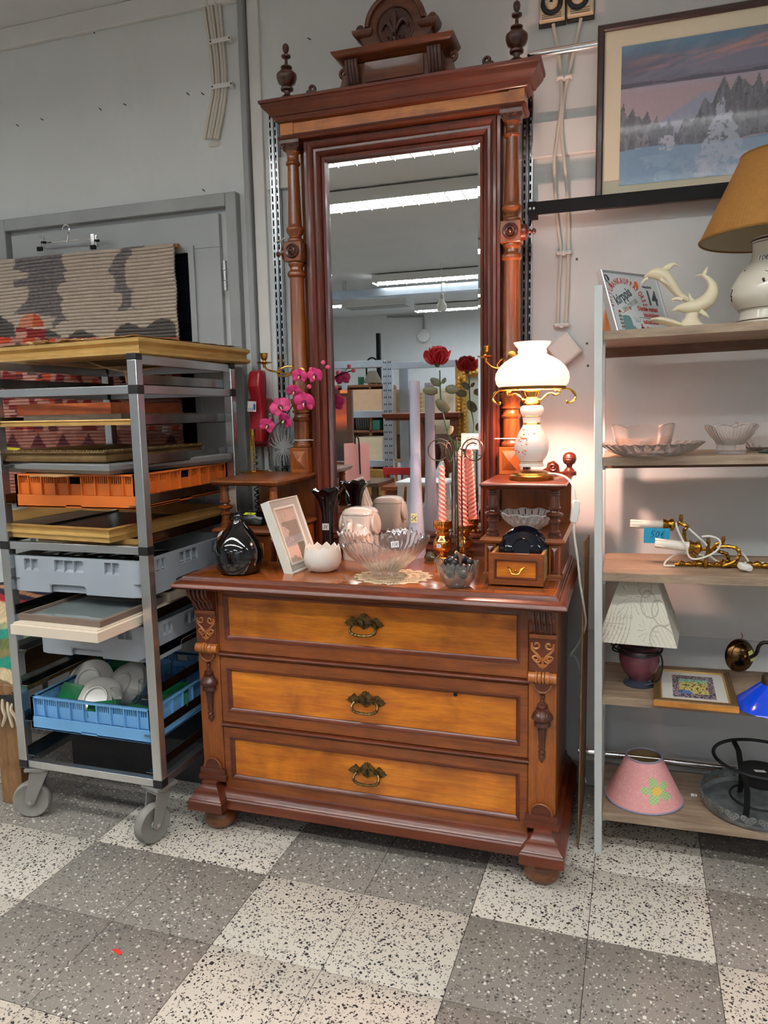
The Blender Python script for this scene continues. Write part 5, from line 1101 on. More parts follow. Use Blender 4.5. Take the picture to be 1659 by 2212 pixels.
# gold candle holders and twisted candles
M_MERC = plain('gold_mercury_glass', (238, 180, 100), .08, 1, var=.15, vscale=40)
M_CDL = plain('pink_wax', (238, 160, 150), .4, Subsurface_Weight=.2)
def candleset(px, pyb, pyt, ctop, lean, l1, l2):
    p = atz(px, pyb, S2); k = 1/ppm(p); h = at(px, pyt, p.y).z-S2
    t = thing('candle_holder', l1, 'candle holder', (p.x, p.y, S2), group='gold candle holders')
    pr = [(.001, 0), (21, 0), (22, .03), (20, .09), (13, .16), (9, .20), (9, .24), (14, .29), (19, .36), (20.5, .46), (18, .56), (13, .63), (12, .66), (15, .69), (16, .72), (13, .75), (13, .78), (17, .82), (19.5, .86), (20, .97), (20, 1.0), (15, 1.0), (10, .93), (.001, .92)]
    rings = [[((r*k+(.0009*math.cos(16*2*PI*j/64) if .8 < z < .99 else 0))*math.cos(2*PI*j/64), (r*k+(.0009*math.cos(16*2*PI*j/64) if .8 < z < .99 else 0))*math.sin(2*PI*j/64), z*h) for j in range(64)] for r, z in pr]
    MB().loft(rings).build('holder_body', M_MERC, t, local=True)
    price_tag(t, (p.x-.006, p.y-20.3*k, S2+h*.44), (-.2, -1, .15), .014, .012, '2e', M_TAGW, name='price_tag')
    top = at(px+lean, ctop, p.y); z0 = S2+h*.925; L = top.z-z0; dx = top.x-p.x; r0 = 8.0*k if ctop > 985 else 9.6*k
    c = thing('twisted_candle', l2, 'candle', (p.x, p.y, z0), group='pink twisted candles')
    rings = []
    N = 100
    for i in range(N+1):
        f_ = i/N; tp = (1-.25*f_)*(1 if f_ < .965 else max(.12, (1-f_)/.035)); tw = f_*L*430
        rings.append([(dx*f_+(r0*tp*(1+.2*math.cos(3*(2*PI*j/20)+tw)))*math.cos(2*PI*j/20), (r0*tp*(1+.2*math.cos(3*(2*PI*j/20)+tw)))*math.sin(2*PI*j/20), f_*L) for j in range(20)])
    MB().loft(rings).build('wax', M_CDL, c, local=True); MB().tube(spline([(dx, 0, L-.002), (dx+.001, 0, L+.006), (dx+.006, 0, L+.009)], 3), .0008, 5).build('wick', plain('wick_white', (226, 210, 196), .9), c, local=True)
candleset(957, 1217, 1124, 1003, -3, 'gold mercury-glass candle holder with the shorter candle', 'shorter pink twisted candle in left gold holder')
candleset(1002, 1204, 1133, 971, -9, 'gold mercury-glass candle holder behind the grape bowl', 'taller pink twisted candle in right gold holder')
# small cut-glass bowl of black grapes
p = atz(988, 1266, S2); k = 1/ppm(p)
sb = thing('cut_glass_bowl', 'small cut-glass bowl holding black grapes', 'bowl', (p.x, p.y, S2))
n = 96; rings = []
for i, (r, z) in enumerate([(.001, 0), (22, 0), (26, .05), (35, .3), (41, .6), (45, .95), (42.5, .95), (38, .6), (31, .32), (21, .14), (.001, .13)]):
    rings.append([((r+(1.2*abs(math.sin(8*a_+z*6)) if 2 <= i <= 5 else 0))*k*math.cos(a_), (r+(1.2*abs(math.sin(8*a_+z*6)) if 2 <= i <= 5 else 0))*k*math.sin(a_), (z+(.05*math.cos(24*a_)+.06*math.cos(4*a_) if i in (5, 6) else 0))*56*k) for a_ in [2*PI*j/n for j in range(n)]])
MB().loft(rings).build('bowl_body', M_CRY, sb, local=True)
st = MB()
for s_ in range(8):
    for q in range(5): a_ = s_*PI/4-.35+q*.175; st.tube([(39.5*k*math.cos(s_*PI/4)*1.0, 39.5*k*math.sin(s_*PI/4), 26*k), (40*k*math.cos(a_)+0, 40*k*math.sin(a_), 26*k+14*k*math.sin(q*PI/4)+6*k)], .0009, 4)
st.build('cut_stars', M_CRY, sb, local=True)
gr = thing('grape_cluster', 'bunch of matt black artificial grapes with wooden stem', 'grapes', (p.x, p.y, S2+16*k))
M_GRP = plain('black_wood_grape', (22, 22, 26), .4)
for gx, gy, gz in [(-20, -6, 20), (-8, -16, 28), (14, -10, 26), (24, 0, 24), (-22, 8, 34), (-13, -4, 40), (-4, -8, 36), (10, 4, 44), (-2, 6, 46), (24, 10, 36), (-28, 4, 22), (-10, -20, 16), (16, -18, 14), (0, 14, 32), (6, -4, 20), (-15, 12, 22)]:
    MB().ball((gx*k, gy*k, gz*k), 10.5*k, 16).build('grape', M_GRP, gr, local=True)
P = spline([(6*k, -6*k, 30*k), (9*k, -8*k, 44*k), (5*k, -10*k, 56*k), (0, -10*k, 60*k)], 4)
MB().tube(P, [3.2*k]*len(P), 8).build('stem', wood('twig', (96, 60, 40), (140, 96, 66), 'z', 3, .7, 0), gr, local=True); MB().lathe([(3.4*k, 0), (3.4*k, .001)], 10, P[-1], rot(PI/2-.5, 0, -.4)).build('stem_end', plain('cut_wood', (226, 196, 140), .7), gr, local=True)
p = atz(928, 1214, S2); o = MB(trs(p.x, p.y+.02, S2)).loft([[(.02*math.cos(a_)*s_+random.uniform(-.003, .003), .012*math.sin(a_)*s_, z) for a_ in [i*PI/4 for i in range(8)]] for s_, z in ((1, 0), (1.05, .012), (.6, .028), (.2, .034))]).build('glass_stone', glass('green_stone', (150, 190, 170), .15), smooth=20); center(o); tag(o, 'small greenish glass stone behind the crystal bowl', 'stone')
# wire stand with glass tube and rose
ys = 2.335; p = at(985, 1100, ys); k = 1/ppm(p); xs = at(988, 1100, ys).x
ws = thing('wire_stand', 'dark wire stand with four scrolled arms holding a glass tube', 'stand', (xs, ys, S2))
zr = at(987, 985, ys).z
M_WIRE = plain('dark_iron_wire', (74, 66, 60), .4, .7)
for a_ in (-.25, PI+.25, PI/2+.2, -PI/2-.2):
    c, s_ = math.cos(a_), math.sin(a_); rr = .016
    pts = [(0.035, 0), (.03, .02), (.02, .06), (.0175, .12), (.0165, (zr-S2)*.6), (.016, zr-S2-.03), (.0175, zr-S2)]
    cx_ = .0175+28*k; pts2 = []
    for i in range(26): t_ = i/25; an = PI-.2-t_*2*PI*1.28; rad = (27-11*t_)*k; pts2.append((cx_-1*k+rad*math.cos(an), zr-S2+10*k+rad*math.sin(an)))
    PP_ = [(xs+r*c, ys+r*s_*.9, S2+.0022+z) for r, z in pts+pts2]
    MB().tube(spline(PP_, 2), .0022, 7).build('scroll_wire', M_WIRE, ws)
MB().tube([(xs+.0165*math.cos(t), ys+.0165*math.sin(t), zr) for t in np.linspace(0, 2*PI, 22)[:-1]], .0016, 6, loop=True).build('collar_ring', M_WIRE, ws)
tb = thing('glass_tube', 'narrow clear glass tube vase held in the wire stand', 'vase', (xs, ys, S2+.004))
zl = zr-S2+.008; MB().lathe([(.001, 0), (.010, 0), (.0135, .004), (.0135, zl), (.0145, zl+.003), (.0125, zl+.003), (.0118, .010), (.001, .009)], 24, caps=False, loop=True).build('tube_body', M_GLS, tb, local=True)
def petal_sheet(w_, l_, cup, curl, nu=6, nv=8):
    vs_, fs = [], []
    for j in range(nv+1):
        v = j/nv; ww = w_*math.sin(PI*min(.93, .12+.83*v))**.7*(1 if v < .9 else .85)
        for i in range(nu+1): u = i/nu*2-1; vs_.append((u*ww, -cup*(u*u)*ww*-1+curl*v*v*l_, v*l_))
    for j in range(nv):
        for i in range(nu): a_ = j*(nu+1)+i; fs.append((a_, a_+1, a_+nu+2, a_+nu+1))
    return vs_, fs
ro = thing('red_rose', 'long-stemmed red fabric rose standing in the glass tube', 'flower', (xs, ys, S2+.02))
M_RED = plain('red_petal', (150, 5, 20), .55, var=.15, vscale=20); M_STEM = plain('rose_stem', (34, 76, 36), .5); M_LEAF = plain('rose_leaf', (96, 92, 66), .5, var=.3, vscale=30)
yr = 2.235
SP = [(xs+.004, ys, S2+.02), tuple(at(984, 1000, ys)), tuple(at(966, 930, yr+.01)), tuple(at(953, 870, yr)), tuple(at(950, 800, yr))]
PS_ = spline(SP, 8); MB().tube(PS_, .0022, 7).build('stem', M_STEM, ro)
h0 = at(945, 788, yr)
for lay_, (nn, rad, w_, l_, tilt, curl) in enumerate([(3, .002, .013, .052, .02, .02), (4, .004, .020, .054, .10, .02), (5, .006, .024, .052, .20, .10), (5, .008, .026, .048, .34, .30)]):
    for j in range(nn):
        a_ = 2*PI*j/nn+lay_*.6; v_, f_ = petal_sheet(w_, l_, -.5, -curl)
        o = MB(trs(*h0) @ rot(0, 0, a_) @ trs(0, -rad, .002) @ rot(tilt, 0, 0)).add(v_, f_).build('petal', M_RED, ro); sm = o.modifiers.new('s', 'SOLIDIFY'); sm.thickness = .0008
for j in range(5):
    v_, f_ = petal_sheet(.005, .03, .3, .4); o = MB(trs(*h0) @ rot(0, 0, j*1.26) @ rot(1.1+.2*(j % 2), 0, 0)).add(v_, f_).build('sepal', M_STEM, ro); sm = o.modifiers.new('s', 'SOLIDIFY'); sm.thickness = .0008
MB().ball(h0, .009, 12, (1, 1, .9)).build('hip', M_STEM, ro)
for (px, py, ang, ln) in [(952, 832, 2.55, .036), (945, 845, 3.05, .044), (962, 840, -.1, .044), (955, 828, .9, .02), (968, 890, 2.3, .05), (976, 920, -1.9, .03)]:
    b0 = at(px, py, yr); v_, f_ = petal_sheet(ln*.32, ln, .25, .12)
    o = MB(trs(*b0) @ rot(0, PI/2-ang, 0) @ rot(.35, 0, 0)).add(v_, f_).build('leaf', M_LEAF, ro); sm = o.modifiers.new('s', 'SOLIDIFY'); sm.thickness = .0008
# price card on the mirror
p = at(1015, 954, YM-.03); k = 1/ppm(p)
pc = thing('price_card', 'pink-white handwritten price card on the mirror', 'card', (p.x, YM-.004, p.z-.02))
MB(trs(p.x, YM-.0015, p.z) @ rot(0, .03, 0)).box(-23*k, 23*k, -.001, .001, -17*k, 17*k).build('card', plain('card_pink', (238, 214, 206), .7), pc)
hb = MB(); handwrite(hb, '450e', trs(p.x-17*k, YM-.0028, p.z-9*k) @ rot(PI/2, 0, 0), 18*k, .0008, .56, .3); hb.build('handwriting', plain('ink_40_40_50', (40, 40, 50), .6), pc)
# left shelf: candlestick, glass vase, orchid, black bag
U2 = 1.118
p = atz(548, 1020, U2); k = 1/ppm(p)
cs = thing('brass_candlestick', 'slim brass candlestick with four thin rods on left shelf', 'candlestick', (p.x, p.y, U2))
MB().lathe([(.001, 0), (32*k, 0), (33*k, .003), (30*k, .006), (8*k, .008), (.001, .008)], 32, (0, 0, .0), caps=False).build('base', M_GOLDB, cs, local=True)
zt = at(552, 945, p.y).z-U2
for j in range(4): MB().tube([(.0075*math.cos(j*PI/2+.4), .0075*math.sin(j*PI/2+.4), .007), (.0055*math.cos(j*PI/2+.4), .0055*math.sin(j*PI/2+.4), zt)], .0016, 6).build('rod', M_GOLDB, cs, local=True)
MB().loft([[((7.2*k*s_)*(1+.05*math.cos(10*a_))*math.cos(a_), (7.2*k*s_)*(1+.05*math.cos(10*a_))*math.sin(a_), z) for a_ in [2*PI*j/60 for j in range(60)]] for s_, z in ((.55, zt-.003), (.9, zt+.002), (1.0, zt+.008), (1.0, zt+.028), (1.08, zt+.030), (.8, zt+.030), (.75, zt+.006))]).build('cup', M_GOLDB, cs, local=True)
p = atz(612, 1013, U2); k = 1/ppm(p); hz = at(612, 885, p.y).z-U2
gv = thing('etched_glass_vase', 'square clear glass vase etched with a leaf fan', 'vase', (p.x, p.y+.012, U2), math.radians(24))
def sqr(s_, z, e=.16): return sq(s_*1.2, z, e, 1, .75)
MB().loft([sqr(.046, 0), sqr(.048, .004), sqr(.05, hz), sqr(.0455, hz), sqr(.043, .014), sqr(.03, .012)], loop=False).build('vase_body', M_GLS, gv, local=True)
et = MB(); 
for j in range(30):
    a_ = PI*(.06+.88*j/29); ln = (.075+.02*math.sin(j*2.1)) if j not in (0, 29) else .05
    et.tube([(0, -.0445, .075), (.5*ln*math.cos(a_)*.9, -.0447, .075+.5*ln*math.sin(a_)*(1 if j % 3 else -.8)), (ln*math.cos(a_)*.6, -.0450, .075+ln*math.sin(a_)*(1 if j % 3 else -.8))], [.0034, .0022, .0005], 5)
et.build('etched_leaves', plain('etched_frost', (215, 218, 220), .7, Alpha=.6), gv, local=True)
q_ = at(582, 899, p.y-.03); price_tag(gv, q_, (-.25, -1, 0), .022, .019, '10e', M_TAGW, (20, 20, 30), tilt=.12)
yo = 2.335
oc = thing('orchid_spray', 'magenta artificial orchid spray arching from the glass vase', 'flower', (p.x, p.y, U2+.02))
M_ORD = plain('orchid_petal', (196, 46, 108), .5, var=.18, vscale=40); M_ORC2 = plain('orchid_heart', (96, 16, 60), .5); M_OYEL = plain('orchid_lip', (236, 214, 150), .5); M_OST = plain('orchid_stem', (50, 34, 34), .6); M_BUD = plain('orchid_bud', (226, 74, 120), .5)
stp = [at(x, y, Y) for x, y, Y in [(578, 975, 2.30), (582, 945, 2.30), (595, 922, 2.31), (616, 900, 2.32), (637, 868, 2.33), (655, 852, 2.335), (660, 835, 2.335), (658, 815, 2.335), (676, 803, 2.335), (690, 798, 2.335), (706, 793, 2.335)]]
MB().tube(spline(stp, 5), .0022, 6).tube([at(660, 832, yo), at(672, 834, yo)], .0015, 5).tube([at(638, 866, yo), at(632, 852, yo)], .0015, 5).tube([at(684, 800, yo), at(696, 786, yo)], .0012, 5).build('stem', M_OST, oc)
def orchid(px, py, Y, size, yaw, pit, roll_=0):
    c = at(px, py, Y); s_ = size/ppm(c); M = trs(*c) @ rot(0, 0, yaw) @ rot(pit, 0, 0) @ rot(0, roll_, 0)
    f = None
    for j, (a_, w_, l_) in enumerate([(0, .34, .9), (2.2, .32, .85), (-2.2, .32, .85), (1.25, .62, .95), (-1.25, .62, .95)]):
        v_, fc = petal_sheet(s_*w_, s_*l_, .22, -.12)
        m = MB(M @ trs(0, -.001*(j > 2), 0) @ rot(0, a_, 0)).add(v_, fc)
        if f is None: f = m.build('bloom', M_ORD, oc); o = f
        else: o = m.build('petal', M_ORD, f)
        sm = o.modifiers.new('s', 'SOLIDIFY'); sm.thickness = .0007
    MB(M).ball((0, -.004, .0), s_*.22, 10, (1, .8, 1.1)).build('heart', M_ORC2, f); MB(M).tube([(0, -.006, s_*.05), (0, -.012, -s_*.1), (0, -.010, -s_*.3)], [.0022, .0032, .0015], 7).build('lip', M_OYEL, f)
for a_ in [(647, 813, 2.33, 19, .15, .15, .2), (681, 812, 2.33, 20, -.1, .1, -.1), (634, 846, 2.325, 18, .5, .3, .4), (658, 870, 2.32, 26, 0, .15, 0), (606, 880, 2.31, 25, .35, -.2, -.5), (616, 908, 2.315, 20, -.3, .35, .9), (577, 920, 2.315, 19, .4, .1, .5), (722+8, 818, 2.40, 12, 2.6, .2, 0)][:7]: orchid(*a_)
for px, py in ((698, 783), (708, 793), (672, 798), (668, 835)): c = at(px, py, yo); MB().ball(c, 5.0/ppm(c), 12).build('bud', M_BUD, oc)
p = atz(545, 1128, .96)
bg = thing('black_bag', 'crumpled shiny black folded bag with lime tag on left shelf', 'bag', (p.x, p.y, .96))
rings = []
for i, (s_, z) in enumerate([(.9, 0), (1.0, .006), (1.02, .018), (.98, .026), (.85, .034), (.5, .036), (.05, .037)]):
    rings.append([((.075*math.copysign(abs(math.cos(a_))**.6, math.cos(a_))+random.uniform(-.003, .003))*s_, (.05*math.copysign(abs(math.sin(a_))**.6, math.sin(a_))+random.uniform(-.003, .003))*s_, z+random.uniform(-.002, .003)*(i > 0)) for a_ in [2*PI*j/28 for j in range(28)]])
MB(trs(p.x+.012, 2.23, .961)).loft(rings).build('bag_cloth', plain('black_vinyl', (12, 12, 14), .22, bump=.8, bscale=60), bg)
MB(trs(p.x-.055, 2.185, .992) @ rot(0, .3, .3)).box(-.022, .022, -.01, .01, -.003, .003).build('strap', MATS['black_vinyl'], bg, .001)
q_ = at(538, 1111, 2.19); price_tag(bg, (q_.x, 2.195, .9985), (0, -.35, 1), .04, .016, '22e', M_TAGG, up=(0, 1, 0))
# right shelf: lit table lamp
p = atz(1148, 1020, U2); p.y = 2.235; p.x = at(1148, 1000, 2.235).x; k = 1/ppm(Vector((p.x, p.y, 1.25)))
la = thing('table_lamp', 'lit porcelain table lamp with opal dome shade and brass scrolls', 'lamp', (p.x, p.y, U2))
def zz(py): return at(1148, py, p.y).z-U2
LMx = trs(p.x, p.y, U2)
MB(LMx).lathe([(.001, 0), (47*k, 0), (48*k, .002), (48*k, .012), (46*k, .015), (42*k, .017), (41*k, .021), (30*k, .026), (.001, .026)], 44, caps=False).build('base', plain('antique_brass', (170, 126, 60), .3, 1, var=.2, vscale=20), la)
pc_ = [(.001, zz(1007)), (26, zz(1007)), (26.5, zz(1003)), (24, zz(999)), (24.5, zz(996)), (33, zz(984)), (37.5, zz(969)), (36, zz(953)), (28, zz(934)), (20, zz(921)), (18, zz(914)), (20, zz(900)), (24, zz(892)), (25.2, zz(886)), (24, zz(880)), (20, zz(876)), (.001, zz(876))]
def lampcol(U, V): pass
MB(LMx).lathe([(r*k if r > 1 else .001, z) for r, z in pc_], 48, caps=False).build('porcelain_body', plain('porcelain', (232, 226, 220), .12, coat=.5), la)
for py, r in ((996, 24.8), (1000, 24.6), (914, 18.3), (916.5, 18.5), (899, 20.6)): MB(LMx).tube([(r*k*1.01*math.cos(t), r*k*1.01*math.sin(t), zz(py)) for t in np.linspace(0, 2*PI, 36)[:-1]], .0008 if py != 914 else .0016, 5, loop=True).build('gilt_line', M_GOLDB, la)
fl_ = MB(LMx); fl2 = MB(LMx)
for j in range(34):
    an = -PI/2-.35+random.gauss(0, .30); py = random.choice([930, 938, 944, 950, 956, 962, 970, 976, 982])+random.uniform(-3, 3); an -= (950-py)*-.006
    r = float(np.interp(-py, [-984, -969, -953, -934, -921], [33, 37.5, 36, 28, 20]))*k*1.004
    c = (r*math.cos(an), r*math.sin(an), zz(py)); (fl_ if j % 3 else fl2).ball(c, random.uniform(.0015, .0036), 6, (1, 1, .8))
fl_.build('painted_flowers', plain('rose_decal', (196, 110, 88), .3), la); fl2.build('painted_leaves', plain('leaf_decal', (150, 138, 104), .3), la)
MB(LMx).lathe([(18*k, zz(877)), (18.5*k, zz(872)), (16*k, zz(868)), (13*k, zz(862)), (12*k, zz(858)), (15*k, zz(852)), (17*k, zz(846)), (16*k, zz(842)), (10*k, zz(840))], 28).build('burner_collar', M_BRASS, la)
MB(LMx).lathe([(71*k, zz(842)), (72*k, zz(840)), (72*k, zz(835.5)), (70*k, zz(835)), (69*k, zz(841))], 48, caps=False, loop=True).build('shade_ring', MATS['antique_brass'], la)
for j in range(3):
    a_ = j*2*PI/3+.55-PI/2+.6; M = LMx @ rot(0, 0, a_)
    # spider strut and scrolled handle
    MB(M).tube([(10*k, 0, zz(845)), (40*k, 0, zz(839)), (70*k, 0, zz(839))], .0016, 6).build('spider_strut', M_BRASS, la)
for a_, lb in ((.10, 'r'), (PI-.25, 'l'), (-PI/2+1.9+PI/2, 'b')):
    P = spline([(12, 0, 862), (18, 0, 865), (26, 0, 858), (38, 0, 850), (50, 0, 854), (57, 0, 850), (55, 0, 845), (49, 0, 846), (58, 0, 842), (72, 0, 841), (84, 0, 846), (91, 0, 858), (86, 0, 868), (76, 0, 872), (73, 0, 866)], 4)
    MB(LMx @ rot(0, 0, a_)).tube([(q.x*k, 0, zz(q.z)) for q in P], [.0026+.0016*math.sin(i*.5)**2 for i in range(len(P))], 7).build('scroll_arm', M_BRASS, la)
sh = [(70, 836), (76, 829), (78.5, 817), (77, 806), (70, 793), (58, 781), (44, 772), (33, 767), (29.5, 763), (31, 759.5), (29.5, 756), (30, 753), (36, 746), (39.5, 739.5)]
ts = NT('opal_glass'); ts.b.inputs['Base Color'].default_value = s2l((250, 226, 214)); ts.b.inputs['Roughness'].default_value = .12
ts.b.inputs['Emission Color'].default_value = s2l((255, 180, 162)); ts.b.inputs['Emission Strength'].default_value = SHADE_GLOW; ts.b.inputs['Transmission Weight'].default_value = 0
MB(LMx).lathe([(r*k, zz(y)) for r, y in sh]+[((r-1.6)*k, zz(y)) for r, y in sh[::-1]], 56, caps=False, loop=True).build('opal_shade', ts.m, la)
bl = bpy.data.lights.new('lamp_bulb', 'POINT'); bl.energy = LAMP_WATT; bl.color = (1, .60, .47); bl.shadow_soft_size = .022
bo = bpy.data.objects.new('lamp_bulb', bl); COL.objects.link(bo); bo.parent = la; bo.location = (0, 0, zz(800))
MB(LMx).lathe([(.012, zz(842)), (.012, zz(828))], 16).build('lamp_socket', plain('socket_white', (220, 215, 205), .4), la)
# its cable with in-line switch
cp = [at(1180, 1023, 2.215), at(1200, 1024, 2.20), at(1222, 1031, 2.17), at(1238, 1050, 2.125), at(1243, 1085, 2.11)]
ca = thing('lamp_cable', 'white lamp cable with rocker switch hanging beside the chest', 'cable', cp[2])
M_WC = plain('white_cable', (226, 222, 212), .4)
MB().tube(spline(cp, 6), .0032, 8).build('cable', M_WC, ca)
cp2 = [at(1242, 1126, 2.11), at(1240, 1150, 2.11), at(1248, 1210, 2.13), at(1253, 1260, 2.16), at(1261, 1310, 2.2), at(1265, 1350, 2.25), at(1250, 1390, 2.3), at(1233, 1415, 2.33), at(1243, 1420, 2.34), at(1257, 1460, 2.36), at(1260, 1500, 2.4), at(1250, 1520, 2.45), at(1262, 1580, 2.5), at(1255, 1650, 2.52), at(1266, 1690, 2.53)]
MB().tube(spline(cp2, 5), .0032, 8).build('cable', M_WC, ca)
c = at(1242, 1105, 2.11)
sw = MB(trs(*c) @ rot(0, .12, .3)).loft([[(-x, -y, z), (x, -y, z), (x, y, z), (-x, y, z)] for x, y, z in ((.006, .005, -.032), (.010, .008, -.027), (.010, .008, .027), (.006, .005, .032))]).build('switch', plain('switch_white', (234, 230, 222), .35), ca, .002)
MB(trs(*c) @ rot(0, .12, .3)).box(.008, .0135, -.004, .004, -.008, .008).build('rocker', MATS['switch_white'], sw, .001)
# openwork bowl
p = atz(1141, 1142, .961); k = 1/ppm(p)
ob = thing('openwork_bowl', 'white pierced porcelain bowl on the right middle shelf', 'bowl', (p.x, p.y, .961))
m = MB(); n = 120; pr = [(28, 0), (30, 3), (44, 12), (54, 23), (60, 34), (61.5, 36)]
def bp(i, j, s_=1): a_ = 2*PI*j/n; r, z = pr[i]; wv = 1.8*math.cos(10*a_) if i >= 4 else 0; return (r*s_*k*math.cos(a_), r*s_*k*math.sin(a_), (z+wv)*k)
for i in range(len(pr)-1):
    for j in range(n):
        if i in (2, 3) and (j+2*i) % 5 == 0: continue
        m.add([bp(i, j), bp(i, j+1), bp(i+1, j+1), bp(i+1, j)], [(0, 1, 2, 3)])
m.add([bp(0, j) for j in range(n)], [tuple(range(n))])
o = m.build('bowl_body', plain('white_porcelain', (226, 226, 222), .15, coat=.5), ob, local=True, weld=True); sm = o.modifiers.new('s', 'SOLIDIFY'); sm.thickness = .0028
# black bowl standing in the small drawer
c = at(1126, 1196, 2.075); k = 1/ppm(c)
o = MB().lathe([(.001, 0), (24, 0), (25, 3), (40, 10), (50, 22), (54, 36), (52, 36), (47, 23), (38, 13), (22, 6), (.001, 6)], 48, caps=False) if False else None
bb = thing('black_bowl', 'blue-black glazed bowl standing on edge in pulled-out drawer', 'bowl', (c.x, 2.09, .862), rot3=(1.22, 0, 0))
MB().lathe([(r*k*1.0 if r > 1 else .001, z*k) for r, z in [(.001, 26), (18, 26), (19, 28), (21, 26), (34, 22), (46, 13), (54, 0), (52, -1), (44, 10), (33, 18), (20, 22), (.001, 22)]], 48, (0, 54*k, 0), caps=False).build('bowl_body', plain('blue_black_glaze', (10, 14, 26), .08, coat=.5), bb, local=True)
# hardboard sheet standing between chest and shelves
q0 = atz(1252, 1833, 0)
hs = MB().prism([(q0.y, .001), (2.57, .001), (2.565, .905), (q0.y+.06, .935)], -.112, -.1075, 'yz').build('hardboard_sheet', wood('hardboard', (118, 86, 54), (146, 110, 72), 'z', .6, .8, 0), bevel=.0006)
center(hs); tag(hs, 'brown hardboard sheet standing on edge beside the shelf unit', 'board')
# red wall telephone
pw = 2.5
ph = thing('red_telephone', 'red wall telephone handset with emergency sticker left of mirror', 'telephone', at(560, 880, WALL))
c0, c1 = at(552, 800, pw), at(557, 958, pw); s_ = 1/ppm(c0)
MB().box(at(540, 880, 2.55).x, at(580, 880, 2.55).x, 2.535, WALL, at(560, 965, 2.55).z, at(560, 860, 2.55).z).build('phone_base', plain('red_plastic', (150, 14, 26), .3, coat=.3), ph, .008)
rings = []
for f_, wx_, yy, dp in ((0, 14, 0, .02), (.03, 15.5, -.006, .026), (.22, 17, -.012, .032), (.34, 16, -.004, .026), (.62, 14.5, .006, .022), (.78, 16, -.004, .028), (.97, 15, -.002, .026), (1, 12, .004, .02)):
    cx = c0.x+(c1.x-c0.x)*f_; z = c0.z+(c1.z-c0.z)*f_; w2 = wx_*s_; yb = pw+.03
    rings.append([(cx-w2, yb, z), (cx-w2, yb-dp+yy, z), (cx-w2*.7, yb-dp-.01+yy, z), (cx+w2*.7, yb-dp-.01+yy, z), (cx+w2, yb-dp+yy, z), (cx+w2, yb, z)])
hs_ = MB().loft(rings).build('handset', MATS['red_plastic'], ph, .003)
c = at(546, 878, pw-.015); mt = MB(trs(c.x, pw-.022, c.z) @ rot(0, .06, 0)).box(-10*s_, 10*s_, -.001, .001, -11*s_, 11*s_).build('sticker', M_TAGW, hs_)
text_ob('sticker_digits', '112', .014, M_BLACK, world_of(mt).inverted() @ trs(c.x-9*s_, pw-.0235, c.z-9*s_) @ rot(PI/2, 0, 0), mt, extrude=.0003); MB(trs(c.x, pw-.0236, c.z)).prism([(4*s_, -8*s_), (8*s_, -8*s_), (9*s_, 2*s_), (6*s_, 8*s_), (4*s_, 2*s_)], 0, .0006).build('sticker_mark', plain('sticker_blue', (40, 80, 140), .6), mt)
for x_a, x_b, ph_ in ((541, 554, 0), (552, 564, 2.0)):
    P = []
    a_, b_ = at(x_a, 925 if ph_ == 0 else 1060, 2.52), at(x_b, 1200, 2.52); nt = 22 if ph_ == 0 else 11
    for i in range(nt*8+1): t_ = i/(nt*8); P.append((a_.x+(b_.x-a_.x)*t_+.0085*math.cos(2*PI*nt*t_+ph_), 2.545+.0085*math.sin(2*PI*nt*t_+ph_), a_.z+(b_.z-a_.z)*t_))
    MB().tube(P, .0021, 5).build('coiled_cord', plain('cord_black', (20, 18, 18), .4), ph)
# ------------------------------------------------------------------ shelf unit on the right (it leans about a degree)
SO = Vector((-.062, 2.172, 0)); STILT = -math.radians(1.0)
SM = trs(*SO) @ rot(0, STILT, 0)
M_POST = plain('white_lacquer', (206, 210, 208), .4, var=.03)
W_GREY = wood('grey_oak', (128, 108, 90), (172, 150, 128), 'x', 1.6, .55, 0, fig=.25)
su = thing('shelf_unit', 'white-framed shelf unit with five grey oak boards', 'shelf', SO, rot3=(0, STILT, 0))
SZ = [1.552-.02, 1.186, .857, .490, .131]; SW, SD = .86, .325; BTH = .024
for x in (0, SW+.023):
    for y in (0, SD-.026): MB().box(x, x+.022, y, y+.026, 0, 1.655).build('upright', M_POST, su, .0015, local=True)
for i, z in enumerate(SZ):
    bd = MB().box(.0225, SW+.022, .004, SD-.004, z-BTH, z).build('board', W_GREY, su, .001, local=True)
    MB().box(.0225, SW+.022, SD-.018, SD-.006, z-BTH-.03, z-BTH).build('board_rail', wood('rail_oak', (96, 70, 54), (120, 92, 72), 'x', 1.4, .5, 0), bd, local=True)
    MB().box(.0225, .03, .02, .06, z-BTH-.012, z-BTH).build('board_clip', M_POST, bd, local=True)
def sz(i, x): return SZ[i]-(x-SO.x)*math.sin(STILT)+.0005
def on(i, px, py):
    z = SZ[i]+.004
    for _ in range(4): p = atz(px, py, z); z = sz(i, p.x)
    return Vector((p.x, p.y, z))
TILT = rot(0, STILT, 0)
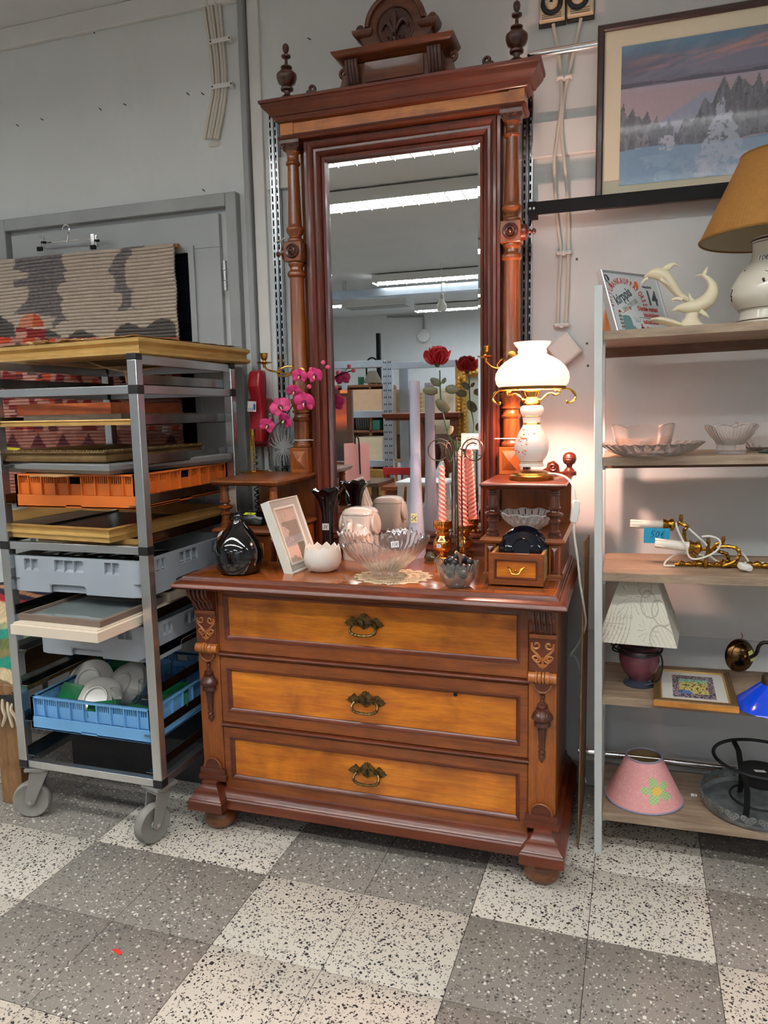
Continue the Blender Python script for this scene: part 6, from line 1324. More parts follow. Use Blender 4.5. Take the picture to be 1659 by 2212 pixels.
# framed shop sign on the top board
psi, lam, SH, SWd = math.radians(50), math.radians(20), .19, .24
BLs = Vector((-.0298, 2.235, sz(0, 0)+.001))
e_ = Vector((math.cos(psi), math.sin(psi), 0)); u_ = Vector((-math.sin(lam)*math.sin(psi), math.sin(lam)*math.cos(psi), math.cos(lam))); n_ = e_.cross(u_)    # faces the room
G = Matrix(((e_.x, u_.x, n_.x, BLs.x), (e_.y, u_.y, n_.y, BLs.y), (e_.z, u_.z, n_.z, BLs.z), (0, 0, 0, 1)))
sg = thing('shop_sign', 'aluminium framed printed shop sign leaning on the top board', 'sign', BLs)
GL = world_of(sg).inverted() @ G
def rect(a, b, c, d, z0, z1): return MB(G).box(a, b, c, d, z0, z1)
m = MB(G); m.loft([[(o_, o_, z), (SWd-o_, o_, z), (SWd-o_, SH-o_, z), (o_, SH-o_, z)] for o_, z in [(0, -.018), (0, .001), (.002, .003), (.005, .003), (.006, 0), (.006, -.018)]], loop=True); m.build('sign_frame', plain('silver_frame', (196, 198, 200), .3, .7), sg)
bd = rect(.006, SWd-.006, .006, SH-.006, -.004, -.002).build('print_sheet', plain('sign_paper', (212, 218, 220), .4), sg)
I_RED = plain('print_red', (176, 56, 50), .6); I_DK = plain('print_slate', (74, 88, 90), .6); I_OR = plain('print_orange', (214, 110, 40), .6); I_TE = plain('print_teal', (104, 140, 144), .6); I_NAVY = plain('print_navy', (44, 48, 58), .6)
bi = world_of(bd).inverted() @ G
def stx(s_, x, y, size, mat, ang=0, shear=0, sx=1, sp=1): text_ob('print_text', s_, size, mat, bi @ trs(x, y, -.0018) @ rot(0, 0, ang), bd, shear, .0002, 'LEFT', sp, sx, .026)
arc = 'SATTUMANKAUPPAFORSSA'; cxa, cya, ra = .083, .092, .062
for i, ch_ in enumerate(arc):
    t_ = math.radians(192-i*(200/(len(arc)-1))); stx(ch_, cxa+ra*1.05*math.cos(t_)-.004*math.sin(t_)*0, cya+ra*math.sin(t_), .026, I_RED, t_-PI/2, 0, .56)
stx('kirppis', .036, .084, .043, I_DK, .45, 0, .72); stx('044-5297150', .058, .064, .020, plain('print_grey', (150, 150, 142), .6), .45, 0, .72)
stx('kauppakatu', .165, .147, .0125, I_DK, 0, 0, .72); stx('14', .170, .094, .064, I_DK, 0, 0, .78)
stx('Otetaan vastaan', .118, .072, .0205, I_RED, 0, 0, .66); stx('lahjoituksena', .138, .053, .0195, I_RED, 0, 0, .66); stx('kaikkea kivaa', .128, .031, .019, I_RED, 0, 0, .66); stx('Myös nouto', .136, .009, .019, I_RED, 0, 0, .66)
def flat(poly, mat, nm='print_shape'): MB(G).prism(poly, -.0019, -.0015, 'xy').build(nm, mat, bd)
flat([(.115, .049), (.222, .047), (.222, .0485), (.115, .0505)], I_DK)
flat([(.040, .008), (.060, .010), (.085, .008), (.092, .014), (.088, .02), (.080, .022), (.078, .045), (.072, .053), (.055, .054), (.044, .052)], I_TE); flat([(.03, .062), (.036, .07), (.044, .066), (.042, .062)], I_RED)
for a_ in ((.031, .010, .0325, .058), (.037, .010, .0385, .058)): flat([(a_[0], a_[1]), (a_[2], a_[1]), (a_[2], a_[3]), (a_[0], a_[3])], I_NAVY)
for k_ in range(4): flat([(.028, .016+k_*.011), (.041, .016+k_*.011), (.042, .019+k_*.011), (.027, .019+k_*.011)], I_DK)
flat([(.048, .061), (.085, .077), (.0855, .0755), (.049, .0595)], I_OR); flat([(.081, .08), (.087, .072), (.091, .074), (.085, .082)], I_RED)
flat([(.132, .162), (.146, .166), (.15, .148), (.136, .144)], I_OR)
flat([(.108, .008), (.128, .008), (.126, .018), (.12, .022), (.112, .018)], I_NAVY); flat([(.114, .02), (.121, .02), (.119, .03), (.115, .03)], I_RED)
for d_ in (-1, 0, 1): flat([(.105+d_*.006, .034), (.108+d_*.006, .034), (.106+d_*.014, .052)], I_TE)
hk = MB(G)     # small hook-and-bird mark in the corner
hk.tube(spline([(.024, .172, -.001), (.016, .176, -.001), (.012, .168, -.001), (.015, .158, -.001), (.022, .152, -.001)], 4), .0013, 5).build('print_mark', I_NAVY, bd); flat([(.020, .174), (.028, .171), (.030, .162), (.026, .157), (.022, .162)], I_NAVY); flat([(.022, .151), (.027, .146), (.019, .146)], I_NAVY)
# easel leg behind the sign
p = at(1325, 700, 2.30); m = MB(); m.prism([(-.075+.0, sz(0, 0)), (-.028, sz(0, 0)), (-.038, 1.60), (-.055, 1.66), (-.06, 1.66)], 2.33, 2.334, 'xz'); m.build('easel_leg', wood('easel_ply', (196, 120, 66), (222, 150, 92), 'z', 1, .6, 0), sg)
# dolphin sculpture
yd = 2.262; do_ = thing('dolphin_sculpture', 'ivory resin sculpture of two leaping dolphins', 'sculpture', (at(1475, 700, yd).x, yd, sz(0, at(1475, 700, yd).x)))
M_RES = plain('ivory_resin', (226, 214, 184), .42, Subsurface_Weight=.1)
def cp4(pts, Y=yd): return [at(1380+a*.16817, 560+b*.16817, Y) for a, b in pts]
def body(pts, rad, Y=yd, nm='dolphin', sy=.9):
    P = spline(cp4(pts, Y), 5); kk = .16817/ppm(P[0]); R = np.interp(np.linspace(0, 1, len(P)), np.linspace(0, 1, len(rad)), rad)*kk
    return MB().tube(P, list(R), 16).build(nm, M_RES, do_)
def fin(pts, Y, th, parent, rad):
    P = spline(cp4(pts, Y), 4); kk = .16817/ppm(P[0]); R = np.interp(np.linspace(0, 1, len(P)), np.linspace(0, 1, len(rad)), rad)*kk
    rings = []
    for i, q in enumerate(P):
        d = (P[min(i+1, len(P)-1)]-P[max(0, i-1)]).normalized(); s_ = d.cross(Vector((0, 1, 0))).normalized()
        rings.append([tuple(q+s_*R[i]*math.cos(t)+Vector((0, 1, 0))*th*math.sin(t)*min(1, R[i]/.004)) for t in [2*PI*j/8 for j in range(8)]])
    MB().loft(rings).build('fin', M_RES, parent)
d1 = body([(68, 225), (95, 215), (150, 195), (230, 185), (320, 215), (400, 300), (470, 400), (540, 470), (620, 520), (680, 545)], [8, 22, 55, 78, 84, 74, 54, 40, 32, 26], yd+.008)
fin([(340, 140), (390, 95), (450, 65), (525, 95)], yd+.01, .005, d1, [48, 40, 22, 3]); fin([(120, 245), (80, 265), (45, 300), (18, 335)], yd-.012, .004, d1, [24, 20, 13, 3]); fin([(280, 250), (330, 290), (390, 325)], yd-.02, .004, d1, [30, 20, 3]); fin([(560, 520), (500, 505), (432, 520), (435, 555)], yd-.004, .004, d1, [26, 24, 18, 6])
d2 = body([(416, 658), (450, 655), (500, 635), (580, 625), (680, 620), (780, 595), (880, 530), (940, 430), (945, 340), (905, 270), (850, 220), (820, 190)], [6, 14, 38, 62, 84, 94, 92, 76, 54, 36, 24, 18], yd-.004)
fin([(690, 540), (660, 500), (650, 430)], yd, .004, d2, [34, 22, 4]); fin([(790, 660), (840, 700), (905, 750)], yd-.02, .004, d2, [36, 28, 4]); fin([(830, 215), (790, 205), (720, 215)], yd, .004, d2, [24, 20, 4]); fin([(830, 215), (860, 160), (885, 95)], yd, .004, d2, [28, 26, 5])
pb = at(1380+700*.168, 560+860*.168, yd); zb0 = sz(0, pb.x)
wave = MB(); kk = .16817/ppm(pb)
rings = [[(pb.x+(a0+rx*math.cos(t))*kk, yd+ry*math.sin(t)*kk, zb0+z*kk) for t in [2*PI*j/24 for j in range(24)]] for a0, rx, ry, z in [(-150, 400, 130, -40), (-150, 390, 128, -10), (-60, 210, 100, 20), (-30, 120, 80, 70), (-20, 85, 65, 130), (0, 100, 70, 190), (40, 70, 50, 230)]]
wave.loft(rings).build('wave_base', M_RES, do_)
fin([(560, 860), (420, 820), (280, 785), (170, 785), (180, 815)], yd-.01, .02, do_, [30, 50, 46, 26, 8])
# floral lamp with woven shade
yl = 2.30; pc0 = at(1674, 690, yl); k = 1/ppm(pc0); zb0 = sz(0, pc0.x)
wl = thing('floral_lamp', 'white floral ceramic lamp with woven straw shade', 'lamp', (pc0.x, yl, zb0))
def zl(py): return at(1674, py, yl).z-zb0
M_CER = plain('cream_ceramic', (226, 220, 204), .14, coat=.5); M_BRN = plain('brown_glaze', (58, 34, 26), .3)
MB(trs(*wl.location)).lathe([(.001, 0), (86*k, 0), (86*k, zl(697)), (72*k, zl(689)), (70*k, zl(672)), (76*k, zl(666)), (90*k, zl(650)), (93*k, zl(636)), (88*k, zl(612)), (74*k, zl(586)), (56*k, zl(566)), (51*k, zl(552)), (50*k, zl(530)), (53*k, zl(522)), (52*k, zl(514)), (30*k, zl(511)), (.001, zl(511))], 48, caps=False).build('ceramic_body', M_CER, wl)
for py, r, w_ in ((694, 81, .0022), (668, 74, .0009), (519, 53, .0028), (525, 52.5, .0009)): MB(trs(*wl.location)).tube([(r*k*math.cos(t), r*k*math.sin(t), zl(py)) for t in np.linspace(0, 2*PI, 40)[:-1]], w_, 6, loop=True).build('painted_band', M_BRN, wl)
MB(trs(*wl.location)).lathe([(8*k, zl(512)), (8*k, zl(500)), (16*k, zl(498)), (18*k, zl(478)), (10*k, zl(470))], 16).build('socket', plain('socket_ivory', (206, 196, 176), .5), wl)
fl_ = MB(); fr = MB()
def onbelly(px, py): 
    r = float(np.interp(-py, [-666, -650, -636, -612, -586, -566, -552], [76, 90, 93, 88, 74, 56, 51])); dx = (px-1674)
    s_ = max(-.98, min(.98, dx/r)); return Vector((pc0.x+r*k*1.005*s_, yl-r*k*1.005*math.sqrt(1-s_*s_), zb0+zl(py)))
for px, py, r in [(1653, 588, 4), (1646, 601, 2.5), (1655, 606, 4), (1657, 631, 4), (1636, 613, 3), (1637, 617, 2.6), (1662, 600, 6), (1665, 620, 5), (1584, 638, 2.2), (1583, 645, 2.2), (1607, 585, 1.8)]: fl_.ball(onbelly(px, py), r*k, 7)
fl_.tube([onbelly(x, y) for x, y in ((1640, 594), (1648, 598), (1653, 604))], .0007, 4).tube([onbelly(x, y) for x, y in ((1647, 652), (1653, 642), (1658, 634))], .0007, 4).tube([onbelly(x, y) for x, y in ((1582, 622), (1580, 636), (1584, 650))], .0012, 4)
fl_.build('painted_flowers', M_BRN, wl)
q_ = onbelly(1640, 562); price_tag(wl, q_+Vector((-.001, -.003, 0)), (-.5, -1, .3), 22*k, 14*k, '10e', M_CER, (24, 24, 60), .9)
tm_ = NT('woven_straw'); vv_ = tm_.coord(kind='UV')
def strawcol(U, V):
    a_ = np.sin(U*2*PI*110)*np.sin(V*2*PI*46+(np.floor(U*220) % 2)*PI); n = fbm(U*120, V*60, 2)
    C = np.zeros(U.shape+(3,))+L3((156, 108, 46)); C = C*(1+.32*a_+.3*(n-.5))[..., None]; return np.clip(C, 0, 1)
r0, r1, zs0, zs1 = 157*k, 80*k, zl(512), zl(334)
painted('woven_shade', 440, 92, lambda U, V: ((r0+(r1-r0)*V)*np.cos(2*PI*U)+.0007*np.sin(U*2*PI*110), (r0+(r1-r0)*V)*np.sin(2*PI*U), zs0+(zs1-zs0)*V), strawcol, attrmat('straw', .8, .4, 400), wl, 0)
MB().loft([[((r0+(r1-r0)*v-.002)*math.cos(2*PI*j/60), (r0+(r1-r0)*v-.002)*math.sin(2*PI*j/60), zs0+(zs1-zs0)*v) for j in range(60)] for v in (0, 1)], False, False).build('shade_lining', plain('lining', (196, 184, 156), .8), wl, local=True)
for r, z in ((r0, zs0), (r1, zs1)): MB().tube([(r*math.cos(t), r*math.sin(t), z) for t in np.linspace(0, 2*PI, 60)[:-1]], .0032, 6, loop=True).build('shade_hem', plain('straw_hem', (138, 96, 40), .8), wl, local=True)
# second board: pressed glass
M_PGL = glass('pressed_glass', (255, 252, 250), .02, 1.42, .92)
p = on(1, 1406, 987); p.y += .055; p.x = at(1406, 970, p.y).x; k = 1/ppm(p)
pt = thing('crystal_plate', 'broad cut-crystal plate under the tall tulip bowl', 'plate', p, rot3=(0, STILT, 0))
n = 120; rings = []
for i, (r, z) in enumerate([(.001, 0), (60, 0), (64, 2), (84, 10), (100, 22), (107, 28), (104, 28.5), (96, 23), (80, 13), (60, 6), (.001, 5)]):
    rings.append([((r+(2.2*abs(math.sin(15*a_+(i % 2)*.8)) if 3 <= i <= 6 else 0))*k*math.cos(a_), (r+(2.2*abs(math.sin(15*a_+(i % 2)*.8)) if 3 <= i <= 6 else 0))*k*math.sin(a_), (z+(1.2*math.cos(30*a_) if i in (5, 6) else 0))*k) for a_ in [2*PI*j/n for j in range(n)]])
MB().loft(rings).build('plate_body', M_PGL, pt, local=True)
p2 = Vector((at(1389, 960, p.y).x, p.y, p.z+6*k)); tbw = thing('tulip_bowl', 'tall frosted-petal glass bowl standing in the crystal plate', 'bowl', p2, rot3=(0, STILT, 0))
n = 96; rings = []
for i, (r, z) in enumerate([(.001, 0), (46, 0), (50, 4), (58, 24), (62, 44), (65, 60), (62.5, 60), (59, 44), (54, 25), (44, 8), (.001, 7)]):
    rings.append([((r-(1.5*abs(math.cos(2.5*a_+.4)) if 2 <= i <= 8 else 0)*0+(0 if not 2 <= i <= 5 else 1.5*abs(math.sin(3*a_))))*k*math.cos(a_), (r+(0 if not 2 <= i <= 5 else 1.5*abs(math.sin(3*a_))))*k*math.sin(a_), (z+(9*abs(math.sin(3*a_))**.7-6 if i in (5, 6) else 0))*k) for a_ in [2*PI*j/n+.4 for j in range(n)]])
MB().loft(rings).build('bowl_body', glass('frosted_petal', (255, 250, 248), .16, 1.3), tbw, local=True)
st = MB()
for s_ in range(6):
    for q in range(7): a_ = s_*PI/3+.4; st.tube([(56.5*k*math.cos(a_), 56.5*k*math.sin(a_), 4*k), (58*k*math.cos(a_+(q-3)*.07), 58*k*math.sin(a_+(q-3)*.07), (14+8*math.cos((q-3)*.5))*k)], .0012, 4)
st.build('cut_stars', M_PGL, tbw, local=True)
def pressed(name, label, px, py, Y, prof, ribs, sc, hpx):
    p = on(1, px, py); p = Vector((at(px, py, Y).x, Y, sz(1, at(px, py, Y).x))); k = 1/ppm(p); t = thing(name, label, 'bowl', p, rot3=(0, STILT, 0)); n = 120; rings = []
    for i, (r, z) in enumerate(prof):
        top = z > hpx*.9
        rings.append([((r+.8*math.cos(ribs*a_)*(0 < i < len(prof)*.6))*k*math.cos(a_), (r+.8*math.cos(ribs*a_)*(0 < i < len(prof)*.6))*k*math.sin(a_), (z+(sc*abs(math.sin(4*a_)) if top else 0))*k) for a_ in [2*PI*j/n for j in range(n)]])
    MB().loft(rings).build('bowl_body', M_PGL, t, local=True)
pressed('pressed_bowl', 'footed pressed-glass bowl with scalloped rim', 1578, 988, 2.26, [(.001, 0), (27, 0), (29, 2), (28, 18), (31, 26), (44, 42), (53, 56), (51, 57), (41, 43), (29, 28), (22, 20), (.001, 18)], 40, 6, 57)
pressed('pressed_bowl', 'glass bowl with beaded rim at right edge of second board', 1656, 978, 2.39, [(.001, 0), (30, 0), (42, 6), (56, 22), (62, 44), (64, 60), (61.5, 60), (59, 44), (53, 24), (40, 10), (.001, 5)], 24, 2, 60)
p = at(1662, 990, 2.25); o = MB(trs(p.x, 2.25, sz(1, p.x)) @ rot(0, 0, .5)).slab(-.02, .02, -.02, .02, [(0, 0), (0, .004), (-.01, .009)], back=1).build('green_glass_piece', glass('green_glass', (40, 130, 80), .05)); center(o); tag(o, 'bit of green glass by the beaded-rim bowl', 'glass')
# third board: brass candle sconces
zs = lambda x: sz(2, x)
def cpq(a, b, Y): return at(1340+a*.19228, 1090+b*.19228, Y)
M_OLDB = plain('old_brass', (176, 130, 50), .25, 1, var=.4, vscale=60, bump=.4, bscale=220)
yS = 2.30
sc_ = thing('brass_sconce', 'pair of rococo brass wall sconces with white candle sleeves', 'sconce', Vector((.25, yS, zs(.25))))
P = [cpq(a, b, yS) for a, b in ((600, 750), (680, 745), (780, 750), (860, 745), (960, 755), (1060, 760), (1150, 755), (1260, 760), (1400, 770), (1500, 790), (1620, 800), (1720, 805))]
rad = [.003, .008, .006, .010, .006, .007, .011, .010, .008, .010, .008, .005]
PSp = spline(P, 4); R = np.interp(np.linspace(0, 1, len(PSp)), np.linspace(0, 1, len(rad)), rad); R = [r*(1+.22*math.sin(i*1.9)) for i, r in enumerate(R)]
zmin = min(q.z-r for q, r in zip(PSp, R)); 
bp_ = MB(); bp_.tube([(q.x, q.y, max(q.z, zs(q.x)+r)) for q, r in zip(PSp, R)], R, 10)
for i in range(0, len(PSp), 2): bp_.ball((PSp[i].x, yS-R[i]*.7, max(PSp[i].z, zs(PSp[i].x)+R[i])), R[i]*.55, 7)
bp_.build('back_plate', M_OLDB, sc_)
am = [((960, 740), (960, 640), (985, 500), (990, 380)), ((900, 740), (860, 700), (800, 560), (730, 420), (720, 300), (750, 240), (690, 215), (680, 110)), ((970, 690), (1080, 680), (1200, 640), (1200, 560), (1120, 530), (1060, 500), (960, 500), (900, 505)), ((1150, 690), (1280, 640), (1340, 560), (1300, 490), (1180, 470), (1080, 480)), ((990, 560), (1080, 440), (1150, 430), (1160, 355)), ((1000, 690), (900, 640), (820, 570), (780, 540)), ((690, 215), (660, 200), (640, 225), (625, 235))]
for j, pts in enumerate(am):
    P = spline([cpq(a, b, yS+.02*(j % 3)-.02) for a, b in pts], 5); MB().tube(P, [.0042+.0022*math.sin(i*1.1)**2 for i in range(len(P))], 8).build('scroll_arm', M_OLDB, sc_)
for (a0, b0), (a1, b1), Y, tw in (((110, 218), (495, 225), 2.33, 50), ((390, 430), (785, 475), 2.27, 56)):
    A_, B_ = cpq(a0, b0, Y), cpq(a1, b1, Y); r = tw*.19228/ppm(A_); D = B_-A_
    P = [A_+D*f for f in (0, .03, .2, .5, 1)]
    sl = MB().tube(P, [r*.85, r, r*1.0, r*.97, r*.96], 20).build('candle_sleeve', plain('ivory_sleeve', (232, 226, 212), .5), sc_)
    dr = MB()
    for q, ln in ((.8, .35), (2.2, .22), (-.4, .28), (3.6, .4)): dr.tube([A_+D*f+Vector((0, -r*math.cos(q), r*math.sin(q))) for f in (0, ln*.5, ln)], [.002, .0022, .001], 6)
    dr.build('wax_drip', MATS['ivory_sleeve'], sl)
    dn = D.normalized(); P = [B_+dn*f for f in (-.004, .003, .010, .018, .024, .030)]
    MB().tube(P, [r*1.45, r*1.2, r*1.0, r*1.4, r*1.35, r*.6], 16).build('drip_cup', M_OLDB, sc_)
bn = cpq(408, 350, 2.30); bn.y = 2.30
nt = thing('price_note', 'blue handwritten price note hanging on the upper candle sleeve', 'note', bn)
kq = .19228/ppm(bn); MB(trs(*bn) @ rot(.1, .0, 0)).box(-137*kq, 137*kq, -.0006, .0006, -88*kq, 88*kq).build('paper', M_TAGB, nt)
hb = MB(); handwrite(hb, '50e', trs(bn.x-72*kq, bn.y-.0012, bn.z-20*kq) @ rot(PI/2+.1, 0, 0), 74*kq, .0006, .72, .25); hb.build('handwriting', plain('ink_20_20_40', (20, 20, 40), .6), nt)
for j, pts in enumerate([[(625, 200), (640, 270), (690, 380), (740, 470), (760, 560), (800, 605), (880, 610), (1000, 570), (1090, 510), (1125, 430), (1080, 375), (1000, 355), (915, 360)], [(770, 270), (860, 350), (950, 430), (970, 460)], [(725, 545), (620, 560), (530, 620), (492, 680), (530, 730), (610, 750)], [(1660, 865), (1560, 800), (1480, 690), (1380, 560), (1250, 490), (1120, 468), (1020, 480), (995, 540), (1060, 620), (1200, 700), (1360, 780)], [(980, 720), (1100, 715), (1200, 680), (1215, 600), (1150, 545), (1050, 540)], [(760, 560), (830, 640), (900, 700), (930, 715)], [(860, 560), (960, 580), (1100, 640), (1230, 700), (1330, 750), (1440, 755), (1660, 735)]]):
    P = [cpq(a, b, yS-.05+.018*j) for a, b in pts]; P = [Vector((q.x, q.y, max(q.z, zs(q.x)+.0035))) for q in P]
    MB().tube(spline(P, 5), .0028, 7).build('flex_cord', M_WC, sc_)
c = cpq(1395, 800, yS-.055); c.z = zs(c.x)+.014
sw = MB(trs(*c) @ rot(.2, .25, .35)).loft([[(-x, -y, z), (x, -y, z), (x, y, z), (-x, y, z)] for x, y, z in ((.014, .009, -.009), (.017, .012, -.006), (.017, .012, .006), (.014, .009, .009))]).build('cord_switch', plain('switch_white', (234, 230, 222), .35), sc_, .002)
MB(trs(*c) @ rot(.2, .25, .35)).lathe([(.005, 0), (.005, .003)], 14, (.004, -.011, -.001), rot(PI/2, 0, 0)).build('push_button', MATS['switch_white'], sw)
# fourth board: lamp with pyramid shade
p = on(3, 1381, 1484); p.y += .03; p.x = at(1381, 1470, p.y).x; p.z = sz(3, p.x); k = 1/ppm(p)
pl_ = thing('pyramid_lamp', 'purple ceramic lamp with leaf-patterned pyramid shade', 'lamp', p, rot3=(0, STILT, 0))
def zp(py): return at(1381, py, p.y).z-p.z
M_PUR = plain('plum_glaze', (112, 58, 70), .25, var=.2, vscale=30, coat=.3); M_SLT = plain('slate_glaze', (52, 58, 70), .25, coat=.3)
MB().lathe([(.001, 0), (33*k, 0), (34*k, .004), (26*k, .010), (20*k, .017), (.001, .018)], 36, caps=False).build('lamp_foot', M_SLT, pl_, local=True)
MB().lathe([(20*k, .016), (24*k, .024), (36*k, zp(1445)), (42*k, zp(1424)), (42*k, zp(1408)), (37*k, zp(1396)), (30*k, zp(1388))], 40).build('lamp_body', M_PUR, pl_, local=True)
MB().lathe([(30.5*k, zp(1390)), (33*k, zp(1384)), (31*k, zp(1376)), (26*k, zp(1371)), (.001, zp(1370))], 32).build('lamp_neck', M_SLT, pl_, local=True)
wr = MB()
for j, (py, ry, tl_) in enumerate([(1404, 43, .003), (1398, 41, -.004), (1392, 38, .005), (1402, 43, -.002)]):
    wr.tube([((ry+1.5)*k*math.cos(t), (ry+1.5)*k*math.sin(t), zp(py)+tl_*math.sin(t+j)) for t in np.linspace(0, 2*PI, 28)[:-1]], .0026, 6, loop=True)
for pts in ([(-38, 1392), (-52, 1376), (-60, 1384), (-50, 1400), (-38, 1398)], [(38, 1390), (46, 1384), (44, 1396), (38, 1402)], [(40, 1400), (46, 1425), (42, 1450), (30, 1464), (10, 1472)], [(-40, 1404), (-54, 1404), (-52, 1394), (-36, 1384)]):
    wr.tube(spline([(a*k, -24*k if abs(a) < 45 else -10*k, zp(b)) for a, b in pts], 5), .0026, 6)
wr.build('black_cord', plain('cord_black', (20, 18, 18), .4), pl_, local=True)
zb_ = zp(1371); zt_ = SZ[2]-SZ[3]-BTH-.006 
def leafcol(U, V):
    C = np.zeros(U.shape+(3,))+L3((206, 202, 186)); line = np.zeros(U.shape)
    def star(cx, cy, r, nn):
        a_ = np.arctan2((V-cy)*.8, U-cx); d = np.hypot(U-cx, (V-cy)*.8); return (np.abs(np.mod(a_*nn/(2*PI)+.5, 1)-.5) < .05+.12*(np.abs(d/r-.5) < .3)*0) & (d < r)
    for s_ in ((.36, .72, .28, 14), (.66, .22, .15, 12), (.12, .3, .2, 16)): line = np.maximum(line, star(*s_))
    for cx, cy, r in ((.72, .62, .16), (.85, .1, .17), (.9, .5, .15), (.66, .92, .16)):
        d = np.hypot((U-cx), (V-cy)*.8); line = np.maximum(line, np.abs(d-r) < .008); line = np.maximum(line, (np.abs(np.sin((U-cx)*50+(V-cy)*14)) < .14) & (d < r))
    for kx in np.arange(.02, .36, .055): line = np.maximum(line, (np.abs(U-kx-.05*np.sin(V*5)) < .006) & (V < .45))
    return lay(C, line, (150, 144, 130), .85)
hb_ = 78*k; ht_ = hb_-.325*(zt_-zb_); tw = math.radians(-6); shd = None
for s_ in range(4):
    Ms = rot(0, 0, tw+s_*PI/2)
    def pos(U, V, Ms=Ms):
        h = hb_+(ht_-hb_)*V; x = (U*2-1)*h; y = -h; z = zb_+(zt_-zb_)*V
        return Ms[0][0]*x+Ms[0][1]*y, Ms[1][0]*x+Ms[1][1]*y, z
    o = painted('shade_panel', 110, 90, pos, leafcol, attrmat('shade_linen', .8, .2, 500), pl_, .0015)
MB().loft([[tuple(rot(0, 0, tw) @ Vector((sx_*h, sy_*h, z))) for sx_, sy_ in ((-1, -1), (1, -1), (1, 1), (-1, 1))] for h, z in ((hb_*.975, zb_+.001), (ht_*.965, zt_))], False, False).build('shade_lining', plain('lining', (196, 184, 156), .8), pl_, local=True)
# small framed miniature lying on the board
A0, B0 = on(3, 1412, 1524), on(3, 1597, 1541); ang = math.atan2(B0.y-A0.y, B0.x-A0.x); L = (B0-A0).length; D0 = on(3, 1425, 1447); Dp = (D0-A0).length*.93
fm = thing('miniature_picture', 'small inlaid frame with colourful miniature print lying on board', 'picture', A0, rot3=(0, STILT, ang))
W_INL = plain('inlay_wood', (98, 74, 40), .5, var=.5, vscale=220); W_AMB = wood('amber_edge', (170, 104, 34), (210, 146, 60), 'x', 2, .45, .1)
MB().loft([[(o_, o_, z), (L-o_, o_, z), (L-o_, Dp-o_, z), (o_, Dp-o_, z)] for o_, z in [(0, 0), (0, .016), (.001, .017)]], True, False).build('frame_edge', W_AMB, fm, local=True)
MB().loft([[(o_, o_, z), (L-o_, o_, z), (L-o_, Dp-o_, z), (o_, Dp-o_, z)] for o_, z in [(.0005, .0165), (.003, .019), (.011, .0195), (.012, .0175), (.02, .017), (.021, .012)]], False, False).build('frame_inlay', W_INL, fm, local=True)
MB().loft([[(o_, o_, z), (L-o_, o_, z), (L-o_, Dp-o_, z), (o_, Dp-o_, z)] for o_, z in [(.0195, .0178), (.021, .0182), (.0225, .0178), (.0235, .012)]], False, False).build('gilt_slip', M_GOLDF, fm, local=True)
def minicol(U, V):
    C = np.zeros(U.shape+(3,))+L3((206, 204, 196)); b = (U > .17) & (U < .83) & (V > .12) & (V < .88); C = lay(C, b, (150, 130, 140)); pat = (fbm(U*60, V*40, 3) > .48) & b; C = lay(C, pat, (40, 36, 50))
    i_ = (U > .27) & (U < .73) & (V > .25) & (V < .76); C = lay(C, i_, (196, 182, 104)); C = lay(C, i_ & (V > .66), (130, 186, 160)); C = lay(C, i_ & (V < .36) & (U < .5-.6*(V-.25)), (70, 120, 190)); f = (fbm(U*34, V*22, 7) > .58) & i_; C = lay(C, f, (110, 60, 44)); C = lay(C, (fbm(U*50, V*30, 11) > .63) & i_, (44, 74, 50)); return C
painted('print', 120, 80, lambda U, V: (.0225+(L-.045)*U, .0225+(Dp-.045)*V, U*0+.0128), minicol, attrmat('print', .6), fm, 0)
# brass wall light standing on edge
c = at(1602, 1417, 2.345); c.z = max(c.z, sz(3, c.x)+36/ppm(c)); k = 1/ppm(c)
bw_ = thing('brass_wall_light', 'dark brass wall light rose with curved arm', 'wall light', c)
nd = Vector((.55, -.83, .12)); F_ = facing(nd)
MB(trs(*c) @ F_).lathe([(.001, -.012), (36*k, -.012), (36*k, -.006), (33*k, 0), (30*k, .004), (28*k, .004), (22*k, .013), (14*k, .018), (7*k, .020), (4*k, .026), (.001, .028)], 36, caps=False).build('rose', plain('dark_brass', (84, 60, 36), .22, 1, var=.2), bw_)
q0 = c+nd.normalized()*.024
P = spline([q0, at(1620, 1420, 2.27), at(1633, 1412, 2.255), at(1640, 1395, 2.25), at(1650, 1388, 2.25), at(1664, 1391, 2.25), at(1676, 1410, 2.25)], 5); MB().tube(P, .0052, 10).build('arm', plain('black_brass', (38, 30, 24), .3, .7), bw_)
MB(trs(*(c+nd.normalized()*.012+Vector((.012, 0, 0)))) @ F_ @ rot(0, 0, .3)).box(-.002, .014, -.014, .018, .004, .0046).build('sticker', plain('tag_olive', (176, 172, 96), .8), bw_)
MB().tube([at(1602, 1382, 2.345), at(1604, 1374, 2.345), at(1601, 1367, 2.345)], .0012, 5).build('wire_end', plain('wire_red', (120, 50, 50), .5), bw_)
